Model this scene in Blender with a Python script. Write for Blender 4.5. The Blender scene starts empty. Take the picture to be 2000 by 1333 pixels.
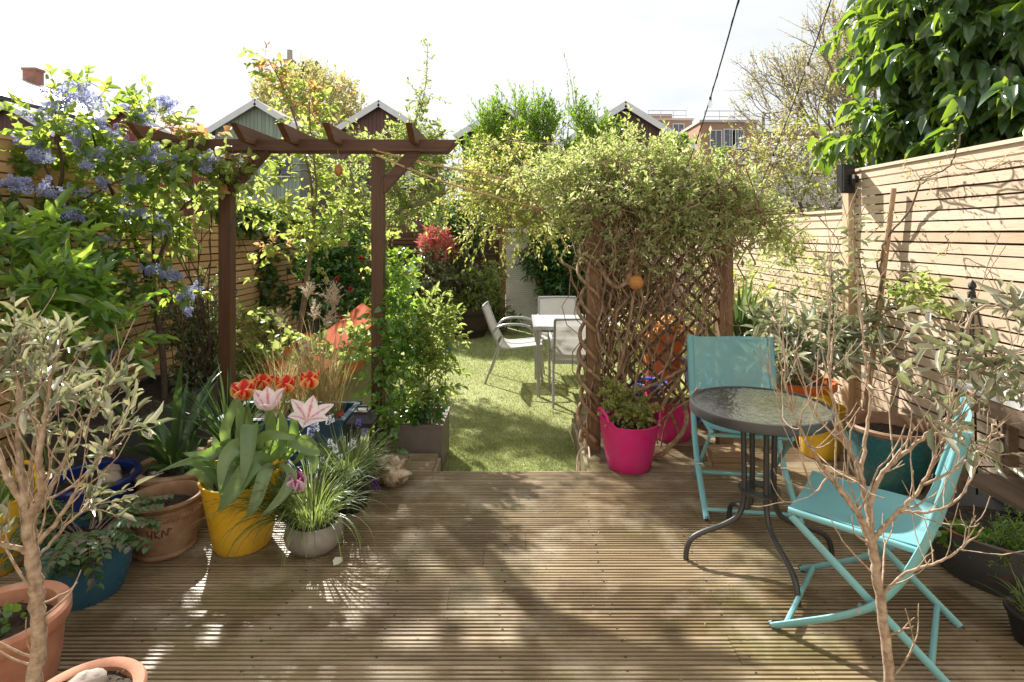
import bpy, math, random
import numpy as np
from mathutils import Vector, noise

sc = bpy.context.scene
col = sc.collection
R = math.radians

# ---------------------------------------------------------------- camera, world, sun, exposure
EYE, FPX, VX, VY = 1.5, 1120.0, 1010.0, 457.0      # eye height, focal length in pixels of a 2000 px wide frame, vanishing point
cam = bpy.data.cameras.new("camera")
cam.sensor_width = 36.0
cam.lens = FPX / 2000 * 36
cam.shift_x = -(VX - 1000) / 2000
cam.shift_y = -(666.5 - VY) / 2000
cam.clip_start = 0.05
cam.clip_end = 1500
camo = bpy.data.objects.new("camera", cam)
camo.location = (0, 0, EYE)
camo.rotation_euler = (R(90), 0, 0)
col.objects.link(camo)
sc.camera = camo

SUN = Vector((0.51, -0.86, -0.86)).normalized()     # direction the light travels
EL = math.asin(-SUN.z)
world = bpy.data.worlds.new("World")
sc.world = world
world.use_nodes = True
wn, wl = world.node_tree.nodes, world.node_tree.links
wn.clear()
wo = wn.new("ShaderNodeOutputWorld")
bg = wn.new("ShaderNodeBackground")
sky = wn.new("ShaderNodeTexSky")
sky.sky_type = 'NISHITA'
sky.sun_disc = False
sky.sun_elevation = EL
sky.sun_rotation = math.atan2(-SUN.x, -SUN.y) % (2 * math.pi)
sky.air_density = 1.0
sky.dust_density = 2.0
tc = wn.new("ShaderNodeTexCoord")
mp = wn.new("ShaderNodeMapping")
mp.inputs['Scale'].default_value = (1.0, 1.0, 2.4)
nz = wn.new("ShaderNodeTexNoise")
nz.inputs['Scale'].default_value = 2.6
nz.inputs['Detail'].default_value = 5
nz.inputs['Roughness'].default_value = 0.55
rp = wn.new("ShaderNodeValToRGB")                   # cloud brightness, grey smudges to bright veil
rp.color_ramp.elements[0].position = 0.36
rp.color_ramp.elements[0].color = (3.25, 3.33, 3.42, 1)
rp.color_ramp.elements[1].position = 0.62
rp.color_ramp.elements[1].color = (4.15, 4.15, 4.12, 1)
mx = wn.new("ShaderNodeMix")
mx.data_type = 'RGBA'
mx.inputs['Factor'].default_value = 0.92            # thin bright cloud over most of the blue
wl.new(tc.outputs['Generated'], mp.inputs['Vector'])
wl.new(mp.outputs['Vector'], nz.inputs['Vector'])
wl.new(nz.outputs['Fac'], rp.inputs['Fac'])
wl.new(sky.outputs['Color'], mx.inputs['A'])
wl.new(rp.outputs['Color'], mx.inputs['B'])
wl.new(mx.outputs['Result'], bg.inputs['Color'])
bg.inputs['Strength'].default_value = 0.10
wl.new(bg.outputs['Background'], wo.inputs['Surface'])

sl = bpy.data.lights.new("sun", 'SUN')
sl.energy = 4.7
sl.angle = R(1.1)
sl.color = (1.0, 0.95, 0.87)
so = bpy.data.objects.new("sun", sl)
so.rotation_euler = SUN.to_track_quat('-Z', 'Y').to_euler()
so.location = (-8, 8, 12)
col.objects.link(so)

sc.view_settings.view_transform = 'Standard'
sc.view_settings.look = 'None'
sc.view_settings.gamma = 1.0
sc.view_settings.exposure = 1.42
try:
    sc.cycles.max_bounces = 8
    sc.cycles.transparent_max_bounces = 12
    sc.cycles.use_denoising = True
except Exception:
    pass


# ---------------------------------------------------------------- helpers
def P(px, py, Y):
    """The point at distance Y that a pixel of the 2000 px wide frame looks at."""
    return Vector(((px - VX) / FPX * Y, Y, EYE - (py - VY) / FPX * Y))


def nrm(a):
    return a / np.maximum(np.linalg.norm(a, axis=-1, keepdims=True), 1e-9)


class MB:
    """Collects vertices and faces; build() links them as one mesh object."""
    def __init__(s):
        s.v, s.f, s.n, s.uv = [], [], 0, []

    def add(s, V, F, uv=None):
        V = np.asarray(V, dtype=np.float64).reshape(-1, 3)
        if not isinstance(F, list):
            F = [F]
        for f in F:
            f = np.asarray(f, dtype=np.int64)
            if f.size:
                s.f.append(f + s.n)
        s.v.append(V)
        s.uv.append(np.zeros((len(V), 2)) if uv is None else np.asarray(uv, dtype=np.float64))
        s.n += len(V)
        return s

    def box(s, c, d, rz=0.0, M=None):
        x, y, z = d[0] / 2, d[1] / 2, d[2] / 2
        V = np.array([(-x, -y, -z), (x, -y, -z), (x, y, -z), (-x, y, -z), (-x, -y, z), (x, -y, z), (x, y, z), (-x, y, z)])
        if M is not None:
            V = V @ np.array(M).T
        elif rz:
            c_, s_ = math.cos(rz), math.sin(rz)
            V = V @ np.array([[c_, -s_, 0], [s_, c_, 0], [0, 0, 1]]).T
        return s.add(V + np.array(c), np.array([(0, 3, 2, 1), (4, 5, 6, 7), (0, 1, 5, 4), (1, 2, 6, 5), (2, 3, 7, 6), (3, 0, 4, 7)]))

    def bar(s, a, b, w, h, up=(0, 0, 1)):
        """A rectangular bar from a to b, w across, h along up."""
        a, b = Vector(a), Vector(b)
        d = b - a
        L = d.length
        d.normalize()
        u = Vector(up)
        l = d.cross(u)
        if l.length < 1e-5:
            l = d.cross(Vector((1, 0, 0)))
        l.normalize()
        u = l.cross(d)
        M = np.array([[d.x, l.x, u.x], [d.y, l.y, u.y], [d.z, l.z, u.z]])
        return s.box((a + b) / 2, (L, w, h), M=M)

    def tube(s, pts, r, n=8, cap=True, flat=1.0, closed=False):
        P_ = np.array([tuple(p) for p in pts], dtype=float)
        k = len(P_)
        r = np.broadcast_to(np.asarray(r, dtype=float), (k,))
        if closed:
            T = nrm(np.roll(P_, -1, 0) - np.roll(P_, 1, 0))
        else:
            T = nrm(np.gradient(P_, axis=0))
        ref = np.array((0, 0, 1.0)) if abs(T[0][2]) < 0.9 else np.array((1.0, 0, 0))
        U = np.zeros_like(P_)
        u = nrm(np.cross(T[0], ref))
        for i in range(k):
            u = nrm(u - T[i] * np.dot(u, T[i]))
            U[i] = u
        W = np.cross(T, U)
        a = np.arange(n) / n * 2 * math.pi
        V = P_[:, None] + r[:, None, None] * (np.cos(a)[None, :, None] * U[:, None] + flat * np.sin(a)[None, :, None] * W[:, None])
        i, j = np.meshgrid(np.arange(k if closed else k - 1), np.arange(n), indexing='ij')
        i2 = (i + 1) % k
        F = np.stack([i * n + j, i * n + (j + 1) % n, i2 * n + (j + 1) % n, i2 * n + j], -1).reshape(-1, 4)
        Fs = [F]
        if cap and not closed:
            Fs += [np.arange(n)[::-1][None], ((k - 1) * n + np.arange(n))[None]]
        return s.add(V.reshape(-1, 3), Fs)

    def sweep(s, Pn, Rn, n=4):
        """Many curves at once: Pn (m,k,3), Rn (m,k)."""
        m, k, _ = Pn.shape
        if m == 0:
            return s
        T = nrm(np.gradient(Pn, axis=1))
        ref = np.array((0.31, 0.87, 0.13))
        U = nrm(np.cross(T, ref))
        W = np.cross(T, U)
        a = np.arange(n) / n * 2 * math.pi
        V = Pn[:, :, None] + Rn[:, :, None, None] * (np.cos(a)[None, None, :, None] * U[:, :, None] + np.sin(a)[None, None, :, None] * W[:, :, None])
        b, i, j = np.meshgrid(np.arange(m), np.arange(k - 1), np.arange(n), indexing='ij')
        o = b * k * n
        F = np.stack([o + i * n + j, o + i * n + (j + 1) % n, o + (i + 1) * n + (j + 1) % n, o + (i + 1) * n + j], -1).reshape(-1, 4)
        return s.add(V.reshape(-1, 3), F)

    def lathe(s, c, prof, n=40, sx=1.0, sy=1.0, wob=None):
        k = len(prof)
        a = np.arange(n) / n * 2 * math.pi
        pr = np.array(prof, dtype=float)
        V = np.zeros((k, n, 3))
        V[..., 0] = c[0] + pr[:, :1] * np.cos(a) * sx
        V[..., 1] = c[1] + pr[:, :1] * np.sin(a) * sy
        V[..., 2] = c[2] + pr[:, 1:2]
        if wob is not None:
            V[..., 2] += wob(a)[None, :] * np.clip((pr[:, 1:2] / max(pr[:, 1].max(), 1e-6) - 0.75) * 4, 0, 1)
        i, j = np.meshgrid(np.arange(k - 1), np.arange(n), indexing='ij')
        F = np.stack([i * n + j, i * n + (j + 1) % n, (i + 1) * n + (j + 1) % n, (i + 1) * n + j], -1).reshape(-1, 4)
        return s.add(V.reshape(-1, 3), F)

    def grid(s, V):
        """V (a,b,3) surface."""
        a, b, _ = V.shape
        i, j = np.meshgrid(np.arange(a - 1), np.arange(b - 1), indexing='ij')
        F = np.stack([i * b + j, (i + 1) * b + j, (i + 1) * b + j + 1, i * b + j + 1], -1).reshape(-1, 4)
        uu, vv = np.meshgrid(np.linspace(0, 1, a), np.linspace(0, 1, b), indexing='ij')
        return s.add(V.reshape(-1, 3), F, np.stack([uu, vv], -1).reshape(-1, 2))

    def build(s, name, mat, parent=None, smooth=False, loc=None, uv=False):
        V = np.concatenate(s.v) if s.v else np.zeros((0, 3))
        off = np.zeros(3)
        o_loc = None
        if parent is not None:
            q = parent
            while q.parent is not None:
                q = q.parent
            off = np.array(q.location)
        elif loc is not None:
            off = np.array(loc)
            o_loc = loc
        V = V - off
        tot = np.concatenate([np.full(len(f), f.shape[1]) for f in s.f])
        lp = np.concatenate([f.reshape(-1) for f in s.f])
        me = bpy.data.meshes.new(name)
        me.vertices.add(len(V))
        me.vertices.foreach_set('co', V.astype(np.float32).reshape(-1))
        me.loops.add(len(lp))
        me.loops.foreach_set('vertex_index', lp.astype(np.int32))
        me.polygons.add(len(tot))
        st = np.concatenate([[0], np.cumsum(tot)[:-1]])
        me.polygons.foreach_set('loop_start', st.astype(np.int32))
        me.polygons.foreach_set('loop_total', tot.astype(np.int32))
        if uv:
            l = me.uv_layers.new(name='UVMap')
            l.data.foreach_set('uv', np.concatenate(s.uv)[lp].astype(np.float32).reshape(-1))
        me.update(calc_edges=True)
        if not smooth:
            me.shade_flat()
        if mat is not None:
            me.materials.append(mat)
        if smooth and smooth != 'full':
            try:
                me.set_sharp_from_angle(angle=R(40))
            except Exception:
                pass
        o = bpy.data.objects.new(name, me)
        col.objects.link(o)
        if parent is not None:
            o.parent = parent
        elif o_loc is not None:
            o.location = o_loc
        return o


def tag(o, label, cat, group=None):
    o['label'] = label
    o['category'] = cat
    if group:
        o['group'] = group
    return o


def thing(name, label, cat, loc=(0, 0, 0), group=None):
    o = bpy.data.objects.new(name, None)
    o.empty_display_size = 0.1
    o.location = loc
    col.objects.link(o)
    return tag(o, label, cat, group)


def setting(o, kind='structure'):
    o['kind'] = kind
    return o


def dup(root, loc, rotz, label, group=None):
    r = root.copy()
    col.objects.link(r)
    r.location = loc
    r.rotation_euler = (0, 0, rotz)
    r['label'] = label
    if group:
        r['group'] = group
    for ch in list(root.children):
        c = ch.copy()
        col.objects.link(c)
        c.parent = r
        for g in list(ch.children):
            d = g.copy()
            col.objects.link(d)
            d.parent = c
    return r


# ---------------------------------------------------------------- materials
class NT:
    def __init__(s, name):
        s.m = bpy.data.materials.new(name)
        s.m.use_nodes = True
        s.t = s.m.node_tree
        s.t.nodes.clear()
        s.out = s.t.nodes.new('ShaderNodeOutputMaterial')

    def n(s, typ, **kw):
        x = s.t.nodes.new(typ)
        for k, v in kw.items():
            if k in x.inputs:
                x.inputs[k].default_value = v
            else:
                setattr(x, k, v)
        return x

    def l(s, a, b):
        s.t.links.new(a, b)

    def ramp(s, fac, cols, pos=None, interp='LINEAR'):
        r = s.t.nodes.new('ShaderNodeValToRGB')
        e = r.color_ramp.elements
        r.color_ramp.interpolation = interp
        k = len(cols)
        while len(e) < k:
            e.new(0.5)
        for i, c in enumerate(cols):
            e[i].position = pos[i] if pos else i / max(k - 1, 1)
            e[i].color = (*c[:3], 1)
        s.l(fac, r.inputs['Fac'])
        return r.outputs['Color']

    def noise(s, scale, stretch=(1, 1, 1), detail=4, rough=0.6, coord='Object'):
        t = s.n('ShaderNodeTexCoord')
        m = s.n('ShaderNodeMapping')
        m.inputs['Scale'].default_value = stretch
        s.l(t.outputs[coord], m.inputs['Vector'])
        x = s.n('ShaderNodeTexNoise')
        x.inputs['Scale'].default_value = scale
        x.inputs['Detail'].default_value = detail
        x.inputs['Roughness'].default_value = rough
        s.l(m.outputs['Vector'], x.inputs['Vector'])
        return x.outputs['Fac']

    def island(s):
        return s.n('ShaderNodeNewGeometry').outputs['Random Per Island']

    def mix(s, fac, a, b, blend='MIX'):
        x = s.n('ShaderNodeMix')
        x.data_type = 'RGBA'
        x.blend_type = blend
        for sock, v in ((x.inputs['Factor'], fac), (x.inputs['A'], a), (x.inputs['B'], b)):
            if hasattr(v, 'node'):
                s.l(v, sock)
            elif isinstance(v, (int, float)):
                sock.default_value = v
            else:
                sock.default_value = (*v[:3], 1)
        return x.outputs['Result']

    def bump(s, h, strength, dist=0.01):
        b = s.n('ShaderNodeBump')
        b.inputs['Strength'].default_value = strength
        b.inputs['Distance'].default_value = dist
        s.l(h, b.inputs['Height'])
        return b.outputs['Normal']

    def pbr(s, colr, rough=0.6, metal=0.0, spec=0.5, normal=None, **kw):
        p = s.n('ShaderNodeBsdfPrincipled')
        if hasattr(colr, 'node'):
            s.l(colr, p.inputs['Base Color'])
        else:
            p.inputs['Base Color'].default_value = (*colr[:3], 1)
        if hasattr(rough, 'node'):
            s.l(rough, p.inputs['Roughness'])
        else:
            p.inputs['Roughness'].default_value = rough
        p.inputs['Metallic'].default_value = metal
        p.inputs['Specular IOR Level'].default_value = spec
        if normal is not None:
            s.l(normal, p.inputs['Normal'])
        for k, v in kw.items():
            p.inputs[k].default_value = v
        return p

    def done(s, shader):
        s.l(shader.outputs[0], s.out.inputs['Surface'])
        return s.m


def dusty(name, c, dirt, rough=0.42, stretch=(1, 1, 1), amt=0.5, lo=0.55, hi=0.75):
    """Moulded plastic or paint with faded and soiled patches."""
    t = NT(name)
    base = t.mix(t.ramp(t.noise(3.5, (1, 1, 1), 3), [(0, 0, 0), (0.5, 0.5, 0.5)], [0.4, 0.7]), c, [min(1, v * 0.8 + 0.05) for v in c])
    f = t.ramp(t.noise(13, stretch, 6, 0.7), [(0, 0, 0), (amt, amt, amt)], [lo, hi])
    cc = t.mix(f, base, dirt)
    rr = t.ramp(t.noise(9), [(rough * 0.8,) * 3, (min(1, rough * 1.5),) * 3], [0.35, 0.65])
    return t.done(t.pbr(cc, rr, 0, 0.4, t.bump(t.noise(110), 0.06, 0.002)))


def noisy(name, cols, scale=8, rough=0.7, bump=0.2, stretch=(1, 1, 1), spec=0.4, metal=0.0, fine=60, dist=0.004, pos=None):
    t = NT(name)
    f = t.noise(scale, stretch)
    c = t.ramp(f, cols, pos or [0.3 + 0.4 * i / max(len(cols) - 1, 1) for i in range(len(cols))])
    nb = t.noise(fine, stretch)
    return t.done(t.pbr(c, rough, metal, spec, t.bump(nb, bump, dist)))


def wood(name, cols, along='X', rough=0.75, fine=1.0, stain=None, knots=True, grain=0.75, patch=0.55):
    """Boards: a tone for each board (mesh island), grain along the board, knots, optional stain patches."""
    st = {'X': (0.6, 14, 14), 'Y': (14, 0.6, 14), 'Z': (14, 14, 0.6)}[along]
    st = tuple(v * fine for v in st)
    t = NT(name)
    base = t.ramp(t.island(), cols)
    g = t.noise(5, st, 6, 0.7)
    c = t.mix(grain, base, t.ramp(g, [(0.45, 0.40, 0.36), (1.0, 1.0, 1.0), (1.12, 1.1, 1.05)], [0.3, 0.55, 0.8]), 'MULTIPLY')
    big = t.noise(1.3, (1, 1, 1), 3)
    c = t.mix(patch, c, t.ramp(big, [(0.62, 0.58, 0.54), (1.05, 1.05, 1.05)], [0.35, 0.62]), 'MULTIPLY')
    if knots:
        tcn = t.n('ShaderNodeTexCoord')
        m = t.n('ShaderNodeMapping')
        ks = {'X': (2.2, 9, 9), 'Y': (9, 2.2, 9), 'Z': (9, 9, 2.2)}[along]
        m.inputs['Scale'].default_value = ks
        t.l(tcn.outputs['Object'], m.inputs['Vector'])
        v = t.n('ShaderNodeTexVoronoi')
        v.inputs['Scale'].default_value = 0.9
        t.l(m.outputs['Vector'], v.inputs['Vector'])
        k = t.ramp(v.outputs['Distance'], [(0.35, 0.22, 0.13), (1, 1, 1)], [0.03, 0.10])
        c = t.mix(0.8, c, k, 'MULTIPLY')
    if stain:
        for colr, sc_, lo, hi, amt in stain:
            f = t.ramp(t.noise(sc_, (1, 1, 1), 5), [(0, 0, 0), (amt, amt, amt)], [lo, hi])
            c = t.mix(f, c, colr)
    nb = t.bump(g, 0.35, 0.003)
    return t.done(t.pbr(c, rough, 0, 0.35, nb))


def leafmat(name, cols, trans_cols, trans=0.45, rough=0.45, spec=0.4):
    """Leaves: a tone for each leaf (mesh island), light passes through the blade."""
    t = NT(name)
    r = t.island()
    c = t.ramp(r, cols)
    tcx = t.ramp(r, trans_cols)
    p = t.pbr(c, rough, 0, spec)
    d = t.n('ShaderNodeBsdfTranslucent')
    t.l(tcx, d.inputs['Color'])
    mxs = t.n('ShaderNodeMixShader')
    mxs.inputs[0].default_value = trans
    t.l(p.outputs[0], mxs.inputs[1])
    t.l(d.outputs[0], mxs.inputs[2])
    return t.done(mxs)


def plain(name, c, rough=0.5, metal=0.0, spec=0.5, **kw):
    t = NT(name)
    f = t.noise(14, (1, 1, 1), 4)
    cc = t.mix(0.35, c, t.ramp(f, [(0.7, 0.7, 0.7), (1.08, 1.08, 1.08)], [0.35, 0.65]), 'MULTIPLY')
    return t.done(t.pbr(cc, rough, metal, spec, t.bump(t.noise(90), 0.05, 0.002), **kw))


def brick(name, c1, c2, mortar, scale=4.5, rough=0.85, bw=0.5, rh=0.17, msize=0.015, bmp=0.4):
    t = NT(name)
    tcn = t.n('ShaderNodeTexCoord')
    sp = t.n('ShaderNodeSeparateXYZ')
    t.l(tcn.outputs['Object'], sp.inputs[0])
    ad = t.n('ShaderNodeMath', operation='ADD')
    t.l(sp.outputs['X'], ad.inputs[0])
    t.l(sp.outputs['Y'], ad.inputs[1])
    cb = t.n('ShaderNodeCombineXYZ')
    t.l(ad.outputs[0], cb.inputs['X'])
    t.l(sp.outputs['Z'], cb.inputs['Y'])
    b = t.n('ShaderNodeTexBrick')
    b.inputs['Color1'].default_value = (*c1, 1)
    b.inputs['Color2'].default_value = (*c2, 1)
    b.inputs['Mortar'].default_value = (*mortar, 1)
    b.inputs['Scale'].default_value = scale
    b.inputs['Mortar Size'].default_value = msize
    b.inputs['Brick Width'].default_value = bw
    b.inputs['Row Height'].default_value = rh
    t.l(cb.outputs[0], b.inputs['Vector'])
    c = t.mix(0.5, b.outputs['Color'], t.ramp(t.noise(3), [(0.7, 0.7, 0.7), (1.1, 1.1, 1.1)], [0.3, 0.7]), 'MULTIPLY')
    return t.done(t.pbr(c, rough, 0, 0.2, t.bump(b.outputs['Fac'], -bmp, 0.01)))


def cladding(name, c, pitch=0.16, dark=0.45):
    """Vertical boards with a dark gap, for walls that face along Y or X."""
    t = NT(name)
    tcn = t.n('ShaderNodeTexCoord')
    sp = t.n('ShaderNodeSeparateXYZ')
    t.l(tcn.outputs['Object'], sp.inputs[0])
    ad = t.n('ShaderNodeMath', operation='ADD')
    t.l(sp.outputs['X'], ad.inputs[0])
    t.l(sp.outputs['Y'], ad.inputs[1])
    dv = t.n('ShaderNodeMath', operation='DIVIDE')
    t.l(ad.outputs[0], dv.inputs[0])
    dv.inputs[1].default_value = pitch
    fr = t.n('ShaderNodeMath', operation='FRACT')
    t.l(dv.outputs[0], fr.inputs[0])
    g = t.ramp(fr.outputs[0], [(dark, dark, dark), (1, 1, 1), (1, 1, 1), (0.8, 0.8, 0.8)], [0.06, 0.13, 0.9, 1.0])
    fl = t.n('ShaderNodeMath', operation='FLOOR')
    t.l(dv.outputs[0], fl.inputs[0])
    wnz = t.n('ShaderNodeTexWhiteNoise', noise_dimensions='1D')
    t.l(fl.outputs[0], wnz.inputs['W'])
    tone = t.ramp(wnz.outputs['Value'], [(0.82, 0.82, 0.82), (1.08, 1.08, 1.08)])
    cc = t.mix(1.0, t.mix(1.0, c, g, 'MULTIPLY'), tone, 'MULTIPLY')
    cc = t.mix(0.6, cc, t.ramp(t.noise(1.2, (6, 6, 0.5)), [(0.72, 0.72, 0.72), (1.05, 1.05, 1.05)], [0.3, 0.65]), 'MULTIPLY')
    return t.done(t.pbr(cc, 0.8, 0, 0.25, t.bump(g, 0.4, 0.02)))


# ---------------------------------------------------------------- leaves, twigs, branches
TEMPL = {}
def _tm():
    def full(w1, w2, s1=0.3, s2=0.65, fold=0.16, curl=0.10):
        v = [(0, 0, 0), (s1, -w1, fold * w1), (s1, 0, -0.02), (s1, w1, fold * w1), (s2, -w2, fold * w2 - curl * 0.4), (s2, 0, -curl * 0.42), (s2, w2, fold * w2 - curl * 0.4), (1, 0, -curl)]
        return np.array(v, float), [np.array([(0, 1, 2), (0, 2, 3), (4, 7, 5), (5, 7, 6)]), np.array([(1, 4, 5, 2), (2, 5, 6, 3)])]
    TEMPL['ovate'] = full(0.5, 0.36, 0.3, 0.68, 0.3, 0.16)
    TEMPL['lance'] = full(0.5, 0.42, 0.3, 0.7, 0.35, 0.14)
    TEMPL['round'] = full(0.42, 0.5, 0.25, 0.62, 0.25, 0.08)
    TEMPL['droop'] = full(0.46, 0.40, 0.3, 0.68, 0.3, 0.30)
    TEMPL['diamond'] = (np.array([(0, 0, 0), (0.45, -0.5, 0.1), (0.45, 0.5, 0.1), (1, 0, -0.06)], float), [np.array([(0, 1, 3), (0, 3, 2)])])
    TEMPL['ivy'] = (np.array([(0, 0, 0), (0.12, -0.45, 0.03), (0.45, -0.3, 0.08), (0.5, -0.55, 0.0), (1, 0, -0.1), (0.5, 0.55, 0.0), (0.45, 0.3, 0.08), (0.12, 0.45, 0.03), (0.45, 0, -0.02)], float),
                    [np.array([(0, 1, 8), (1, 2, 8), (2, 3, 8), (3, 4, 8), (8, 4, 5), (8, 5, 6), (8, 6, 7), (8, 7, 0)])])
_tm()


def leaves(mb, pos, d, up, L, W, tmpl='ovate'):
    """pos, d, up (n,3); L, W (n,)."""
    n = len(pos)
    if n == 0:
        return
    d = nrm(d)
    side = nrm(np.cross(d, up))
    u = np.cross(side, d)
    T, F = TEMPL[tmpl]
    k = len(T)
    V = pos[:, None] + T[None, :, 0, None] * L[:, None, None] * d[:, None] + T[None, :, 1, None] * W[:, None, None] * side[:, None] + T[None, :, 2, None] * L[:, None, None] * u[:, None]
    o = (np.arange(n) * k)[:, None, None]
    mb.add(V.reshape(-1, 3), [(f[None] + o).reshape(-1, f.shape[1]) for f in F])


def rnd_dir(g, n):
    return nrm(g.normal(size=(n, 3)))


def twig_leaves(g, lm, sm, A, D, L, per, ll, lw, tmpl='ovate', droop=0.15, ldroop=0.25, ang=55, r=0.002, start=0.15, k=4, pair=False, upn=0.6, twist=0.5, fine_stem=True, lsd=0.25):
    """Twigs from anchors A along D (n,3), length L (n,), each carrying `per` leaves."""
    n = len(A)
    if n == 0:
        return
    t = np.linspace(0, 1, k)
    bend = g.normal(size=(n, 3)) * 0.12
    def at(tt):
        return A[:, None] + D[:, None] * (L[:, None, None] * tt[..., None]) + bend[:, None] * (L[:, None, None] * (tt ** 2)[..., None]) + np.array((0, 0, -1.0)) * (droop * L[:, None] * tt ** 2)[..., None]
    if fine_stem and sm is not None:
        Pn = at(np.broadcast_to(t, (n, k)))
        sm.sweep(Pn, np.broadcast_to(r * (1.15 - 0.75 * t), (n, k)), 3)
    tl = start + (1 - start) * (np.arange(per) + 0.5) / per
    tl = np.clip(tl[None] + g.normal(size=(n, per)) * 0.04, 0.02, 1.0)
    pos = at(tl)
    e1 = nrm(np.cross(D, np.array((0.2, 0.1, 1.0))))
    e2 = np.cross(D, e1)
    ph = g.uniform(0, 6.28, (n, 1)) + (np.arange(per)[None] * (math.pi / 2 if pair else 2.4)) + (np.where(np.arange(per) % 2, math.pi / 2, 0)[None] if pair else 0)
    a = R(ang) * (1 - 0.45 * tl)
    rad = np.cos(ph)[..., None] * e1[:, None] + np.sin(ph)[..., None] * e2[:, None]
    ld = np.cos(a)[..., None] * D[:, None] + np.sin(a)[..., None] * rad + g.normal(size=(n, per, 3)) * 0.18
    ld[..., 2] -= ldroop
    up = np.array((0, 0, upn)) + g.normal(size=(n, per, 3)) * twist
    sz = np.clip(1 + g.normal(size=(n, per)) * lsd, 0.4, 1.7)
    leaves(lm, pos.reshape(-1, 3), ld.reshape(-1, 3), up.reshape(-1, 3), (ll * sz).reshape(-1), (lw * sz).reshape(-1), tmpl)


def blob_foliage(g, lm, sm, blobs, tl=0.2, per=8, ll=0.05, lw=0.025, tmpl='ovate', out=0.7, up=0.3, rnd=0.6, gap=0.0, gapsc=2.5, fill=2.2, **kw):
    """blobs: (centre, (rx, ry, rz), twig count). Twigs start inside each blob and grow outwards; noise leaves gaps."""
    for c, r, n in blobs:
        c = np.array(tuple(c))
        if isinstance(r, (int, float)):
            r = (r, r, r)
        d = rnd_dir(g, n)
        q = g.uniform(0, 1, (n, 1)) ** (1 / fill)
        A = c + d * np.array(r) * q * 0.9
        if gap:
            keep = np.array([noise.noise(Vector(tuple(p * gapsc))) > -0.35 + gap * 0.5 for p in A])
            A, d = A[keep], d[keep]
        D = nrm(out * d * (0.3 + q[:len(d)]) + np.array((0, 0, up)) + rnd * g.normal(size=d.shape))
        L = tl * g.uniform(0.6, 1.3, len(A))
        twig_leaves(g, lm, sm, A, D, L, per, ll, lw, tmpl, **kw)


def wig(g, a, b, k=8, amp=0.05, sag=0.0):
    """A wandering path from a to b."""
    a, b = np.array(tuple(a), float), np.array(tuple(b), float)
    t = np.linspace(0, 1, k)
    p = a + (b - a) * t[:, None]
    w = np.cumsum(g.normal(size=(k, 3)), 0)
    w = w - w[0] - (w[-1] - w[0]) * t[:, None]
    p = p + w * amp / math.sqrt(k)
    p[:, 2] -= sag * 4 * t * (1 - t)
    return p


def spline(pts, k=6):
    """Catmull-Rom through points; pts (n,3+) any extra columns too."""
    p = np.array([tuple(q) for q in pts], float)
    q = np.vstack([2 * p[0] - p[1], p, 2 * p[-1] - p[-2]])
    out = []
    for i in range(1, len(q) - 2):
        for t in np.linspace(0, 1, k, endpoint=False):
            out.append(0.5 * ((2 * q[i]) + (-q[i - 1] + q[i + 1]) * t + (2 * q[i - 1] - 5 * q[i] + 4 * q[i + 1] - q[i + 2]) * t * t + (-q[i - 1] + 3 * q[i] - 3 * q[i + 1] + q[i + 2]) * t ** 3))
    out.append(q[-2])
    return np.array(out)


def grow(g, mb, p, d, L, r, depth, tips, split=(2, 3), ang=35, shrink=0.72, rshrink=0.62, upb=0.1, jit=0.16, seg=4, side=0.0, minr=0.0015, sides=6):
    """A branching limb; collects the ends and the outer shoots as (position, direction)."""
    p, d = np.array(p, float), np.array(d, float)
    pts = [p.copy()]
    for i in range(seg):
        d = nrm(d + g.normal(size=3) * jit + np.array((0, 0, upb)))
        p = p + d * L / seg
        pts.append(p.copy())
        if side and depth <= 2 and g.random() < side:
            tips.append((p.copy(), nrm(d + g.normal(size=3) * 0.8), r))
    r1 = max(r * rshrink * 1.15, minr)
    mb.tube(pts, np.linspace(r, r1, seg + 1), sides if depth > 1 else max(3, sides - 2), cap=False)
    if depth <= 0:
        tips.append((p, d, r1))
        return
    m = g.integers(split[0], split[1] + 1)
    ph = g.uniform(0, 6.28)
    e1 = nrm(np.cross(d, np.array((0.13, 0.2, 1.0)) + 1e-3))
    e2 = np.cross(d, e1)
    for i in range(m):
        a = R(ang) * g.uniform(0.5, 1.25)
        q = ph + i * 6.283 / m + g.normal() * 0.3
        nd = nrm(d * math.cos(a) + (e1 * math.cos(q) + e2 * math.sin(q)) * math.sin(a))
        grow(g, mb, p, nd, L * shrink * g.uniform(0.75, 1.2), max(r * rshrink * g.uniform(0.85, 1.1), minr), depth - 1, tips, split, ang, shrink, rshrink, upb, jit, seg, side, minr, sides)


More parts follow.
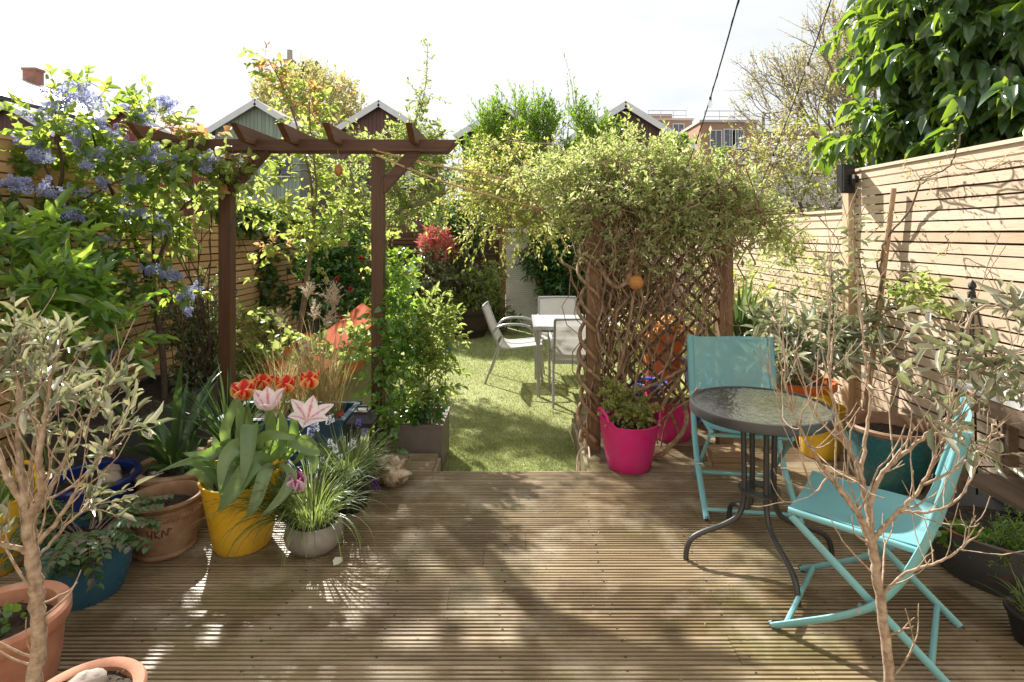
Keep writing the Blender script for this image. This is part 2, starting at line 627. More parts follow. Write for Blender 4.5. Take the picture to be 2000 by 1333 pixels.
def blades(g, mb, base, n, L, W, spread=0.7, bend=0.9, r0=0.03, k=6, upmin=0.3, az=None, lsd=0.25, fold=0.25):
    """Grass or strap leaves: folded ribbons that rise from base and arch over."""
    base = np.array(tuple(base), float)
    if az is None:
        a = g.uniform(0, 6.283, n)
    else:
        a = g.uniform(az[0], az[1], n)
    rr = r0 * np.sqrt(g.uniform(0, 1, n))
    h = np.stack([np.cos(a), np.sin(a), np.zeros(n)], -1)
    P0 = base + h * rr[:, None]
    lean = spread * g.uniform(0.1, 1.0, n)
    Ls = L * np.clip(1 + g.normal(size=n) * lsd, 0.4, 1.6)
    t = np.linspace(0, 1, k)
    th = lean[:, None] + bend * g.uniform(0.4, 1.3, n)[:, None] * t[None] ** 1.5     # angle from vertical along the blade
    ds = Ls[:, None] / (k - 1)
    hx = np.concatenate([np.zeros((n, 1)), np.cumsum(np.sin(th[:, :-1]) * ds, 1)], 1)
    hz = np.concatenate([np.zeros((n, 1)), np.cumsum(np.cos(th[:, :-1]) * ds, 1)], 1)
    C = P0[:, None] + h[:, None] * hx[..., None] + np.array((0, 0, 1.0)) * hz[..., None]
    a2 = a + math.pi / 2 + g.normal(size=n) * 0.5
    sdir = np.stack([np.cos(a2), np.sin(a2), np.zeros(n)], -1)
    w = W * 0.5 * np.clip(1 + g.normal(size=n) * 0.2, 0.5, 1.5)[:, None] * (np.minimum(1.0, 0.55 + 1.4 * t) * np.clip((1 - t) * 2.6, 0.03, 1))[None]
    Lf = C + sdir[:, None] * w[..., None]
    Rt = C - sdir[:, None] * w[..., None]
    Cn = C + (h[:, None] * np.cos(th)[..., None] * 1 + np.array((0, 0, -1.0)) * np.sin(th)[..., None]) * (fold * w)[..., None]
    V = np.stack([Lf, Cn, Rt], 2)          # n,k,3,3
    b, i, j = np.meshgrid(np.arange(n), np.arange(k - 1), np.arange(2), indexing='ij')
    o = b * k * 3
    F = np.stack([o + i * 3 + j, o + i * 3 + j + 1, o + (i + 1) * 3 + j + 1, o + (i + 1) * 3 + j], -1).reshape(-1, 4)
    mb.add(V.reshape(-1, 3), F)
    return C


def PB(lst, default_ry=None):
    """Blobs given as (px, py, Y, rx, rz, twigs[, ry]) in photo pixels and metres."""
    out = []
    for b in lst:
        px, py, Y, rx, rz, n = b[:6]
        ry = b[6] if len(b) > 6 else (default_ry or rx)
        out.append((P(px, py, Y), (rx, ry, rz), n))
    return out

# ---------------------------------------------------------------- the setting: ground, lawn, deck
LAWN = -0.18
XL, XR = -2.95, 2.60                      # the two side fences
g = np.random.default_rng(1)

m = MB()
m.grid(np.array([[(-400, -60, -0.34), (400, -60, -0.34)], [(-400, 800, -0.34), (400, 800, -0.34)]], float))
setting(m.build('ground', noisy('earth', [(0.05, 0.04, 0.03), (0.09, 0.075, 0.05)], 3, 0.95)))

m = MB()
nx, ny = 60, 80
xs, ys = np.linspace(-2.9, 2.56, nx), np.linspace(3.4, 10.4, ny)
V = np.zeros((nx, ny, 3))
V[..., 0], V[..., 1] = xs[:, None], ys[None]
V[..., 2] = LAWN + np.array([[noise.noise(Vector((x * 1.3, y * 1.3, 0))) * 0.012 for y in ys] for x in xs])
m.grid(V)
t = NT('turf')
c = t.ramp(t.noise(2.2, (1, 1, 1), 5), [(0.26, 0.285, 0.11), (0.36, 0.38, 0.17)], [0.35, 0.65])
c = t.mix(0.7, c, t.ramp(t.noise(140, (1, 1, 1), 2), [(0.35, 0.35, 0.3), (1.15, 1.15, 1.1)], [0.35, 0.62]), 'MULTIPLY')
setting(m.build('lawn', t.done(t.pbr(c, 0.85, 0, 0.2, t.bump(t.noise(220, (1, 1, 1), 2), 0.8, 0.01))), smooth='full'))

# short upright turf fibres
n = 70000
yy = 3.6 + 6.2 * g.uniform(0, 1, n) ** 2.0
xx = np.where(yy < 4.7, g.uniform(-0.55, 0.50, n), g.uniform(-1.4, 1.7, n))
pos = np.stack([xx, yy, np.full(n, LAWN - 0.002)], -1)
dd = nrm(g.normal(size=(n, 3)) * 0.55 + np.array((0, 0, 1.0)))
m = MB()
leaves(m, pos, dd, g.normal(size=(n, 3)), g.uniform(0.014, 0.030, n), np.full(n, 0.0045) * (yy / 4), 'diamond')
setting(m.build('grass', leafmat('turf_blade', [(0.20, 0.25, 0.085), (0.35, 0.39, 0.165), (0.50, 0.50, 0.28)], [(0.36, 0.46, 0.12), (0.54, 0.60, 0.24)], 0.3, 0.6, 0.2)), 'stuff')


def deck_boards(m, y0, y1, segs, pitch=0.148, w=0.1375):
    """Grooved boards along X, laid from y1 (their edge) back towards y0; segs = list of X ranges."""
    y = y1
    ng = 7
    rw, gw, gd = w / ng * 0.53, w / ng * 0.47, 0.0230
    while y - w > y0 - 0.01:
        prof = [(y - w, -0.036), (y - w, -0.0035)]
        q = y - w + 0.002
        for i in range(ng):
            prof += [(q, 0.0 if i else -0.001), (q + rw - 0.001, 0.0)]
            if i < ng - 1:
                prof += [(q + rw + 0.0015, -gd), (q + rw + gw - 0.0015, -gd)]
            q += rw + gw
        prof[-1] = (y - 0.003, 0.0)
        prof += [(y, -0.003), (y, -0.036)]
        pr = np.array(prof)
        cuts = []
        for a, b in segs:
            x = a
            if b - a > 3 and g.random() < 0.5:
                x = a + g.uniform(0.8, b - a - 0.8)
                cuts += [(a, x - 0.0015), (x, b)]
            else:
                cuts.append((a, b))
        for a, b in cuts:
            dz = g.normal() * 0.0012
            tilt = g.normal() * 0.0012
            V = np.zeros((2, len(pr), 3))
            V[0, :, 0], V[1, :, 0] = a, b
            V[..., 1] = pr[:, 0]
            V[..., 2] = pr[:, 1] + dz
            V[0, :, 2] += tilt
            k = len(pr)
            i = np.arange(k - 1)
            F = np.stack([i, i + 1, k + i + 1, k + i], -1)[:, ::-1]
            caps = [np.arange(k)[None], (np.arange(k)[::-1] + k)[None]]
            m.add(V.reshape(-1, 3), [F] + caps)
        y -= pitch


deck_mat = wood('deck_wood', [(0.155, 0.113, 0.062), (0.25, 0.19, 0.113), (0.335, 0.265, 0.17), (0.19, 0.14, 0.08), (0.29, 0.225, 0.14)], 'X', 0.38, 1.0,
                stain=[((0.13, 0.135, 0.04), 1.5, 0.52, 0.70, 0.65), ((0.08, 0.05, 0.03), 2.4, 0.50, 0.70, 0.65), ((0.52, 0.45, 0.34), 2.9, 0.50, 0.70, 0.5)])
m = MB()
deck_boards(m, 0.7, 3.62, [(XL, XR)])
y_ = 3.62 + 0.148
while y_ < 3.62 + 0.148 * 2.5:
    deck_boards(m, y_ - 0.1375, y_, [(XL, -0.54), (0.47, XR)])
    y_ += 0.148
while y_ < 3.62 + 0.148 * 8.5:
    deck_boards(m, y_ - 0.1375, y_, [(0.47, XR)])
    y_ += 0.148
setting(m.build('deck', deck_mat))
m = MB()                                    # screws, two to each joist
for i_ in range(20):
    for jx in np.arange(-2.7, 2.6, 0.44):
        for dy in (0.028, 0.108):
            x_, yb = jx + g.normal() * 0.008, 3.62 - 0.148 * i_ - dy + g.normal() * 0.003
            m.lathe((x_, yb, 0.0005), [(0.0045, 0.0), (0.004, 0.0016), (0.0005, 0.0012)], 8)
setting(m.build('deck_screws', plain('screw_dark', (0.06, 0.05, 0.045), 0.5, 0.6)))
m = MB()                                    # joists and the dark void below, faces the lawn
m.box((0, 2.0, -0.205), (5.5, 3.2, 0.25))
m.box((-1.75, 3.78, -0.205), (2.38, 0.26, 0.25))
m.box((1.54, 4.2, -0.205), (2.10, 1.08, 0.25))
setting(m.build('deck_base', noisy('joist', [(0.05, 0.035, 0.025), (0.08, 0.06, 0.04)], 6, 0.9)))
m = MB()                                    # edge boards of the deck, one plank each
m.box((-0.035, 3.607, -0.105), (0.985, 0.018, 0.15))
m.box((-0.53, 3.765, -0.105), (0.018, 0.29, 0.15))
m.box((0.46, 4.2, -0.105), (0.018, 1.1, 0.15))
m.box((-1.74, 3.912, -0.105), (2.38, 0.018, 0.15))
setting(m.build('deck_edging', deck_mat))

# unseen wall added behind the camera, trims sky fill and bounces sun into shadows
m = MB()
m.box((-0.2, -0.75, 1.5), (5.6, 0.3, 3.3))
setting(m.build('bounce_wall', noisy('bounce_wall_cream', [(0.50, 0.44, 0.36), (0.60, 0.54, 0.45)], 5, 0.9)))

# ---------------------------------------------------------------- slat fences
cedar = wood('cedar_slat', [(0.54, 0.415, 0.29), (0.62, 0.495, 0.365), (0.68, 0.565, 0.435), (0.57, 0.445, 0.315), (0.64, 0.515, 0.385)], 'Y', 0.7, 4.0, stain=[((0.36, 0.30, 0.24), 1.7, 0.6, 0.75, 0.3)], grain=0.5, patch=0.4)
cedar_post = wood('cedar_post', [(0.55, 0.40, 0.26), (0.60, 0.45, 0.30)], 'Z', 0.7, 3.0, grain=0.4, patch=0.3)
cedar_left = wood('cedar_slat_aged', [(0.50, 0.31, 0.145), (0.58, 0.38, 0.19), (0.63, 0.43, 0.235), (0.54, 0.345, 0.165)], 'Y', 0.7, 4.0, grain=0.4, patch=0.3)
dark_slat = wood('dark_slat', [(0.10, 0.055, 0.03), (0.14, 0.08, 0.045), (0.17, 0.10, 0.055)], 'X', 0.75, 0.7)


def slat_fence(label, x, y0, y1, z0, z1, posts, mat, pmat, pitch=0.0655, h=0.052, side=1, group='slatted garden fences'):
    """Slats on the garden side of posts; side = +1 when the garden lies towards +X."""
    f = thing('slat_fence', label, 'fence', (x, (y0 + y1) / 2, z0), group)
    m = MB()
    z = z1 - h / 2
    m.box((x, (y0 + y1) / 2, z1 + 0.012), (0.07, y1 - y0, 0.022))          # capping
    while z > z0 + 0.02:
        y = y0
        joins = sorted([y0, y1] + [p for p in posts if y0 + 0.2 < p < y1 - 0.2])
        for a, b in zip(joins[:-1], joins[1:]):
            xa = x + side * 0.012
            m.bar((xa + g.normal() * 0.0015, a + 0.0015, z + g.normal() * 0.0022), (xa + g.normal() * 0.0015, b - 0.0015, z + g.normal() * 0.0022), 0.018, h * g.uniform(0.96, 1.03))
        z -= pitch
    m.build('slats', mat, f)
    for p in posts:
        q = MB()
        q.box((x - side * 0.042, p, (z0 + z1) / 2 - 0.05), (0.075, 0.075, z1 - z0 + 0.08))
        q.build('post', pmat, f)
    # dark boards behind, seen through the gaps
    q = MB()
    q.box((x - side * 0.10, (y0 + y1) / 2, (z0 + z1) / 2 - 0.01), (0.012, y1 - y0, z1 - z0 - 0.04))
    q.build('backing', M_back, f)
    return f


M_back = noisy('old_fence', [(0.22, 0.14, 0.08), (0.32, 0.21, 0.13)], 6, 0.9, stretch=(8, 8, 0.6))
slat_fence('tall honey slatted fence behind the blue-flowered shrub', XL, 0.6, 4.72, 0.03, 2.04, [0.65, 2.6, 4.68], cedar_left, cedar_post, 0.066, 0.054, 1)
slat_fence('lower honey slatted fence behind the dark pergola, ivy on its top', XL, 4.76, 10.3, LAWN, 1.63, [6.4, 8.2, 10.2], cedar_left, cedar_post, 0.066, 0.054, 1)
f = slat_fence('tall sunlit pale slatted fence carrying the black floodlight', XR, 0.6, 4.38, 0.03, 1.97, [0.65, 2.5], cedar, cedar_post, 0.066, 0.055, -1)
q = MB()
q.box((XR - 0.03, 4.42, 0.93), (0.08, 0.08, 2.1))
q.build('post', cedar_post, f)
slat_fence('lower sunlit pale slatted fence beyond the floodlight post', XR, 4.46, 10.3, LAWN, 1.67, [6.0, 8.0, 10.2], cedar, cedar_post, 0.066, 0.055, -1)

bf = thing('slat_fence', 'dark brown slatted fence at the far end behind the wooden barrel', 'fence', (-1.6, 10.3, LAWN), 'slatted garden fences')
m = MB()
z = 1.62
while z > LAWN:
    for a, b in ((-2.9, -1.6), (-1.6, -0.32)):
        m.box(((a + b) / 2, 10.28, z), (b - a - 0.004, 0.02, 0.052))
    z -= 0.069
m.build('slats', dark_slat, bf)
m = MB()
m.box((-1.6, 10.36, 0.72), (2.6, 0.02, 1.75))
m.build('backing', M_back, bf)
for xx_ in (-1.6, -0.27):
    m = MB()
    m.box((xx_, 10.25 if xx_ > -1 else 10.33, 0.75), (0.11, 0.09, 1.85))
    m.build('post', wood('fence_post_brown', [(0.22, 0.12, 0.05), (0.26, 0.15, 0.07)], 'Z'), bf)

m = MB()
m.box((1.19, 10.45, 0.66), (2.78, 0.22, 1.75))
m.box((1.19, 10.42, 1.56), (2.82, 0.30, 0.07))
wl_ = m.build('garden_wall', brick('white_brick', (0.62, 0.60, 0.55), (0.70, 0.68, 0.63), (0.45, 0.43, 0.38), 4.4, 0.8, 0.5, 0.17, 0.014), loc=(1.19, 10.45, LAWN))
tag(wl_, 'white painted brick wall at the far end beside the dark fence', 'wall')

# ---------------------------------------------------------------- houses behind the garden
slate = noisy('roof_slate', [(0.10, 0.095, 0.09), (0.17, 0.16, 0.15)], 5, 0.8, 0.5, (1, 6, 6))
tile = noisy('roof_tile', [(0.13, 0.09, 0.07), (0.20, 0.15, 0.12)], 7, 0.8, 0.5, (2, 8, 8))
white_board = noisy('white_paint', [(0.72, 0.72, 0.71), (0.82, 0.82, 0.81)], 3, 0.55, 0.1)
dark_frame = plain('window_frame_brown', (0.06, 0.035, 0.025), 0.5)
white_frame = plain('window_frame_white', (0.75, 0.75, 0.74), 0.45)
tg = NT('window_glass')
glass_m = tg.done(tg.pbr(tg.ramp(tg.noise(1.5), [(0.02, 0.025, 0.03), (0.10, 0.12, 0.14)], [0.35, 0.65]), 0.06, 0, 0.8))
blind_m = noisy('window_blind', [(0.45, 0.46, 0.47), (0.62, 0.63, 0.64)], 2, 0.6, 0.3, (0.5, 1, 30))


def window(parent, c, w, h, fr, blind=False, yoff=0.0):
    x, y, z = c
    m = MB()
    for dx in (-w / 2, w / 2):
        m.box((x + dx, y - 0.03, z), (0.07, 0.09, h + 0.07))
    for dz in (-h / 2, h / 2):
        m.box((x, y - 0.03, z + dz), (w - 0.07, 0.088, 0.07))
    m.box((x, y - 0.03, z), (0.045, 0.07, h - 0.07))
    f = m.build('window', fr, parent)
    m = MB()
    m.box((x, y - 0.008, z), (w - 0.06, 0.02, h - 0.06))
    m.build('pane', blind_m if blind else glass_m, f)
    m = MB()
    m.box((x, y - 0.08, z - h / 2 - 0.06), (w + 0.16, 0.16, 0.05))
    m.build('sill', white_board, f)


def gable_house(label, apex_px, apex_py, Y, half, drop, wallmat, wins=(), depth=7.0, roof=tile):
    a = P(apex_px, apex_py, Y)
    base = thing('gable_house', label, 'house', (a.x, Y, -0.34), 'timber clad terrace houses with white gable boards')
    x, zt = a.x, a.z
    ze = zt - drop
    th = 0.16
    m = MB()                                   # pentagonal box: front and back gables, side walls
    pr = [(x - half + 0.30, -0.34), (x + half - 0.30, -0.34), (x + half - 0.30, ze + 0.30 * drop / half - th), (x, zt - th), (x - half + 0.30, ze + 0.30 * drop / half - th)]
    V = [(q[0], Y, q[1]) for q in pr] + [(q[0], Y + depth, q[1]) for q in pr]
    m.add(V, [np.array([(0, 1, 2, 3, 4)]), np.array([(9, 8, 7, 6, 5)]), np.array([(i, i + 5, (i + 1) % 5 + 5, (i + 1) % 5) for i in range(5)])])
    m.build('wall', wallmat, base)
    m = MB()
    for s in (-1, 1):
        e = np.array((x + s * half, 0, ze))
        t_ = np.array((x, 0, zt))
        V = np.array([[(e[0], Y - 0.22, e[2]), (t_[0], Y - 0.22, t_[2]), (t_[0], Y + depth, t_[2]), (e[0], Y + depth, e[2])]])
        V2 = V.copy()
        V2[..., 2] -= 0.13
        VV = np.concatenate([V.reshape(-1, 3), V2.reshape(-1, 3)])
        m.add(VV, np.array([(0, 1, 2, 3), (7, 6, 5, 4), (0, 4, 5, 1), (1, 5, 6, 2), (2, 6, 7, 3), (3, 7, 4, 0)]))
    m.build('roof', roof, base)
    m = MB()
    for s in (-1, 1):
        m.bar((x + s * (half + 0.02), Y - 0.245, ze - 0.14), (x + s * 0.0, Y - 0.245, zt - 0.14), 0.045, 0.24)
    m.build('bargeboard', white_board, base)
    for wpx, wpy, w, h, blind in wins:
        c = P(wpx, wpy, Y)
        window(base, (c.x, Y, c.z), w, h, dark_frame, blind)
    return base


HY = 24.0
clad_brown = cladding('cladding_brown', (0.17, 0.10, 0.085))
clad_red = cladding('cladding_red', (0.30, 0.10, 0.075))
clad_green = cladding('cladding_green', (0.34, 0.40, 0.30))
clad_umber = cladding('cladding_umber', (0.19, 0.105, 0.085))
clad_dark = cladding('cladding_dark', (0.13, 0.085, 0.07))
gable_house('dull brown clad gabled house at the far left behind the fence', 20, 200, HY, 2.05, 1.25, clad_brown)
gable_house('red clad gabled house behind the blue-flowered shrub', 248, 205, HY, 2.05, 1.25, clad_red, [(300, 330, 0.8, 0.9, False)])
gable_house('sage green clad gabled house above the dark pergola', 503, 196, HY, 2.08, 1.28, clad_green, [(466, 325, 0.85, 0.85, True), (547, 322, 0.8, 0.9, False)])
gable_house('brown clad gabled house right of the green one', 742, 198, HY, 2.08, 1.3, clad_umber, [(790, 345, 0.8, 0.8, True), (700, 345, 0.7, 0.9, False)])
gable_house('gabled house mostly hidden behind the tall green hedge', 985, 206, HY, 2.05, 1.25, clad_dark)
gable_house('dark brown gabled house right of the tall green hedge', 1220, 200, HY - 1.0, 2.75, 1.72, cladding('cladding_plum', (0.15, 0.095, 0.075)), [(1180, 330, 0.8, 0.9, False)])

# the big house at the left with a pale lit roof
bh = thing('brick_house', 'brick house at the left edge with a pale roof and chimney', 'house', (-33, 35, -0.34))
m = MB()
m.box((-34.5, 35.2, 4.1), (14.4, 17.6, 8.9))
m.build('wall', brick('red_brick', (0.34, 0.13, 0.085), (0.26, 0.10, 0.07), (0.32, 0.28, 0.24), 4.5), bh)
m = MB()
for s, xe in ((1, -26.6), (-1, -47.2)):
    V = np.array([(xe, 25.8, 8.65), (-36.9, 25.8, 13.0), (-36.9, 44.8, 13.0), (xe, 44.8, 8.65)])
    V2 = V - np.array((0, 0, 0.25))
    m.add(np.concatenate([V, V2]), np.array([(0, 1, 2, 3), (7, 6, 5, 4), (0, 4, 5, 1), (1, 5, 6, 2), (2, 6, 7, 3), (3, 7, 4, 0)]))
m.build('roof', noisy('pale_roof', [(0.60, 0.60, 0.60), (0.74, 0.74, 0.74)], 2, 0.30, 0.3, (1, 1, 1), 0.8), bh)
m = MB()
m.box((-26.5, 35.3, 8.45), (0.22, 19.1, 0.24))
m.build('gutter', plain('gutter_black', (0.03, 0.028, 0.028), 0.5), bh)
m = MB()
m.box((-36.7, 43.5, 12.9), (0.95, 0.8, 1.9))
m.box((-36.7, 43.5, 13.9), (1.08, 0.92, 0.18))
m.build('chimney', brick('chimney_brick', (0.33, 0.14, 0.09), (0.25, 0.10, 0.07), (0.30, 0.26, 0.22), 3.5), bh)

# modern brick flats, far right
orange_brick = brick('orange_brick', (0.44, 0.25, 0.155), (0.38, 0.21, 0.13), (0.42, 0.33, 0.26), 1.5, 0.9)


def flats(label, px0, px1, py_top, Y, depth, steps, wins):
    a, b = P(px0, py_top, Y), P(px1, py_top, Y)
    t = thing('apartment_block', label, 'apartment block', ((a.x + b.x) / 2, Y, -0.34), 'modern orange brick flats')
    m = MB()
    m.box(((a.x + b.x) / 2, Y + depth / 2, (a.z - 0.34) / 2), (b.x - a.x, depth, a.z + 0.34))
    for s0, s1, sy in steps:
        c, d = P(s0, sy, Y + 0.5), P(s1, sy, Y + 0.5)
        m.box(((c.x + d.x) / 2, Y + 0.5 + depth / 2, (a.z + c.z) / 2 + 0.01), (d.x - c.x, depth - 1.2, c.z - a.z))
    m.build('wall', orange_brick, t)
    m = MB()
    m.box(((a.x + b.x) / 2, Y + depth / 2, a.z + 0.12), (b.x - a.x + 0.25, depth + 0.25, 0.22))
    m.build('parapet', plain('coping', (0.55, 0.50, 0.45), 0.7), t)
    m = MB()                                   # roof railing
    for zz in (0.6, 1.1):
        m.tube([(a.x + 0.5, Y + 0.4, a.z + zz), (b.x - 0.5, Y + 0.4, a.z + zz)], 0.04, 5)
    k = int((b.x - a.x) / 1.5)
    for i in range(k + 1):
        xx = a.x + 0.5 + (b.x - a.x - 1.0) * i / max(k, 1)
        m.tube([(xx, Y + 0.4, a.z), (xx, Y + 0.4, a.z + 1.1)], 0.035, 5)
    m.build('railing', plain('rail_grey', (0.5, 0.5, 0.5), 0.5), t)
    for wx, wy, w, h in wins:
        c = P(wx, wy, Y)
        window(t, (c.x, Y, c.z), w, h, white_frame)
    return t


flats('orange brick flats behind the right gable with a stepped top', 1258, 1352, 236, 58, 14, [(1266, 1316, 221)], [(1290, 262, 1.1, 2.0), (1325, 262, 1.1, 2.0)])
flats('orange brick flats with tall windows left of the street lamp', 1368, 1478, 240, 50, 14, [], [(1425, 270, 1.0, 1.5), (1441, 272, 1.0, 1.6), (1455, 304, 1.1, 1.4), (1398, 272, 1.0, 1.5), (1400, 305, 1.0, 1.4)])
flats('long orange brick flats behind the budding tree', 1470, 1700, 262, 64, 14, [(1545, 1640, 244)], [(1482, 305, 1.2, 1.8), (1520, 300, 1.2, 1.8), (1570, 300, 1.2, 1.8), (1620, 300, 1.2, 1.8)])

# low slate-roofed house on the right
sh = thing('slate_roof_house', 'low house with a grey slate roof behind the right fence', 'house', (10, 20, -0.34))
a, b = P(1436, 336, 19.5), P(1690, 336, 19.5)
ze = P(1436, 398, 18).z
m = MB()
m.box(((a.x + b.x) / 2 + 0.2, 19.6, (ze - 0.34) / 2), (b.x - a.x - 0.3, 3.2, ze + 0.30))
m.build('wall', brick('buff_brick', (0.36, 0.26, 0.18), (0.30, 0.21, 0.15), (0.32, 0.28, 0.24), 4.5), sh)
m = MB()
V = [(a.x, 17.8, ze - 0.1), (b.x, 17.8, ze - 0.1), (b.x, 19.6, a.z), (a.x, 19.6, a.z), (b.x, 21.4, ze - 0.1), (a.x, 21.4, ze - 0.1)]
V2 = [(x, y, z - 0.12) for x, y, z in V]
m.add(V + V2, [np.array([(0, 1, 2, 3), (3, 2, 4, 5), (0, 6, 7, 1), (0, 3, 9, 6), (3, 5, 11, 9), (1, 7, 8, 2), (2, 8, 10, 4), (5, 4, 10, 11), (6, 9, 8, 7), (9, 11, 10, 8)])])
m.build('roof', noisy('slate_rows', [(0.13, 0.115, 0.11), (0.21, 0.19, 0.18)], 3, 0.8, 0.6, (1, 12, 12)), sh)
m = MB()
m.bar((a.x - 0.03, 17.75, ze - 0.18), (a.x - 0.03, 19.6, a.z - 0.09), 0.05, 0.16)
m.bar((a.x - 0.03, 21.4, ze - 0.18), (a.x - 0.03, 19.65, a.z - 0.09), 0.05, 0.16)
m.build('bargeboard', dark_frame, sh)
for wx in (1480, 1610):
    c = P(wx, 425, 18.0)
    window(sh, (c.x, 18.0, c.z), 0.9, 0.8, white_frame)

# far tall brick stack among the trees
c0 = P(566, 150, 70)
m = MB()
ct = P(566, 122, 70).z
m.box((c0.x, 70, ct / 2), (0.95, 0.95, ct))
m.box((c0.x, 70, ct + 0.1), (1.15, 1.15, 0.25))
m.lathe((c0.x, 70, ct + 0.2), [(0.34, 0), (0.30, 1.2), (0.33, 1.25), (0.2, 1.25)], 12)
tag(m.build('chimney_stack', brick('pale_brick', (0.50, 0.44, 0.34), (0.44, 0.38, 0.29), (0.4, 0.36, 0.3), 2.0), loc=(c0.x, 70, -0.34)), 'tall pale brick chimney with a dark pot, far behind the young tree', 'chimney')

# street lamp
lp = P(1491, 222, 38)
sl_ = thing('street_lamp', 'grey street lamp with a short arm before the brick flats', 'street lamp', (lp.x, 38, -0.34))
gm = plain('lamp_grey', (0.16, 0.16, 0.16), 0.5, 0.4)
m = MB()
m.tube([(lp.x, 38, -0.34), (lp.x, 38, 3), (lp.x, 38, lp.z - 0.2), (lp.x, 38, lp.z + 0.1)], [0.13, 0.12, 0.09, 0.09], 10)
m.build('pole', gm, sl_)
m = MB()
m.tube([(lp.x, 38, lp.z), (lp.x + 0.8, 38, lp.z + 0.06), (lp.x + 1.35, 38, lp.z + 0.14)], 0.05, 8)
m.build('arm', gm, sl_)
m = MB()
m.lathe((lp.x + 1.75, 38, lp.z + 0.05), [(0.02, 0.16), (0.25, 0.14), (0.40, 0.03), (0.36, -0.06), (0.02, -0.08)], 14, 1.0, 0.4)
m.build('lamp_head', plain('lamp_head_grey', (0.45, 0.45, 0.44), 0.4), sl_, smooth=True)

# ---------------------------------------------------------------- dark pergola
g = np.random.default_rng(7)
pergola_wood = wood('pergola_wood', [(0.075, 0.036, 0.018), (0.105, 0.052, 0.026)], 'Z', 0.55, 0.8)
pergola_beam = wood('pergola_beam_wood', [(0.085, 0.040, 0.020), (0.11, 0.053, 0.027)], 'X', 0.55, 0.8)
PY = 4.03
pg = thing('pergola', 'dark brown stained timber pergola arch with four rafter ends', 'pergola', (-1.5, PY, -0.05))


def beam_poly(m, prof, y0, y1):
    """Extrude an x-z outline along Y."""
    k = len(prof)
    V = [(x, y0, z) for x, z in prof] + [(x, y1, z) for x, z in prof]
    m.add(V, [np.arange(k)[None], np.arange(k)[::-1][None] + k, np.array([(i, i + k, (i + 1) % k + k, (i + 1) % k) for i in range(k)])])


for xx_ in (-2.06, -0.985):
    m = MB()
    m.box((xx_, PY + 0.045, 0.93), (0.082, 0.085, 2.22))
    m.box((xx_, PY + 0.045, -0.03), (0.11, 0.11, 0.10))
    m.build('post', pergola_wood, pg)
m = MB()
zb, zt = 2.075, 2.148
beam_poly(m, [(-2.50, zb + 0.01), (-0.50, zb), (-0.425, zt + 0.006), (-2.56, zt + 0.012)], PY - 0.045, PY - 0.003)
m.build('beam', pergola_beam, pg)
m = MB()
beam_poly(m, [(-2.50, zb + 0.01), (-0.50, zb), (-0.425, zt + 0.006), (-2.56, zt + 0.012)], PY + 0.094, PY + 0.136)
m.build('beam', pergola_beam, pg)
rafter_wood = wood('pergola_rafter_wood', [(0.125, 0.055, 0.027), (0.15, 0.07, 0.035)], 'Y', 0.55, 0.8)
for rx in (-2.50, -1.83, -1.53, -1.235, -0.70):
    m = MB()
    pr = [(PY - 0.20, 2.115), (PY + 0.30, 2.115), (PY + 0.40, 2.215), (PY - 0.34, 2.215)]
    V = [(rx - 0.021, y, z) for y, z in pr] + [(rx + 0.021, y, z) for y, z in pr]
    m.add(V, [np.array([(3, 2, 1, 0), (4, 5, 6, 7)]), np.array([(i, (i + 1) % 4, (i + 1) % 4 + 4, i + 4) for i in range(4)])])
    m.build('rafter', rafter_wood, pg)
m = MB()
m.bar((-0.965, PY + 0.045, 1.815), (-0.71, PY + 0.045, 2.095), 0.07, 0.075)
m.build('brace', pergola_beam, pg)
m = MB()
m.bar((-2.04, PY + 0.045, 1.815), (-1.79, PY + 0.045, 2.095), 0.07, 0.075)
m.build('brace', pergola_beam, pg)

# fat cord and seed pod hanging from the pergola
pod = thing('hanging_ornament', 'orange-brown pod hanging on a string below the pergola beam', 'garden ornament', P(662, 318, 4.0))
m = MB()
c = P(661, 333, 4.0)
m.lathe(c, [(0.002, -0.045), (0.016, -0.038), (0.026, -0.015), (0.028, 0.005), (0.020, 0.03), (0.004, 0.043)], 14)
m.build('pod', noisy('pod_skin', [(0.30, 0.10, 0.03), (0.45, 0.19, 0.06)], 30, 0.7, 0.6), pod, smooth=True)
m = MB()
m.tube([c + Vector((0, 0, 0.04)), c + Vector((0.002, -0.01, 0.09)), c + Vector((0, -0.02, 0.145))], 0.0025, 5)
m.build('string', plain('twine', (0.35, 0.25, 0.14), 0.9), pod)
ball = thing('hanging_ornament', 'round rust-orange ball hanging among the vine stems', 'garden ornament', P(1242, 552, 3.84))
m = MB()
m.lathe(P(1242, 552, 3.84), [(0.002, -0.05), (0.03, -0.042), (0.05, -0.015), (0.052, 0.01), (0.035, 0.04), (0.004, 0.05)], 18)
m.build('ball', noisy('woven_ball', [(0.36, 0.15, 0.04), (0.55, 0.27, 0.08)], 40, 0.8, 0.8, (1, 1, 3)), ball, smooth=True)
m = MB()
m.tube([P(1242, 538, 3.84), P(1243, 515, 3.86), P(1240, 490, 3.92)], 0.003, 5)
m.build('string', plain('orange_cord', (0.42, 0.16, 0.06), 0.9), ball)

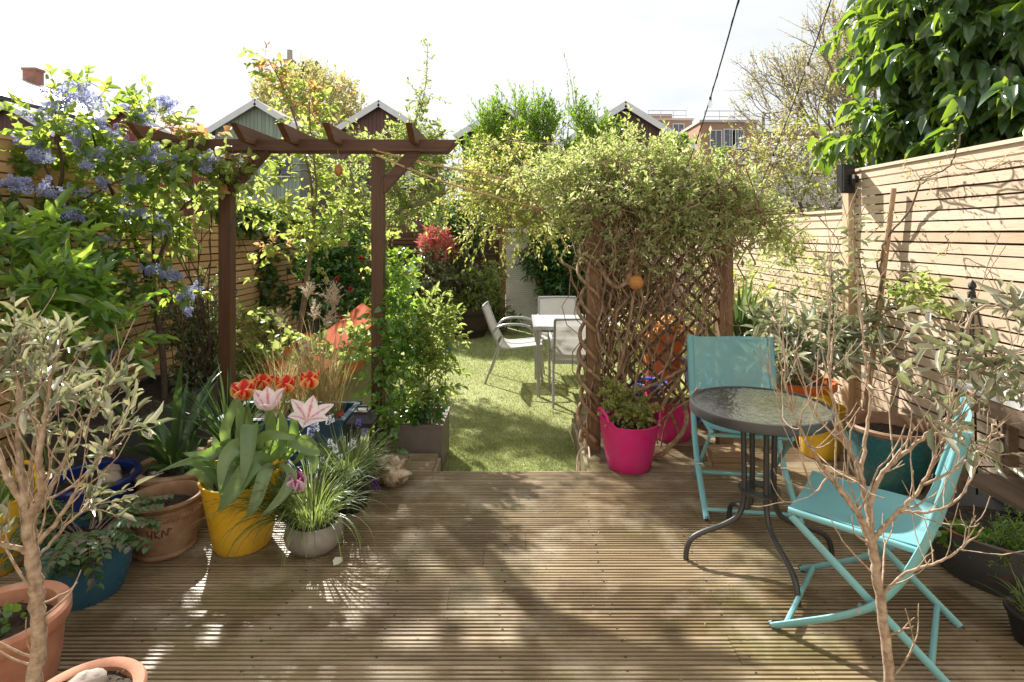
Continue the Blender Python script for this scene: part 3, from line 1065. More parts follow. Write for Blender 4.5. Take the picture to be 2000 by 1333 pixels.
# ---------------------------------------------------------------- arbor with lattice
arbor_wood = wood('arbor_wood', [(0.19, 0.105, 0.055), (0.23, 0.135, 0.075)], 'Z', 0.7, 0.8)
arb = thing('trellis_arbor', 'brown timber arbor frame with a lattice, overgrown by the vine', 'arbor', (0.98, 4.0, 0))
for xx_, z0 in ((0.53, 0.003), (1.445, 0.003)):
    m = MB()
    m.box((xx_, 4.0, (z0 + 1.86) / 2), (0.092, 0.092, 1.86 - z0))
    m.build('post', arbor_wood, arb)
for yy_ in (3.935, 4.065):
    m = MB()
    m.box((0.98, yy_, 1.80), (1.05, 0.03, 0.07))
    m.build('beam', pergola_beam, arb)
m = MB()
lx0, lx1, lz0, lz1 = 0.58, 1.395, 0.36, 1.74
for s in (1, -1):
    k_ = -2.2
    while k_ < 3.2:
        # line z = s*(x - lx0) + k_
        pts = []
        for x in (lx0, lx1):
            z = s * (x - lx0) + k_
            if lz0 <= z <= lz1:
                pts.append((x, z))
        for z in (lz0, lz1):
            x = (z - k_) / s + lx0
            if lx0 < x < lx1:
                pts.append((x, z))
        if len(pts) >= 2:
            a, b = pts[0], pts[1]
            if abs(a[0] - b[0]) > 0.05:
                m.bar((a[0], 4.0 + 0.008 * s, a[1]), (b[0], 4.0 + 0.008 * s, b[1]), 0.012, 0.019)
        k_ += 0.135
m.bar((lx0, 4.0, lz0 - 0.02), (lx1, 4.0, lz0 - 0.02), 0.03, 0.04)
m.build('lattice', wood('lattice_wood', [(0.10, 0.055, 0.03), (0.14, 0.08, 0.045)], 'Z', 0.75), arb)

# two garden canes from the pergola post to the arbor
cane_m = noisy('cane', [(0.42, 0.27, 0.12), (0.55, 0.38, 0.19)], 20, 0.6, 0.2, (1, 1, 1))
for lab, a, b, r_ in (('upper bamboo cane running from the pergola post into the vine', P(728, 292, 3.98), P(1075, 368, 4.6), 0.0085),
                      ('lower bamboo cane tied below the other from pergola to vine', P(735, 303, 3.97), P(1062, 410, 4.5), 0.0075)):
    m = MB()
    m.tube(wig(g, a, b, 9, 0.02, 0.02), np.linspace(r_, r_ * 0.8, 9), 7)
    tag(m.build('garden_cane', cane_m, loc=tuple(a), smooth=True), lab, 'garden cane', 'canes bridging pergola and arbor')

# ---------------------------------------------------------------- pots and planters
soil_m = noisy('soil', [(0.018, 0.012, 0.009), (0.055, 0.038, 0.026), (0.10, 0.07, 0.045)], 38, 0.95, 1.0, fine=120, dist=0.02)
terra_o = noisy('terracotta_fresh', [(0.27, 0.11, 0.062), (0.40, 0.19, 0.115), (0.48, 0.29, 0.20)], 6, 0.8, 0.25, pos=[0.3, 0.55, 0.75])
terra_w = noisy('terracotta_weathered', [(0.16, 0.085, 0.048), (0.25, 0.145, 0.085), (0.36, 0.25, 0.165)], 7, 0.75, 0.3, pos=[0.3, 0.5, 0.72])
blue_glaze = dusty('blue_glaze', (0.014, 0.09, 0.155), (0.10, 0.10, 0.085), 0.25, (1, 1, 0.4), 0.35)
teal_glaze = noisy('teal_glaze', [(0.018, 0.10, 0.11), (0.03, 0.15, 0.16)], 60, 0.25, 0.6, spec=0.6, fine=80, dist=0.006)
cobalt = noisy('cobalt_glaze', [(0.008, 0.018, 0.10), (0.014, 0.03, 0.17)], 5, 0.2, 0.1, spec=0.6)
yellow_pl = dusty('yellow_plastic', (0.64, 0.38, 0.014), (0.22, 0.14, 0.06), 0.42, (1, 1, 0.5))
pink_pl = dusty('magenta_plastic', (0.58, 0.014, 0.17), (0.30, 0.12, 0.12), 0.38, (1, 1, 0.5), 0.4)
orange_pl = dusty('orange_plastic', (0.60, 0.13, 0.025), (0.24, 0.11, 0.05), 0.5)
black_pl = plain('black_plastic', (0.014, 0.014, 0.015), 0.45)
grey_pl = plain('dark_grey_plastic', (0.05, 0.052, 0.055), 0.45)
stone_bowl = noisy('stone_bowl', [(0.13, 0.115, 0.10), (0.30, 0.275, 0.25)], 9, 0.5, 0.4)


def soil_disc(c, r, z, seed, sx=1.0, sy=1.0):
    gg = np.random.default_rng(seed)
    m = MB()
    nr, na = 9, 30
    a = np.arange(na + 1) / na * 2 * math.pi
    rr = np.linspace(0.001, r, nr)
    V = np.zeros((nr, na + 1, 3))
    V[..., 0] = c[0] + rr[:, None] * np.cos(a) * sx
    V[..., 1] = c[1] + rr[:, None] * np.sin(a) * sy
    h = np.array([[noise.noise(Vector((x * 22, y * 22, seed))) * 0.014 for x, y in zip(V[i, :, 0], V[i, :, 1])] for i in range(nr)])
    V[..., 2] = z + h
    m.grid(V)
    # crumbs of bark on the soil
    n = 60
    q = r * 0.93 * np.sqrt(gg.uniform(0, 1, n))
    t_ = gg.uniform(0, 6.283, n)
    pos = np.stack([c[0] + q * np.cos(t_) * sx, c[1] + q * np.sin(t_) * sy, np.full(n, z + 0.008)], -1)
    leaves(m, pos, gg.normal(size=(n, 3)) * (1, 1, 0.3), np.array((0, 0, 1.0)) + gg.normal(size=(n, 3)) * 0.4, gg.uniform(0.012, 0.035, n), gg.uniform(0.005, 0.012, n), 'diamond')
    return m


def pot(name, label, cat, c, prof, mat, soil_r, soil_z, group=None, sx=1.0, sy=1.0, seed=1, n=48, wob=None):
    """A turned pot; prof runs from the base outwards, over the rim and down inside."""
    t = thing(name, label, cat, c, group)
    m = MB()
    m.lathe(c, prof, n, sx, sy, wob)
    m.build('body', mat, t, smooth=True)
    if soil_r:
        soil_disc(c, soil_r, c[2] + soil_z, seed, sx, sy).build('soil', soil_m, t, smooth='full')
    return t


def pot_profile(rb, rt, h, rim=0.02, rimh=0.035, belly=0.0, depth=0.05, wall=0.018):
    p = [(0.002, 0.0), (rb - 0.004, 0.0), (rb, 0.006)]
    hb = h - rimh
    for t_ in (0.2, 0.4, 0.6, 0.8, 1.0):
        p.append((rb + (rt - rb) * t_ + belly * math.sin(math.pi * t_), 0.006 + (hb - 0.006) * t_))
    p += [(rt + rim * 0.8, hb + 0.004), (rt + rim, hb + 0.012), (rt + rim, h - 0.008), (rt + rim * 0.6, h), (rt - wall * 0.4, h), (rt - wall, h - 0.008), (rt - wall * 1.2, h - depth - 0.02), (rt - wall * 1.4, h * 0.4)]
    return p


# foreground terracotta pots at the left
pot('terracotta_pot', 'wide terracotta pot at the left edge behind the thin olive trunk', 'plant pot', (-1.60, 1.76, 0.0), pot_profile(0.125, 0.168, 0.33, 0.018, 0.05, 0.012, 0.05), terra_o, 0.155, 0.275, 'terracotta pots', seed=3)
pot('terracotta_pot', 'salmon terracotta pot holding two pale stones, at the bottom edge', 'plant pot', (-1.15, 1.515, 0.0), pot_profile(0.10, 0.130, 0.28, 0.016, 0.045, 0.008, 0.04), terra_o, 0.118, 0.262, 'terracotta pots', seed=5)
pot('terracotta_pot', 'terracotta pot holding the silver-leaved olive tree trunk', 'plant pot', (-1.06, 1.235, 0.0), pot_profile(0.085, 0.105, 0.25, 0.014, 0.04, 0.006, 0.04), terra_o, 0.097, 0.213, 'terracotta pots', seed=6)
stone_m = noisy('pebble_stone', [(0.24, 0.20, 0.17), (0.36, 0.31, 0.27)], 7, 0.7, 0.3)


def rock(name, label, c, r, mat, seed, cat='stone', group=None, amp=0.22, sc_=1.6, rot=0.0):
    m = MB()
    nu, nv = 22, 14
    u = np.arange(nu) / nu * 2 * math.pi
    v = np.linspace(0.02, math.pi - 0.02, nv)
    V = np.zeros((nv, nu, 3))
    V[..., 0] = np.sin(v)[:, None] * np.cos(u)
    V[..., 1] = np.sin(v)[:, None] * np.sin(u)
    V[..., 2] = np.cos(v)[:, None]
    for i in range(nv):
        for j in range(nu):
            V[i, j] *= 1 + amp * noise.noise(Vector(tuple(V[i, j] * sc_)) + Vector((seed * 7.3, 0, 0))) + amp * 0.4 * noise.noise(Vector(tuple(V[i, j] * sc_ * 3)) + Vector((seed * 3.1, 0, 0)))
    V *= np.array(r)
    c_, s_ = math.cos(rot), math.sin(rot)
    V = V @ np.array([[c_, -s_, 0], [s_, c_, 0], [0, 0, 1]]).T + np.array(tuple(c))
    i, j = np.meshgrid(np.arange(nv - 1), np.arange(nu), indexing='ij')
    F = np.stack([i * nu + j, (i + 1) * nu + j, (i + 1) * nu + (j + 1) % nu, i * nu + (j + 1) % nu], -1).reshape(-1, 4)
    m.add(V.reshape(-1, 3), F)
    return tag(m.build(name, mat, loc=tuple(c), smooth='full'), label, cat, group)


rock('stone', 'pale smooth stone lying on soil in the salmon terracotta pot', (-1.175, 1.565, 0.274), (0.046, 0.034, 0.028), stone_m, 1, group='stones in pots', rot=0.5)
rock('stone', 'small round white pebble beside the smooth stone in the salmon pot', (-1.115, 1.53, 0.270), (0.022, 0.02, 0.016), stone_m, 2, group='stones in pots')
rock('stone', 'small brown pebble in the wide terracotta pot at the left edge', (-1.655, 1.80, 0.292), (0.022, 0.03, 0.022), stone_m, 4, group='stones in pots')

# rope patterned pot with the scratched letters
rp_ = (-1.68, 2.74, 0.0)
rope_prof = [(0.002, 0), (0.122, 0.0), (0.130, 0.006), (0.131, 0.016), (0.124, 0.022), (0.135, 0.05), (0.155, 0.10), (0.165, 0.145), (0.166, 0.175), (0.158, 0.205), (0.150, 0.222), (0.152, 0.228), (0.163, 0.236), (0.166, 0.246), (0.160, 0.255), (0.148, 0.255), (0.142, 0.245), (0.140, 0.20), (0.146, 0.12)]
rt = pot('terracotta_pot', 'rounded brown terracotta pot with rope band and scratched letters', 'plant pot', rp_, rope_prof, terra_w, 0.139, 0.19, 'terracotta pots', seed=8)


def prof_r(z):
    zz = [p[1] for p in rope_prof[:10]]
    rr = [p[0] for p in rope_prof[:10]]
    return float(np.interp(z, zz, rr))


m = MB()
for ph in (0, math.pi):
    a = np.linspace(0, 2 * math.pi, 240)
    pts = np.stack([rp_[0] + (prof_r(0.197) + 0.004 * np.cos(34 * a + ph)) * np.cos(a), rp_[1] + (prof_r(0.197) + 0.004 * np.cos(34 * a + ph)) * np.sin(a), 0.197 + 0.008 * np.sin(34 * a + ph)], -1)
    m.tube(pts[:-1], 0.0075, 6, closed=True)
m.build('rope_band', terra_w, rt, smooth=True)
m = MB()


def stroke(pts, a0, z0, s):
    q = []
    for x, z in pts:
        zz = z0 + z * s
        aa = a0 + x * s / 0.16
        r_ = prof_r(zz) + 0.0008
        q.append((rp_[0] + r_ * math.cos(aa), rp_[1] + r_ * math.sin(aa), zz))
    m.tube(spline(q, 4), 0.0034, 5)


A0 = R(-83)
for st in ([(0, 1), (0.05, 0.45), (0.5, 0.5)], [(0.5, 1.05), (0.42, 0)], [(0.75, 1.0), (0.8, 0.0)], [(1.25, 0.95), (0.8, 0.45), (1.3, -0.1)], [(1.5, 0.0), (1.6, 0.9), (2.05, 0.15), (2.2, 1.0)], [(2.2, 1.0), (2.6, 0.85)]):
    stroke(st, A0, 0.125, 0.036)
m.build('scratched_letters', plain('scratch_brown', (0.10, 0.045, 0.025), 0.9), rt)

pot('terracotta_pot', 'weathered terracotta pot holding the broad pleated palm leaves', 'plant pot', (-1.84, 3.14, 0.0), pot_profile(0.15, 0.205, 0.25, 0.026, 0.04, 0.02, 0.04), terra_w, 0.19, 0.205, 'terracotta pots', seed=9)
pot('terracotta_pot', 'small terracotta pot holding the spiky plant before the trough', 'plant pot', (-1.72, 3.43, 0.0), pot_profile(0.08, 0.105, 0.28, 0.014, 0.035, 0.004, 0.04), terra_w, 0.096, 0.24, 'terracotta pots', seed=10)

pot('glazed_pot', 'round dark blue glazed pot with ferny brown-green leaves', 'plant pot', (-1.80, 2.40, 0.0), pot_profile(0.128, 0.148, 0.26, 0.008, 0.03, 0.022, 0.03), blue_glaze, 0.137, 0.225, 'glazed pots', seed=11)
pot('glazed_pot', 'cobalt blue glazed pot with stones behind the olive tree', 'plant pot', (-2.17, 2.93, 0.0), pot_profile(0.15, 0.20, 0.27, 0.016, 0.03, 0.01, 0.05), cobalt, 0.187, 0.215, 'glazed pots', seed=12)
rock('stone', 'rough brown stone in the cobalt blue pot', (-2.08, 2.93, 0.245), (0.055, 0.045, 0.04), noisy('brown_rock', [(0.22, 0.17, 0.13), (0.36, 0.30, 0.24)], 9, 0.85, 0.5), 5, group='stones in pots')
rock('stone', 'second brown stone, further back in the cobalt blue pot', (-2.15, 3.04, 0.24), (0.045, 0.04, 0.035), bpy.data.materials['brown_rock'], 6, group='stones in pots')


def tub(label, c, rb, rt_, h, mat, axis, seed, group, soil=True):
    """Soft rubber trug whose rim rises into two handles; axis = angle of the handles."""
    t = thing('flexible_tub', label, 'plastic tub', c, group)
    n = 64
    def wob(a):
        q = np.cos(a - axis)
        return 0.055 * np.clip((np.abs(q) - 0.80) / 0.20, 0, 1) ** 0.5 * 0.75
    pr = [(0.002, 0), (rb - 0.008, 0), (rb, 0.01)] + [(rb + (rt_ - rb) * q, 0.01 + (h - 0.02) * q) for q in (0.25, 0.5, 0.7, 0.8, 0.9, 1.0)] + [(rt_ + 0.006, h - 0.006), (rt_ + 0.006, h), (rt_ - 0.003, h + 0.001), (rt_ - 0.006, h - 0.012), (rt_ - 0.012, h * 0.8), (rb + (rt_ - rb) * 0.6 - 0.004, h * 0.6)]
    m = MB()
    m.lathe(c, pr, n, 1, 1, wob)
    m.build('body', mat, t, smooth=True)
    for s in (0, math.pi):
        m = MB()
        a = np.linspace(axis + s - 0.40, axis + s + 0.40, 15)
        q = np.sin(np.linspace(0, math.pi, 15)) ** 0.5
        r_ = rt_ + 0.004
        m.tube(np.stack([c[0] + r_ * np.cos(a), c[1] + r_ * np.sin(a), c[2] + h + 0.022 + 0.062 * q], -1), 0.010, 8)
        m.build('handle', mat, t, smooth=True)
    if soil:
        soil_disc(c, rb + (rt_ - rb) * 0.8 - 0.008, c[2] + h * 0.82, seed).build('soil', soil_m, t, smooth='full')
    return t


YT = (-1.33, 2.78, 0.0)
tub('bright yellow tub planted with the red and pink tulips', YT, 0.130, 0.185, 0.33, yellow_pl, R(165), 21, 'yellow tubs')
tub('yellow tub at the left edge behind the olive trunk', (-2.36, 2.56, 0.0), 0.125, 0.165, 0.33, yellow_pl, R(80), 22, 'yellow tubs')
tub('yellow tub in front of the orange pot by the right fence', (2.06, 3.90, 0.0), 0.120, 0.155, 0.33, yellow_pl, R(60), 23, 'yellow tubs')
PT1 = (0.722, 3.70, 0.0)
tub('front magenta tub with a leafy plant at the arbor post', PT1, 0.140, 0.190, 0.30, pink_pl, R(15), 24, 'magenta tubs')
PT2 = (1.14, 4.24, 0.0)
tub('magenta tub behind the vine stems, left of the teal chair', PT2, 0.135, 0.185, 0.30, pink_pl, R(150), 25, 'magenta tubs')

pot('stone_bowl', 'low rounded grey stone bowl overflowing with grass', 'bowl planter', (-0.965, 2.73, 0.0), [(0.002, 0), (0.075, 0), (0.10, 0.012), (0.128, 0.045), (0.137, 0.08), (0.130, 0.115), (0.118, 0.135), (0.110, 0.138), (0.106, 0.13), (0.11, 0.10)], stone_bowl, 0.107, 0.118, seed=13)
pot('black_pot', 'black pot of grape hyacinths beside the stone bowl', 'plant pot', (-0.93, 3.15, 0.0), pot_profile(0.105, 0.13, 0.22, 0.008, 0.025, 0, 0.03), black_pl, 0.12, 0.19, 'black plastic pots', seed=14)
pot('black_pot', 'small square-shouldered black pot at the bottom right edge', 'plant pot', (1.90, 2.10, 0.0), pot_profile(0.065, 0.085, 0.12, 0.008, 0.02, 0, 0.02), black_pl, 0.078, 0.10, 'black plastic pots', seed=15)


def trough(name, label, x0, x1, y0, y1, z0, z1, mat, cat='planter', group=None, rim=0.02, wall=0.022, soil_drop=0.05, seed=1, taper=0.0):
    t = thing(name, label, cat, ((x0 + x1) / 2, (y0 + y1) / 2, z0), group)
    m = MB()
    w = wall
    m.box(((x0 + x1) / 2, y0 + w / 2, (z0 + z1) / 2), (x1 - x0, w, z1 - z0))
    m.box(((x0 + x1) / 2, y1 - w / 2, (z0 + z1) / 2), (x1 - x0, w, z1 - z0))
    m.box((x0 + w / 2, (y0 + y1) / 2, (z0 + z1) / 2), (w, y1 - y0 - 2 * w, z1 - z0))
    m.box((x1 - w / 2, (y0 + y1) / 2, (z0 + z1) / 2), (w, y1 - y0 - 2 * w, z1 - z0))
    m.build('body', mat, t)
    if rim:
        m = MB()
        e = 0.008
        zc = z1 - rim * 0.5 + 0.004
        m.box(((x0 + x1) / 2, y0 + w / 2, zc), (x1 - x0 + 2 * e, w + 2 * e, rim))
        m.box(((x0 + x1) / 2, y1 - w / 2, zc), (x1 - x0 + 2 * e, w + 2 * e, rim))
        m.box((x0 + w / 2, (y0 + y1) / 2, zc), (w + 2 * e, y1 - y0 - 2 * w - 2 * e, rim))
        m.box((x1 - w / 2, (y0 + y1) / 2, zc), (w + 2 * e, y1 - y0 - 2 * w - 2 * e, rim))
        m.build('rim', mat, t)
    m = MB()
    nx_, ny_ = 24, 12
    xs_, ys_ = np.linspace(x0 + w, x1 - w, nx_), np.linspace(y0 + w, y1 - w, ny_)
    V = np.zeros((nx_, ny_, 3))
    V[..., 0], V[..., 1] = xs_[:, None], ys_[None]
    V[..., 2] = z1 - soil_drop + np.array([[noise.noise(Vector((x * 14, y * 14, seed))) * 0.018 for y in ys_] for x in xs_])
    m.grid(V)
    m.build('soil', soil_m, t, smooth='full')
    return t


trough('trough_planter', 'navy blue rectangular trough planted with tall dry grass', -1.86, -1.07, 3.53, 3.92, 0.0, 0.35, plain('navy_paint', (0.018, 0.06, 0.12), 0.4), 'trough planter', seed=31)
trough('box_planter', 'taupe box planter on the lawn beside the right pergola post', -0.92, -0.525, 4.02, 4.44, LAWN, 0.157, plain('taupe_plastic', (0.14, 0.115, 0.10), 0.5), 'box planter', seed=32)
trough('trough_planter', 'black plastic trough along the left fence under the shrub', -2.84, -2.22, 3.25, 4.45, 0.0, 0.40, grey_pl, 'trough planter', seed=33)
# orange raised bed along the left of the lawn
ob = thing('raised_bed', 'long orange painted raised bed along the left fence', 'raised bed', (-2.4, 6.5, LAWN))
orange_wood = wood('orange_painted_board', [(0.62, 0.15, 0.03), (0.70, 0.20, 0.04), (0.56, 0.12, 0.025)], 'Y', 0.6, 0.6, knots=False)
m = MB()
for z_ in (0.0, 0.16, 0.32):
    m.box((-1.98, 6.5, LAWN + 0.08 + z_), (0.03, 3.6, 0.155))
    m.box((-2.46, 4.69, LAWN + 0.08 + z_), (0.93, 0.03, 0.155))
m.box((-1.985, 6.5, 0.315), (0.09, 3.7, 0.026))
m.box((-2.46, 4.68, 0.315), (0.84, 0.09, 0.026))
m.build('boards', orange_wood, ob)
m = MB()
V = np.zeros((10, 40, 3))
V[..., 0] = np.linspace(-2.93, -2.0, 10)[:, None]
V[..., 1] = np.linspace(4.7, 8.3, 40)[None]
V[..., 2] = 0.25 + np.array([[noise.noise(Vector((x * 8, y * 8, 3))) * 0.03 for y in np.linspace(4.7, 8.3, 40)] for x in np.linspace(-2.93, -2.0, 10)])
m.grid(V)
m.build('soil', soil_m, ob, smooth='full')
# a lounger-like pair of orange seats showing behind the grass
lounger_m = wood('lounger_orange', [(0.46, 0.075, 0.010), (0.54, 0.10, 0.014)], 'Y', 0.85, 3.0, knots=False, grain=0.4)
oc = thing('garden_lounger', 'orange garden lounger half hidden behind the tall dry grass', 'lounger', (-1.72, 5.6, LAWN))
m = MB()
m.bar(P(545, 742, 5.0), P(640, 668, 5.5), 0.50, 0.02, up=(0.1, -0.6, 1))
m.build('seat', lounger_m, oc)
m = MB()
m.bar(P(645, 672, 5.52), P(728, 606, 5.75), 0.46, 0.02, up=(-0.5, -0.7, 1))
m.build('backrest', lounger_m, oc)
for px_, py_, Y_ in ((560, 735, 4.85), (630, 690, 5.3), (655, 690, 5.6), (600, 705, 5.5)):
    a = P(px_, py_, Y_)
    m = MB()
    m.tube([a, (a.x + 0.02, a.y, LAWN)], 0.012, 6)
    m.build('leg', lounger_m, oc)

# pots by the right fence and behind the lattice
OP = (2.10, 4.28, 0.0)
pot('orange_pot', 'bright orange pot holding the silver-leaved shrub', 'plant pot', OP, pot_profile(0.17, 0.235, 0.42, 0.022, 0.06, 0.0, 0.05), orange_pl, 0.22, 0.37, 'orange pots', seed=41)
pot('orange_pot', 'tall orange pot of strap leaves behind the rear teal chair', 'plant pot', (1.80, 4.62, 0.0), pot_profile(0.13, 0.17, 0.56, 0.012, 0.05, 0.0, 0.05), orange_pl, 0.155, 0.51, 'orange pots', seed=42)
pot('orange_pot', 'orange pot behind the lattice among the vine stems', 'plant pot', (1.26, 4.95, LAWN), pot_profile(0.12, 0.17, 0.84, 0.015, 0.05, 0.0, 0.05), orange_pl, 0.155, 0.78, 'orange pots', seed=43)
mosaic = NT('blue_mosaic')
tcn = mosaic.n('ShaderNodeTexCoord')
vv = mosaic.n('ShaderNodeTexVoronoi')
vv.inputs['Scale'].default_value = 16
mosaic.l(tcn.outputs['Object'], vv.inputs['Vector'])
mc = mosaic.ramp(vv.outputs['Color'], [(0.02, 0.05, 0.35), (0.05, 0.12, 0.5), (0.6, 0.62, 0.6), (0.03, 0.07, 0.4)], [0.2, 0.5, 0.7, 0.85])
mosaic_m = mosaic.done(mosaic.pbr(mc, 0.25))
pot('mosaic_pot', 'blue and white mosaic pot behind the lattice', 'plant pot', (1.50, 4.62, 0.0), pot_profile(0.11, 0.15, 0.50, 0.012, 0.04, 0.01, 0.05), mosaic_m, 0.135, 0.45, 'mosaic pots', seed=44)
pot('mosaic_pot', 'small blue mosaic pot low behind the magenta tub', 'plant pot', (1.04, 4.52, 0.0), pot_profile(0.10, 0.13, 0.34, 0.012, 0.04, 0.01, 0.05), mosaic_m, 0.115, 0.3, 'mosaic pots', seed=45)
TP = (2.25, 3.46, 0.0)
tp = thing('glazed_pot', 'large textured teal pot with bare terracotta rim by the right fence', 'plant pot', TP, 'glazed pots')
m = MB()
m.lathe(TP, [(0.002, 0), (0.165, 0), (0.175, 0.008), (0.205, 0.10), (0.228, 0.20), (0.240, 0.29), (0.243, 0.325)], 48)
m.build('body', teal_glaze, tp, smooth=True)
m = MB()
m.lathe(TP, [(0.243, 0.325), (0.250, 0.333), (0.250, 0.352), (0.242, 0.360), (0.226, 0.358), (0.220, 0.345), (0.212, 0.24)], 48)
m.build('rim', terra_w, tp, smooth=True)
soil_disc(TP, 0.214, 0.29, 46).build('soil', soil_m, tp, smooth='full')

MT = (2.14, 2.54, 0.0)
mt = thing('metal_tub', 'rusty dark galvanised metal tub of seedlings under the bench', 'metal tub', MT)
t = NT('rusty_metal')
ru = t.ramp(t.noise(7, (1, 1, 1.6), 6), [(0, 0, 0), (1, 1, 1)], [0.57, 0.66])
c = t.mix(ru, (0.075, 0.075, 0.078), t.ramp(t.noise(30), [(0.10, 0.035, 0.015), (0.24, 0.10, 0.04)], [0.3, 0.7]))
rm = t.done(t.pbr(c, 0.6, 0.35, 0.5, t.bump(t.noise(25), 0.3, 0.004)))
m = MB()
m.lathe(MT, [(0.002, 0), (0.225, 0), (0.235, 0.01), (0.252, 0.08), (0.256, 0.085), (0.262, 0.13), (0.278, 0.21), (0.286, 0.213), (0.288, 0.222), (0.280, 0.226), (0.272, 0.218), (0.25, 0.1)], 48)
m.build('body', rm, mt, smooth=True)
soil_disc(MT, 0.262, 0.175, 47).build('soil', soil_m, mt, smooth='full')

# wooden potting bench at the right edge
bn = thing('potting_bench', 'weathered wooden bench with a pale top against the right fence', 'bench', (2.42, 2.45, 0))
bw_ = wood('bench_wood', [(0.17, 0.12, 0.085), (0.22, 0.16, 0.115)], 'Y', 0.75)
m = MB()
m.box((2.415, 2.46, 0.725), (0.33, 1.06, 0.03))
m.build('top', noisy('zinc_top', [(0.55, 0.55, 0.54), (0.72, 0.72, 0.71)], 5, 0.35, 0.2, metal=0.2), bn)
m = MB()
m.box((2.27, 2.46, 0.665), (0.03, 0.98, 0.085))
m.box((2.42, 2.97, 0.665), (0.26, 0.03, 0.085))
m.build('apron', bw_, bn)
m = MB()
m.box((2.42, 2.985, 0.80), (0.31, 0.03, 0.11))
m.build('upstand', bw_, bn)
m = MB()
m.box((2.42, 2.46, 0.25), (0.28, 1.0, 0.025))
m.build('shelf', bw_, bn)
for x_, y_ in ((2.28, 2.965), (2.545, 2.965), (2.28, 1.97), (2.545, 1.97)):
    m = MB()
    m.box((x_, y_, 0.356), (0.05, 0.05, 0.708))
    m.build('leg', bw_, bn)

# plant obelisk
obk = thing('plant_obelisk', 'thin black metal obelisk plant support before the right fence', 'plant support', (2.43, 3.06, 0))
bm_ = plain('black_iron', (0.02, 0.018, 0.018), 0.5, 0.3)
top = P(1899, 575, 3.06)
for dx, dy in ((-0.14, -0.12), (0.13, -0.12), (0.13, 0.13), (-0.14, 0.13)):
    m = MB()
    m.tube([(2.43 + dx, 3.06 + dy, 0.0), (top.x + dx * 0.06, 3.06 + dy * 0.06, top.z)], 0.0055, 6)
    m.build('leg', bm_, obk)
for k_ in (0.25, 0.5, 0.75):
    m = MB()
    z_ = top.z * k_
    q = 1 - k_ * 0.94
    pts = [(2.43 + (top.x - 2.43) * k_ + dx * q, 3.06 + dy * q, z_) for dx, dy in ((-0.14, -0.12), (0.13, -0.12), (0.13, 0.13), (-0.14, 0.13))]
    m.tube(pts, 0.004, 5, closed=True)
    m.build('hoop', bm_, obk)
m = MB()
m.lathe((top.x, 3.06, top.z - 0.01), [(0.002, -0.01), (0.012, 0.0), (0.016, 0.02), (0.009, 0.034), (0.02, 0.05), (0.016, 0.07), (0.003, 0.085)], 12)
m.build('finial', bm_, obk, smooth=True)

# lantern
LN = (-0.945, 3.50, 0.0)
ln = thing('lantern', 'dark metal candle lantern at the foot of the right pergola post', 'lantern', LN)
lm_ = plain('lantern_metal', (0.035, 0.033, 0.032), 0.55, 0.5)
m = MB()
s_ = 0.068
for dx in (-s_, s_):
    for dy in (-s_, s_):
        m.box((LN[0] + dx, LN[1] + dy, 0.185), (0.014, 0.014, 0.31))
m.box((LN[0], LN[1], 0.016), (0.160, 0.160, 0.030))
m.box((LN[0], LN[1], 0.347), (0.156, 0.156, 0.018))
for sgn in (-1, 1):
    m.box((LN[0] + sgn * s_, LN[1], 0.20), (0.008, 0.12, 0.008))
m.build('frame', lm_, ln)
m = MB()
q = [(0.086, 0.358), (0.086, 0.368), (0.045, 0.405), (0.045, 0.425), (0.002, 0.427)]
m.lathe(LN, [(r_ * 1.30, z_) for r_, z_ in q], 4)
V = m.v[0]
ang = math.pi / 4
c_, s2 = math.cos(ang), math.sin(ang)
m.v[0] = (V - np.array(LN)) @ np.array([[c_, -s2, 0], [s2, c_, 0], [0, 0, 1]]).T + np.array(LN)
m.build('lid', lm_, ln)
m = MB()
m.tube([(LN[0] - 0.03, LN[1], 0.425), (LN[0] - 0.03, LN[1], 0.448), (LN[0] + 0.03, LN[1], 0.448), (LN[0] + 0.03, LN[1], 0.425)], 0.005, 6)
m.build('handle', lm_, ln)
t = NT('clear_pane')
gl = t.n('ShaderNodeBsdfGlossy', Roughness=0.05)
tr = t.n('ShaderNodeBsdfTransparent')
ms = t.n('ShaderNodeMixShader')
ms.inputs[0].default_value = 0.12
t.l(tr.outputs[0], ms.inputs[1])
t.l(gl.outputs[0], ms.inputs[2])
pane_m = t.done(ms)
for dx, dy, w_, d_ in ((0, -s_ + 0.003, 0.12, 0.002), (0, s_ - 0.003, 0.12, 0.002), (-s_ + 0.003, 0, 0.002, 0.12), (s_ - 0.003, 0, 0.002, 0.12)):
    m = MB()
    m.box((LN[0] + dx, LN[1] + dy, 0.185), (w_, d_, 0.29))
    m.build('pane', pane_m, ln)
m = MB()
m.lathe((LN[0], LN[1], 0.031), [(0.002, 0), (0.035, 0), (0.035, 0.12), (0.03, 0.123), (0.002, 0.118)], 18)
m.build('candle', plain('wax', (0.70, 0.64, 0.50), 0.5), ln, smooth=True)

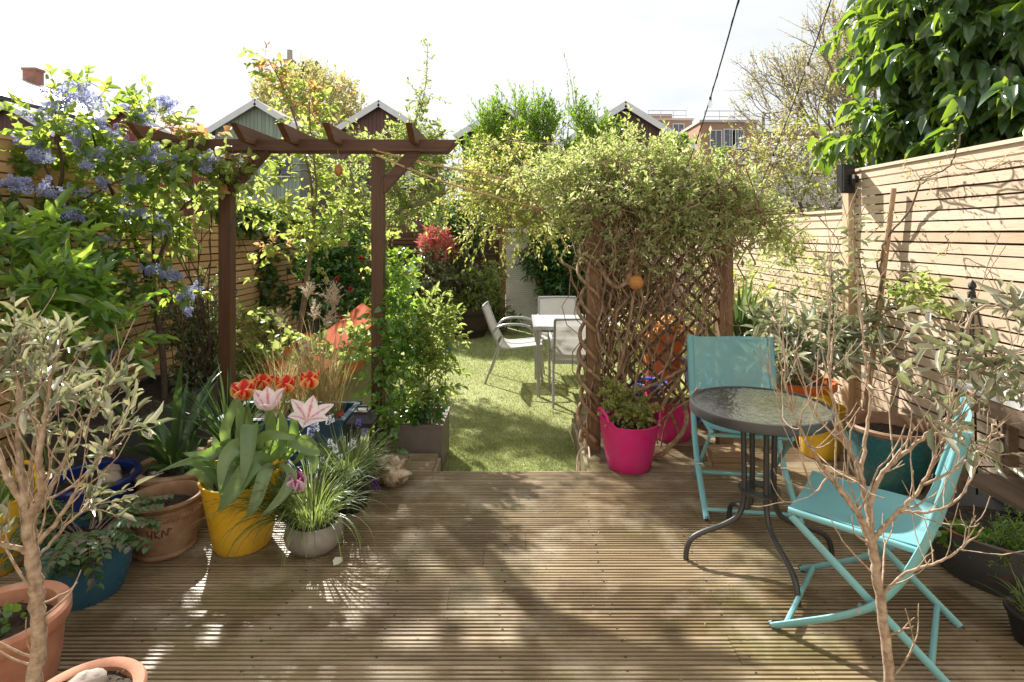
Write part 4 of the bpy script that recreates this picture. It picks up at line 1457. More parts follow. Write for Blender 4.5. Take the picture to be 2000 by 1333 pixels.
# log, purple brush, wooden block, hose
log_m = noisy('log_bark', [(0.05, 0.035, 0.025), (0.30, 0.22, 0.14), (0.52, 0.42, 0.30)], 11, 0.9, 0.9, pos=[0.38, 0.5, 0.62], dist=0.01)
rock('log', 'rough chunk of bark-edged log on the deck by the lantern', (-0.765, 3.43, 0.072), (0.12, 0.09, 0.078), log_m, 9, 'log', amp=0.75, sc_=2.2, rot=-0.3)
m = MB()
a, b = P(703, 905, 3.30), P(738, 940, 3.28)
b.z = 0.03
ax = np.array(b - a)
n = 700
tt = g.uniform(0, 1, n)
d = g.normal(size=(n, 3))
d = nrm(d - nrm(ax)[None] * (d @ nrm(ax))[:, None])
leaves(m, np.array(a) + ax * tt[:, None], d, g.normal(size=(n, 3)), np.full(n, 0.024), np.full(n, 0.006), 'diamond')
m.tube([a, b], 0.008, 6)
tag(m.build('brush', plain('purple_fibre', (0.14, 0.055, 0.26), 0.8), loc=tuple(a)), 'fuzzy purple brush lying beside the black hyacinth pot', 'brush')
wb = thing('wooden_block', 'small stacked wooden block on the deck under the rear teal chair', 'wooden block', (1.345, 3.72, 0))
m = MB()
for k_ in range(3):
    m.box((1.345 + g.normal() * 0.004, 3.72, 0.018 + 0.037 * k_), (0.19, 0.13, 0.034), rz=g.normal() * 0.05)
m.build('slab', wood('block_wood', [(0.30, 0.19, 0.10), (0.36, 0.24, 0.14)], 'X'), wb)
m = MB()
m.tube(spline([(0.49, 3.85, -0.01), P(1148, 872, 3.95), P(1131, 885, 4.0), P(1128, 905, 3.95), (0.41, 3.9, LAWN + 0.01), (0.46, 4.3, LAWN + 0.012), (0.44, 4.9, LAWN + 0.012)], 8), 0.008, 8)
tag(m.build('hose', plain('hose_beige', (0.42, 0.33, 0.22), 0.5), loc=(0.45, 3.9, LAWN), smooth=True), 'beige hose looping off the deck edge beside the arbor post', 'hose')

# ---------------------------------------------------------------- floodlight, string lights, stake
fl = thing('floodlight', 'black wall floodlight on the tall right fence post', 'floodlight', P(1680, 352, 4.36))
c = P(1652, 350, 4.33)
m = MB()
M_ = np.array([[math.cos(0.25), -math.sin(0.25), 0], [math.sin(0.25), math.cos(0.25), 0], [0, 0, 1.0]])
m.box(c, (0.118, 0.05, 0.215), M=M_)
m.box(c + Vector((0.0, -0.032, 0.0)), (0.098, 0.02, 0.195), M=M_)
for k_ in range(7):
    m.box(c + Vector((0.0, -0.043, -0.084 + k_ * 0.028)), (0.09, 0.012, 0.006), M=M_)
m.box(c + Vector((0.02, -0.05, -0.01)), (0.035, 0.02, 0.08), M=M_)
m.build('body', black_pl, fl)
m = MB()
m.tube([c + Vector((0.055, 0, 0)), c + Vector((0.105, 0.02, 0))], 0.014, 8)
m.lathe(c + Vector((0.105, 0.02, 0)), [(0.002, -0.026), (0.026, -0.022), (0.026, 0.022), (0.002, 0.026)], 12)
m.build('bracket', black_pl, fl)
m = MB()
m.box(c + Vector((0.018, -0.0655, 0.012)), (0.012, 0.01, 0.03), M=M_)
m.build('label', plain('label_grey', (0.55, 0.55, 0.55), 0.4), fl)
m = MB()
m.tube(wig(g, c + Vector((0.06, 0.02, -0.03)), P(1682, 430, 4.37), 8, 0.03), 0.004, 5)
m.build('cable', black_pl, fl)

wire_m = plain('wire_black', (0.015, 0.015, 0.016), 0.5)
t = NT('bulb_glass')
gg_ = t.pbr((0.85, 0.87, 0.88), 0.08, 0, 0.6)
tr = t.n('ShaderNodeBsdfTransparent')
ms = t.n('ShaderNodeMixShader')
ms.inputs[0].default_value = 0.55
t.l(tr.outputs[0], ms.inputs[1])
t.l(gg_.outputs[0], ms.inputs[2])
bulb_m = t.done(ms)
for lab, a, b, bulbs in (('string light wire with clear bulbs running down to the arbor top', P(1478, -130, 1.7), P(1338, 336, 4.05), (0.44, 0.73, 0.93)),
                         ('second string light wire with bulbs in front of the budding tree', P(1668, -130, 1.9), P(1466, 405, 4.3), (0.28, 0.61, 0.84))):
    w = thing('string_light', lab, 'string light', tuple(b), 'string lights over the deck')
    t_ = np.linspace(0, 1, 24)
    pts = np.array(a) + (np.array(b) - np.array(a)) * t_[:, None]
    pts[:, 2] -= 0.10 * 4 * t_ * (1 - t_) * 0.5
    m = MB()
    wr = 0.0030 if lab[0] == 's' and lab[1] == 't' else 0.0022
    m.tube(pts, wr, 6)
    m.tube(pts + np.array((0.004, 0.0, 0.003)) * np.sin(t_ * 60)[:, None], wr * 0.7, 5)
    m.build('wire', wire_m, w, smooth=True)
    for q in bulbs:
        p = Vector(tuple(pts[int(q * 23)]))
        m = MB()
        m.lathe(p + Vector((0, 0, -0.012)), [(0.002, -0.034), (0.007, -0.031), (0.011, -0.019), (0.008, -0.006), (0.005, 0.004)], 12)
        bb = m.build('bulb', bulb_m, w, smooth=True)
        m = MB()
        m.lathe(p + Vector((0, 0, -0.008)), [(0.002, -0.006), (0.006, -0.006), (0.006, 0.012), (0.002, 0.014)], 10)
        m.build('socket', wire_m, bb)

m = MB()
a, b = P(1746, 368, 3.85), P(1690, 760, 4.1)
b.z = 0.25
m.tube([a, (a + b) / 2 + Vector((0.004, 0, 0)), b], [0.016, 0.019, 0.022], 8)
tag(m.build('wooden_stake', noisy('stake_wood', [(0.33, 0.21, 0.12), (0.46, 0.32, 0.2)], 12, 0.85, 0.3), loc=tuple(b), smooth=True), 'rough round wooden stake leaning against the tall right fence', 'stake')

# ---------------------------------------------------------------- bistro table
TB = (1.115, 2.635)
bt = thing('bistro_table', 'round glass-topped bistro table with dark bent steel legs', 'table', (TB[0], TB[1], 0))
t = NT('rippled_glass')
tcn = t.n('ShaderNodeTexCoord')
nb1 = t.noise(30, (1, 1, 1), 2, 0.5)
nrm_ = t.bump(nb1, 0.32, 0.012)
gls = t.n('ShaderNodeBsdfGlossy', Roughness=0.06)
gls.inputs['Color'].default_value = (0.92, 0.96, 0.95, 1)
t.l(nrm_, gls.inputs['Normal'])
trn = t.n('ShaderNodeBsdfTransparent')
trn.inputs['Color'].default_value = (0.50, 0.58, 0.57, 1)
fr = t.n('ShaderNodeFresnel', IOR=1.6)
t.l(nrm_, fr.inputs['Normal'])
mp_ = t.n('ShaderNodeMapRange')
t.l(fr.outputs[0], mp_.inputs['Value'])
mp_.inputs['To Min'].default_value = 0.12
mp_.inputs['To Max'].default_value = 1.0
dif = t.n('ShaderNodeBsdfDiffuse')
dif.inputs['Color'].default_value = (0.50, 0.54, 0.54, 1)
m1 = t.n('ShaderNodeMixShader')
m1.inputs[0].default_value = 0.10
t.l(trn.outputs[0], m1.inputs[1])
t.l(dif.outputs[0], m1.inputs[2])
m2 = t.n('ShaderNodeMixShader')
t.l(mp_.outputs[0], m2.inputs[0])
t.l(m1.outputs[0], m2.inputs[1])
t.l(gls.outputs[0], m2.inputs[2])
rip = t.done(m2)
steel = plain('dark_steel', (0.055, 0.053, 0.052), 0.42, 0.3)
TZ = 0.715
m = MB()
m.lathe((TB[0], TB[1], TZ), [(0.002, -0.006), (0.294, -0.006), (0.294, 0.0), (0.002, 0.0)], 64)
m.build('glass_top', rip, bt)
m = MB()
m.lathe((TB[0], TB[1], TZ), [(0.286, -0.008), (0.290, -0.036), (0.302, -0.041), (0.310, -0.036), (0.311, -0.006), (0.307, 0.004), (0.296, 0.005), (0.292, 0.001)], 72)
m.build('rim', steel, bt, smooth=True)
for k_ in range(4):
    a = R(-90 + 90 * k_ + 2)
    prof = [(0.075, 0.69), (0.072, 0.5), (0.070, 0.34), (0.074, 0.26), (0.10, 0.195), (0.17, 0.155), (0.26, 0.125), (0.315, 0.095), (0.338, 0.05), (0.343, 0.002)]
    q = spline([(TB[0] + 0.005 + r_ * math.cos(a), TB[1] + 0.02 + r_ * math.sin(a), z_) for r_, z_ in prof], 4)
    m = MB()
    m.tube(q, 0.0125, 10)
    m.build('leg', steel, bt, smooth=True)
m = MB()
m.lathe((TB[0] + 0.005, TB[1] + 0.02, 0.31), [(0.035, 0), (0.092, 0), (0.092, 0.010), (0.035, 0.010), (0.035, 0)], 32)
m.build('ring_plate', steel, bt, smooth=True)
m = MB()
m.bar((TB[0] - 0.28, TB[1] + 0.01, TZ - 0.022), (TB[0] + 0.28, TB[1] + 0.01, TZ - 0.022), 0.03, 0.012)
m.build('cross_bar', steel, bt)
m = MB()
m.bar((TB[0], TB[1] - 0.28, TZ - 0.0345), (TB[0], TB[1] + 0.28, TZ - 0.0345), 0.03, 0.010)
m.build('cross_bar', steel, bt)

# ---------------------------------------------------------------- teal folding chairs
teal_paint = dusty('teal_paint', (0.17, 0.40, 0.425), (0.16, 0.21, 0.20), 0.36, (1, 1, 1), 0.6, 0.62, 0.70)
t = NT('teal_sling')
tcn = t.n('ShaderNodeTexCoord')
wv = t.noise(3, (1, 1, 1), 3)
cc = t.ramp(wv, [(0.19, 0.42, 0.45), (0.25, 0.50, 0.52)], [0.3, 0.7])
pb = t.pbr(cc, 0.6, 0, 0.3, t.bump(t.noise(350, (1, 1, 1), 1), 0.25, 0.002))
trl = t.n('ShaderNodeBsdfTranslucent')
trl.inputs['Color'].default_value = (0.22, 0.55, 0.58, 1)
ma = t.n('ShaderNodeMixShader')
ma.inputs[0].default_value = 0.22
t.l(pb.outputs[0], ma.inputs[1])
t.l(trl.outputs[0], ma.inputs[2])
tr = t.n('ShaderNodeBsdfTransparent')
tr.inputs['Color'].default_value = (0.75, 0.95, 0.97, 1)
mb_ = t.n('ShaderNodeMixShader')
mb_.inputs[0].default_value = 0.20
t.l(ma.outputs[0], mb_.inputs[1])
t.l(tr.outputs[0], mb_.inputs[2])
teal_sling = t.done(mb_)


def folding_chair(label, o, f):
    """Sling chair with crossed legs; o = centre on the deck, f = facing direction."""
    f = Vector((f[0], f[1], 0)).normalized()
    l = Vector((-f.y, f.x, 0))
    o = Vector(o)
    def W(a, b, z):
        return o + f * a + l * b + Vector((0, 0, z))
    t = thing('folding_chair', label, 'folding chair', tuple(o), 'teal folding sling chairs')
    up_prof = [(-0.305, 0.86), (-0.265, 0.70), (-0.222, 0.54), (-0.19, 0.45), (-0.14, 0.34), (-0.06, 0.22), (0.05, 0.135), (0.16, 0.07), (0.275, 0.005)]
    for s in (-1, 1):
        m = MB()
        m.tube(spline([W(a, s * 0.235, z) for a, z in up_prof], 4), 0.0095, 12, flat=1.8)
        lg = m.build('upright', teal_paint, t, smooth=True)
        m = MB()
        m.tube([W(0.279, s * 0.235, 0.003), W(0.268, s * 0.235, 0.010)], 0.0105, 12, flat=1.75)
        m.build('foot_cap', plain('chair_foot', (0.06, 0.08, 0.09), 0.5), lg)
        m = MB()
        m.tube([W(0.215, s * 0.208, 0.432), W(-0.285, s * 0.208, 0.004)], 0.0085, 12, flat=1.7)
        m.build('rear_leg', teal_paint, t, smooth=True)
        m = MB()
        m.tube([W(0.225, s * 0.205, 0.452), W(-0.20, s * 0.205, 0.432)], 0.0125, 10)
        m.build('seat_rail', teal_paint, t, smooth=True)
        m = MB()
        m.tube([W(-0.012, s * 0.21, 0.186), W(-0.012, s * 0.2475, 0.186)], 0.009, 12)
        m.build('pivot_bolt', plain('bolt_grey', (0.4, 0.45, 0.46), 0.3, 0.7), t)
    for a_, l_, z_ in ((0.225, 0.235, 0.036), (-0.215, 0.208, 0.056), (0.20, 0.208, 0.425)):
        m = MB()
        m.tube([W(a_, -l_, z_), W(a_, l_, z_)], 0.0105, 8)
        m.build('crossbar', teal_paint, t, smooth=True)
    # seat sling, sags in the middle, wraps the side rails
    na_, nb_ = 14, 16
    V = np.zeros((na_, nb_, 3))
    for i, u in enumerate(np.linspace(0, 1, na_)):
        for j, v in enumerate(np.linspace(-1, 1, nb_)):
            a = 0.225 - 0.425 * u
            z = 0.4665 - 0.018 * u - 0.034 * (1 - abs(v) ** 2.4) * (0.55 + 0.45 * math.sin(math.pi * u)) + 0.002 * math.sin(9 * u + 5 * v)
            V[i, j] = W(a, v * 0.205, z)
    m = MB()
    m.grid(V)
    V2 = V.copy()
    V2[..., 2] -= 0.004
    m.grid(V2[:, ::-1])
    m.build('seat', teal_sling, t, smooth='full')
    V = np.zeros((14, 16, 3))
    for i, u in enumerate(np.linspace(0, 1, 14)):
        zz = 0.555 + (0.865 - 0.555) * u
        a0 = float(np.interp(zz, [0.45, 0.54, 0.70, 0.86], [-0.19, -0.222, -0.265, -0.305]))
        for j, v in enumerate(np.linspace(-1, 1, 16)):
            V[i, j] = W(a0 + 0.006 - 0.022 * (1 - v * v) - 0.010 * math.exp(-((abs(v) - 0.9) / 0.1) ** 2) * 0, v * 0.236, zz + 0.004 * math.sin(3 * v) * u)
    m = MB()
    m.grid(V)
    m.build('backrest', teal_sling, t, smooth='full')
    for s in (-1, 1):                                  # fabric sleeves round the uprights
        m = MB()
        pts = [W(float(np.interp(z, [0.45, 0.54, 0.70, 0.86], [-0.19, -0.222, -0.265, -0.305])), s * 0.236, z) for z in np.linspace(0.552, 0.872, 8)]
        m.tube(pts, 0.0155, 14, flat=1.35)
        m.build('sleeve', teal_sling, t, smooth=True)
    return t


folding_chair('teal folding chair at the far side of the bistro table, facing the viewer', (1.265, 3.235, 0.0), (-0.15, -0.99))
folding_chair('teal folding chair turned sideways in front, right of the bistro table', (1.335, 2.20, 0.0), (-0.78, 0.62))

# ---------------------------------------------------------------- dining set on the lawn
alu = plain('grey_aluminium', (0.38, 0.38, 0.385), 0.38, 0.35)
t = NT('grey_mesh')
tcn = t.n('ShaderNodeTexCoord')
chk = t.n('ShaderNodeTexChecker')
chk.inputs['Scale'].default_value = 110
t.l(tcn.outputs['Object'], chk.inputs['Vector'])
cc = t.ramp(t.noise(60, (1, 1, 5), 2), [(0.36, 0.35, 0.34), (0.58, 0.57, 0.56)], [0.35, 0.65])
pb = t.pbr(cc, 0.7, 0, 0.3)
tl_ = t.n('ShaderNodeBsdfTranslucent')
tl_.inputs['Color'].default_value = (0.55, 0.53, 0.50, 1)
ma = t.n('ShaderNodeMixShader')
ma.inputs[0].default_value = 0.25
t.l(pb.outputs[0], ma.inputs[1])
t.l(tl_.outputs[0], ma.inputs[2])
tr = t.n('ShaderNodeBsdfTransparent')
mb_ = t.n('ShaderNodeMixShader')
mb_.inputs[0].default_value = 0.16
t.l(ma.outputs[0], mb_.inputs[1])
t.l(tr.outputs[0], mb_.inputs[2])
grey_mesh = t.done(mb_)

lc = thing('garden_chair', 'grey mesh armchair standing sideways left of the lawn table', 'garden chair', (0, 0, 0), 'grey mesh armchairs on the lawn')
for s in (-1, 1):
    y_ = s * 0.255
    m = MB()
    m.tube(spline([(-0.40, y_ * 0.94, 0.86), (-0.31, y_ * 0.94, 0.62), (-0.235, y_ * 0.94, 0.46), (-0.19, y_ * 0.94, 0.415), (-0.10, y_ * 0.94, 0.405), (0.10, y_ * 0.94, 0.425), (0.24, y_ * 0.94, 0.44), (0.275, y_ * 0.94, 0.425)], 5), 0.0125, 8)
    m.build('side_rail', alu, lc, smooth=True)
    m = MB()
    m.tube(spline([(-0.285, y_, 0.57), (-0.22, y_ * 1.03, 0.645), (-0.10, y_ * 1.06, 0.675), (0.08, y_ * 1.06, 0.665), (0.17, y_ * 1.05, 0.60), (0.215, y_ * 1.03, 0.44), (0.25, y_, 0.2), (0.275, y_, 0.0)], 5), 0.0135, 8)
    m.build('arm', alu, lc, smooth=True)
    m = MB()
    m.tube([(-0.215, y_ * 0.95, 0.43), (-0.29, y_ * 0.97, 0.22), (-0.375, y_, 0.0)], 0.0125, 8)
    m.build('leg', alu, lc, smooth=True)
for x_, z_ in ((-0.40, 0.862), (0.255, 0.432), (-0.215, 0.41)):
    m = MB()
    m.tube([(x_, -0.24, z_), (x_ - 0.004, 0, z_ + 0.003), (x_, 0.24, z_)], 0.0118, 8)
    m.build('crossbar', alu, lc, smooth=True)
V = np.zeros((16, 8, 3))
q = spline([(-0.395, 0, 0.85), (-0.31, 0, 0.62), (-0.235, 0, 0.465)], 7)[:15]
for i in range(len(q)):
    for j, v in enumerate(np.linspace(-1, 1, 8)):
        V[i, j] = (q[i][0] - 0.012 * (1 - v * v), v * 0.236, q[i][2])
m = MB()
m.grid(V[:len(q)])
m.build('backrest', grey_mesh, lc, smooth='full')
V = np.zeros((8, 8, 3))
q = [(-0.225, 0.445), (-0.18, 0.42), (-0.10, 0.413), (0.0, 0.418), (0.10, 0.430), (0.20, 0.443), (0.245, 0.446), (0.27, 0.435)]
for i in range(8):
    for j, v in enumerate(np.linspace(-1, 1, 8)):
        V[i, j] = (q[i][0], v * 0.236, q[i][1] - 0.010 * (1 - v * v))
m = MB()
m.grid(V)
m.build('seat', grey_mesh, lc, smooth='full')
lc.location = (0.03, 6.62, LAWN)
lc.rotation_euler = (0, 0, R(-4))
GC = 'grey mesh armchairs on the lawn'
dup(lc, (0.60, 5.86, LAWN), R(90), 'grey mesh armchair seen from behind, beside the arbor post', GC)
dup(lc, (0.53, 7.00, LAWN), R(-88), 'grey mesh armchair at the far side of the lawn table', GC)

dt = thing('garden_table', 'rectangular pale grey lawn table with metal legs', 'garden table', (0.7, 6.3, LAWN))
m = MB()
m.box((0.72, 6.27, 0.545), (1.06, 0.84, 0.012))
m.build('top', noisy('frosted_top', [(0.46, 0.48, 0.50), (0.56, 0.58, 0.60)], 6, 0.25, 0.1), dt)
m = MB()
for y_ in (5.845, 6.695):
    m.box((0.72, y_, 0.537), (1.10, 0.025, 0.035))
for x_ in (0.18, 1.26):
    m.box((x_, 6.27, 0.537), (0.025, 0.822, 0.035))
m.build('frame', alu, dt)
for x_, y_ in ((0.22, 5.9), (1.2, 5.9), (0.22, 6.64), (1.2, 6.64)):
    m = MB()
    m.tube([(x_, y_, 0.52), (x_, y_, 0.2), (x_, y_, LAWN)], 0.02, 10)
    m.build('leg', alu, dt, smooth=True)

# ---------------------------------------------------------------- far end of the lawn: barrel, bird feeder, toys
BR = (-0.86, 9.45, LAWN)
br = thing('barrel_planter', 'dark half-barrel planter with a small maple at the far fence', 'barrel planter', BR)
m = MB()
m.lathe(BR, [(0.002, 0), (0.33, 0), (0.36, 0.1), (0.40, 0.25), (0.415, 0.38), (0.42, 0.50), (0.39, 0.50), (0.38, 0.4)], 32)
m.build('body', wood('barrel_wood', [(0.045, 0.03, 0.02), (0.07, 0.045, 0.03)], 'Z'), br, smooth=True)
for z_, r_ in ((0.10, 0.366), (0.38, 0.420)):
    m = MB()
    m.lathe(BR, [(r_ - 0.006, z_ - 0.02), (r_ + 0.004, z_ - 0.02), (r_ + 0.009, z_ + 0.02), (r_ - 0.002, z_ + 0.02)], 32)
    m.build('hoop', bm_, br)
soil_disc(BR, 0.385, LAWN + 0.45, 51).build('soil', soil_m, br, smooth='full')
BF = P(796, 535, 6.3)
bfd = thing('bird_feeder', 'wooden bird feeder with a green roof on a pole', 'bird feeder', (BF.x, 6.3, LAWN))
m = MB()
m.box((BF.x, 6.3, BF.z - 0.02), (0.12, 0.12, 0.10))
m.box((BF.x, 6.3, BF.z - 0.075), (0.18, 0.16, 0.014))
m.build('box', wood('feeder_wood', [(0.40, 0.30, 0.18), (0.46, 0.36, 0.22)], 'X'), bfd)
m = MB()
V = [(BF.x - 0.12, 6.2, BF.z + 0.03), (BF.x + 0.12, 6.2, BF.z + 0.03), (BF.x + 0.09, 6.3, BF.z + 0.085), (BF.x - 0.09, 6.3, BF.z + 0.085), (BF.x - 0.12, 6.4, BF.z + 0.03), (BF.x + 0.12, 6.4, BF.z + 0.03)]
m.add(V, [np.array([(0, 1, 2, 3), (3, 2, 5, 4), (0, 4, 5, 1)]), np.array([(0, 3, 4), (1, 5, 2)])])
m.build('roof', plain('green_felt', (0.16, 0.27, 0.20), 0.8), bfd)
m = MB()
m.tube([(BF.x, 6.3, BF.z - 0.08), (BF.x, 6.3, LAWN)], 0.014, 8)
m.build('pole', gm, bfd)


def spinner(label, c, colr, mn, h0):
    t = thing('garden_spinner', label, 'garden ornament', (c.x, c.y, h0), 'coloured spinners among the shrubs')
    mt_ = plain(mn, colr, 0.45)
    m = MB()
    m.tube([(c.x, c.y, c.z - 0.1), (c.x, c.y, h0)], 0.006, 6)
    m.build('stick', gm, t)
    for k_ in range(4):
        z_ = c.z - 0.09 + k_ * 0.06
        a = k_ * 0.6
        m = MB()
        V = np.zeros((5, 9, 3))
        for i, u in enumerate(np.linspace(0, 1, 5)):
            for j, v in enumerate(np.linspace(-1, 1, 9)):
                V[i, j] = (c.x + math.cos(a + v * 0.9) * 0.058 * math.cos(v * 1.5), c.y + math.sin(a + v * 0.9) * 0.058, z_ + u * 0.055 + v * 0.012)
        m.grid(V)
        m.build('vane', mt_, t, smooth='full')
    return t


spinner('magenta spinner on a stick among the green shrubs', P(838, 665, 4.9), (0.36, 0.03, 0.24), 'magenta_vane', LAWN)
spinner('small blue spinner on a stick right of the magenta one', P(870, 668, 5.4), (0.02, 0.14, 0.36), 'blue_vane', LAWN)

# ---------------------------------------------------------------- plant materials
bark_grey = noisy('bark_grey', [(0.20, 0.155, 0.11), (0.36, 0.29, 0.22)], 26, 0.85, 0.5)
bark_olive = noisy('bark_olive', [(0.17, 0.115, 0.075), (0.31, 0.225, 0.155), (0.42, 0.34, 0.255)], 55, 0.85, 0.6, pos=[0.3, 0.5, 0.7])
bark_brown = noisy('bark_brown', [(0.12, 0.08, 0.05), (0.23, 0.16, 0.105)], 22, 0.85, 0.5)
bark_dark = noisy('bark_dark', [(0.045, 0.032, 0.022), (0.09, 0.065, 0.045)], 22, 0.85, 0.4)
stem_green = noisy('stem_green', [(0.10, 0.14, 0.035), (0.17, 0.20, 0.06)], 20, 0.6, 0.1)
vine_bark = noisy('vine_bark', [(0.13, 0.08, 0.045), (0.24, 0.155, 0.09), (0.36, 0.255, 0.16)], 24, 0.85, 0.6, pos=[0.3, 0.5, 0.7])

L_dark = leafmat('leaf_dark_glossy', [(0.029, 0.072, 0.022), (0.056, 0.128, 0.035), (0.080, 0.160, 0.048)], [(0.125, 0.300, 0.025), (0.250, 0.450, 0.050)], 0.30, 0.25, 0.6)
L_cean = leafmat('leaf_ceanothus', [(0.039, 0.091, 0.026), (0.072, 0.150, 0.039), (0.130, 0.195, 0.058)], [(0.345, 0.529, 0.057), (0.667, 0.782, 0.115)], 0.46, 0.35, 0.5)
L_bright = leafmat('leaf_bright', [(0.054, 0.135, 0.034), (0.088, 0.196, 0.045), (0.149, 0.257, 0.061)], [(0.288, 0.528, 0.036), (0.552, 0.744, 0.096)], 0.42, 0.24, 0.9)
L_yellow = leafmat('leaf_yellow_green', [(0.09, 0.15, 0.03), (0.14, 0.20, 0.045), (0.19, 0.24, 0.07)], [(0.42, 0.55, 0.12), (0.58, 0.64, 0.20)], 0.48, 0.45, 0.35)
L_amel = leafmat('leaf_young_tree', [(0.11, 0.18, 0.04), (0.17, 0.24, 0.06), (0.22, 0.26, 0.08)], [(0.44, 0.62, 0.08), (0.58, 0.68, 0.14), (0.66, 0.66, 0.18)], 0.48, 0.45, 0.35)
L_orange = leafmat('leaf_orange_tip', [(0.36, 0.17, 0.07), (0.42, 0.23, 0.09), (0.34, 0.26, 0.08)], [(0.80, 0.38, 0.16), (0.85, 0.55, 0.22)], 0.45, 0.45, 0.35)
L_vine = leafmat('leaf_vine', [(0.09, 0.14, 0.045), (0.17, 0.215, 0.08), (0.30, 0.33, 0.15), (0.46, 0.44, 0.26)], [(0.40, 0.55, 0.10), (0.60, 0.68, 0.20), (0.76, 0.74, 0.36)], 0.45, 0.42, 0.45)
L_pale = leafmat('leaf_pale_climber', [(0.11, 0.17, 0.04), (0.20, 0.24, 0.07), (0.34, 0.32, 0.15)], [(0.46, 0.58, 0.08), (0.64, 0.64, 0.14), (0.74, 0.66, 0.30)], 0.46, 0.45, 0.35)
L_hedge = leafmat('leaf_hedge', [(0.06, 0.13, 0.02), (0.10, 0.19, 0.03), (0.14, 0.23, 0.045)], [(0.26, 0.50, 0.03), (0.42, 0.62, 0.06)], 0.42, 0.4, 0.4)
L_bud = leafmat('leaf_bud', [(0.24, 0.22, 0.09), (0.33, 0.30, 0.13), (0.36, 0.34, 0.17)], [(0.60, 0.58, 0.18), (0.72, 0.66, 0.28)], 0.4, 0.6, 0.2)
L_olive = leafmat('leaf_olive', [(0.12, 0.145, 0.085), (0.20, 0.22, 0.145), (0.34, 0.34, 0.26), (0.48, 0.47, 0.38)], [(0.26, 0.30, 0.10), (0.40, 0.40, 0.18)], 0.25, 0.30, 0.8)
L_silver = leafmat('leaf_silver', [(0.18, 0.21, 0.14), (0.33, 0.36, 0.26), (0.50, 0.51, 0.41)], [(0.30, 0.38, 0.14), (0.42, 0.46, 0.20)], 0.25, 0.34, 0.8)
L_varieg = leafmat('leaf_variegated', [(0.06, 0.085, 0.04), (0.13, 0.15, 0.08), (0.28, 0.29, 0.18)], [(0.22, 0.28, 0.07), (0.36, 0.38, 0.14)], 0.3, 0.4, 0.4)
L_ivy = leafmat('leaf_ivy', [(0.028, 0.070, 0.021), (0.070, 0.126, 0.035), (0.140, 0.196, 0.063)], [(0.225, 0.400, 0.037), (0.450, 0.575, 0.088)], 0.35, 0.35, 0.5)
L_tulip = leafmat('leaf_tulip', [(0.09, 0.165, 0.08), (0.13, 0.21, 0.10), (0.19, 0.27, 0.15)], [(0.34, 0.54, 0.08), (0.46, 0.64, 0.14)], 0.36, 0.34, 0.6)
L_grass = leafmat('leaf_grass', [(0.06, 0.11, 0.03), (0.11, 0.17, 0.05), (0.22, 0.26, 0.12)], [(0.28, 0.42, 0.07), (0.48, 0.56, 0.16)], 0.35, 0.4, 0.4)
L_straw = leafmat('leaf_straw', [(0.24, 0.14, 0.07), (0.36, 0.25, 0.13), (0.13, 0.18, 0.05), (0.18, 0.22, 0.07), (0.38, 0.30, 0.17)], [(0.60, 0.44, 0.20), (0.66, 0.56, 0.26)], 0.35, 0.6, 0.2)
L_palm = leafmat('leaf_palm', [(0.018, 0.045, 0.018), (0.04, 0.08, 0.032)], [(0.14, 0.28, 0.05), (0.22, 0.36, 0.08)], 0.25, 0.36, 0.5)
L_bronze = leafmat('leaf_bronze', [(0.035, 0.085, 0.025), (0.06, 0.12, 0.035), (0.15, 0.12, 0.08)], [(0.20, 0.34, 0.06), (0.34, 0.28, 0.12)], 0.3, 0.4, 0.5)
L_laurel = leafmat('leaf_laurel', [(0.041, 0.095, 0.038), (0.074, 0.142, 0.061), (0.115, 0.189, 0.081)], [(0.240, 0.432, 0.024), (0.432, 0.576, 0.048)], 0.36, 0.30, 0.9)
L_red = leafmat('leaf_red', [(0.45, 0.03, 0.025), (0.62, 0.06, 0.05), (0.66, 0.16, 0.10)], [(0.85, 0.10, 0.07), (0.85, 0.22, 0.14)], 0.4, 0.5, 0.3)
L_scarlet = leafmat('leaf_scarlet', [(0.48, 0.09, 0.08), (0.60, 0.17, 0.15), (0.52, 0.26, 0.18)], [(0.72, 0.16, 0.14), (0.76, 0.32, 0.26)], 0.35, 0.5, 0.3)
F_blue = leafmat('flower_blue', [(0.24, 0.27, 0.50), (0.36, 0.40, 0.64), (0.54, 0.58, 0.78)], [(0.48, 0.50, 0.76), (0.64, 0.66, 0.88)], 0.35, 0.7, 0.2)
F_white = leafmat('flower_white', [(0.68, 0.66, 0.62), (0.80, 0.78, 0.76)], [(0.8, 0.8, 0.76), (0.8, 0.8, 0.76)], 0.35, 0.7, 0.2)
F_plume = leafmat('flower_plume', [(0.42, 0.32, 0.23), (0.60, 0.50, 0.40)], [(0.6, 0.5, 0.38), (0.75, 0.66, 0.52)], 0.4, 0.8, 0.1)
F_musc = leafmat('flower_muscari', [(0.10, 0.10, 0.42), (0.18, 0.18, 0.55)], [(0.2, 0.2, 0.6), (0.3, 0.3, 0.7)], 0.25, 0.5, 0.3)
F_pale = leafmat('flower_muscari_pale', [(0.50, 0.54, 0.60), (0.66, 0.70, 0.72)], [(0.6, 0.65, 0.7), (0.7, 0.7, 0.75)], 0.3, 0.5, 0.3)


def plant(name, label, cat, base, group=None):
    return thing(name, label, cat, tuple(base), group)


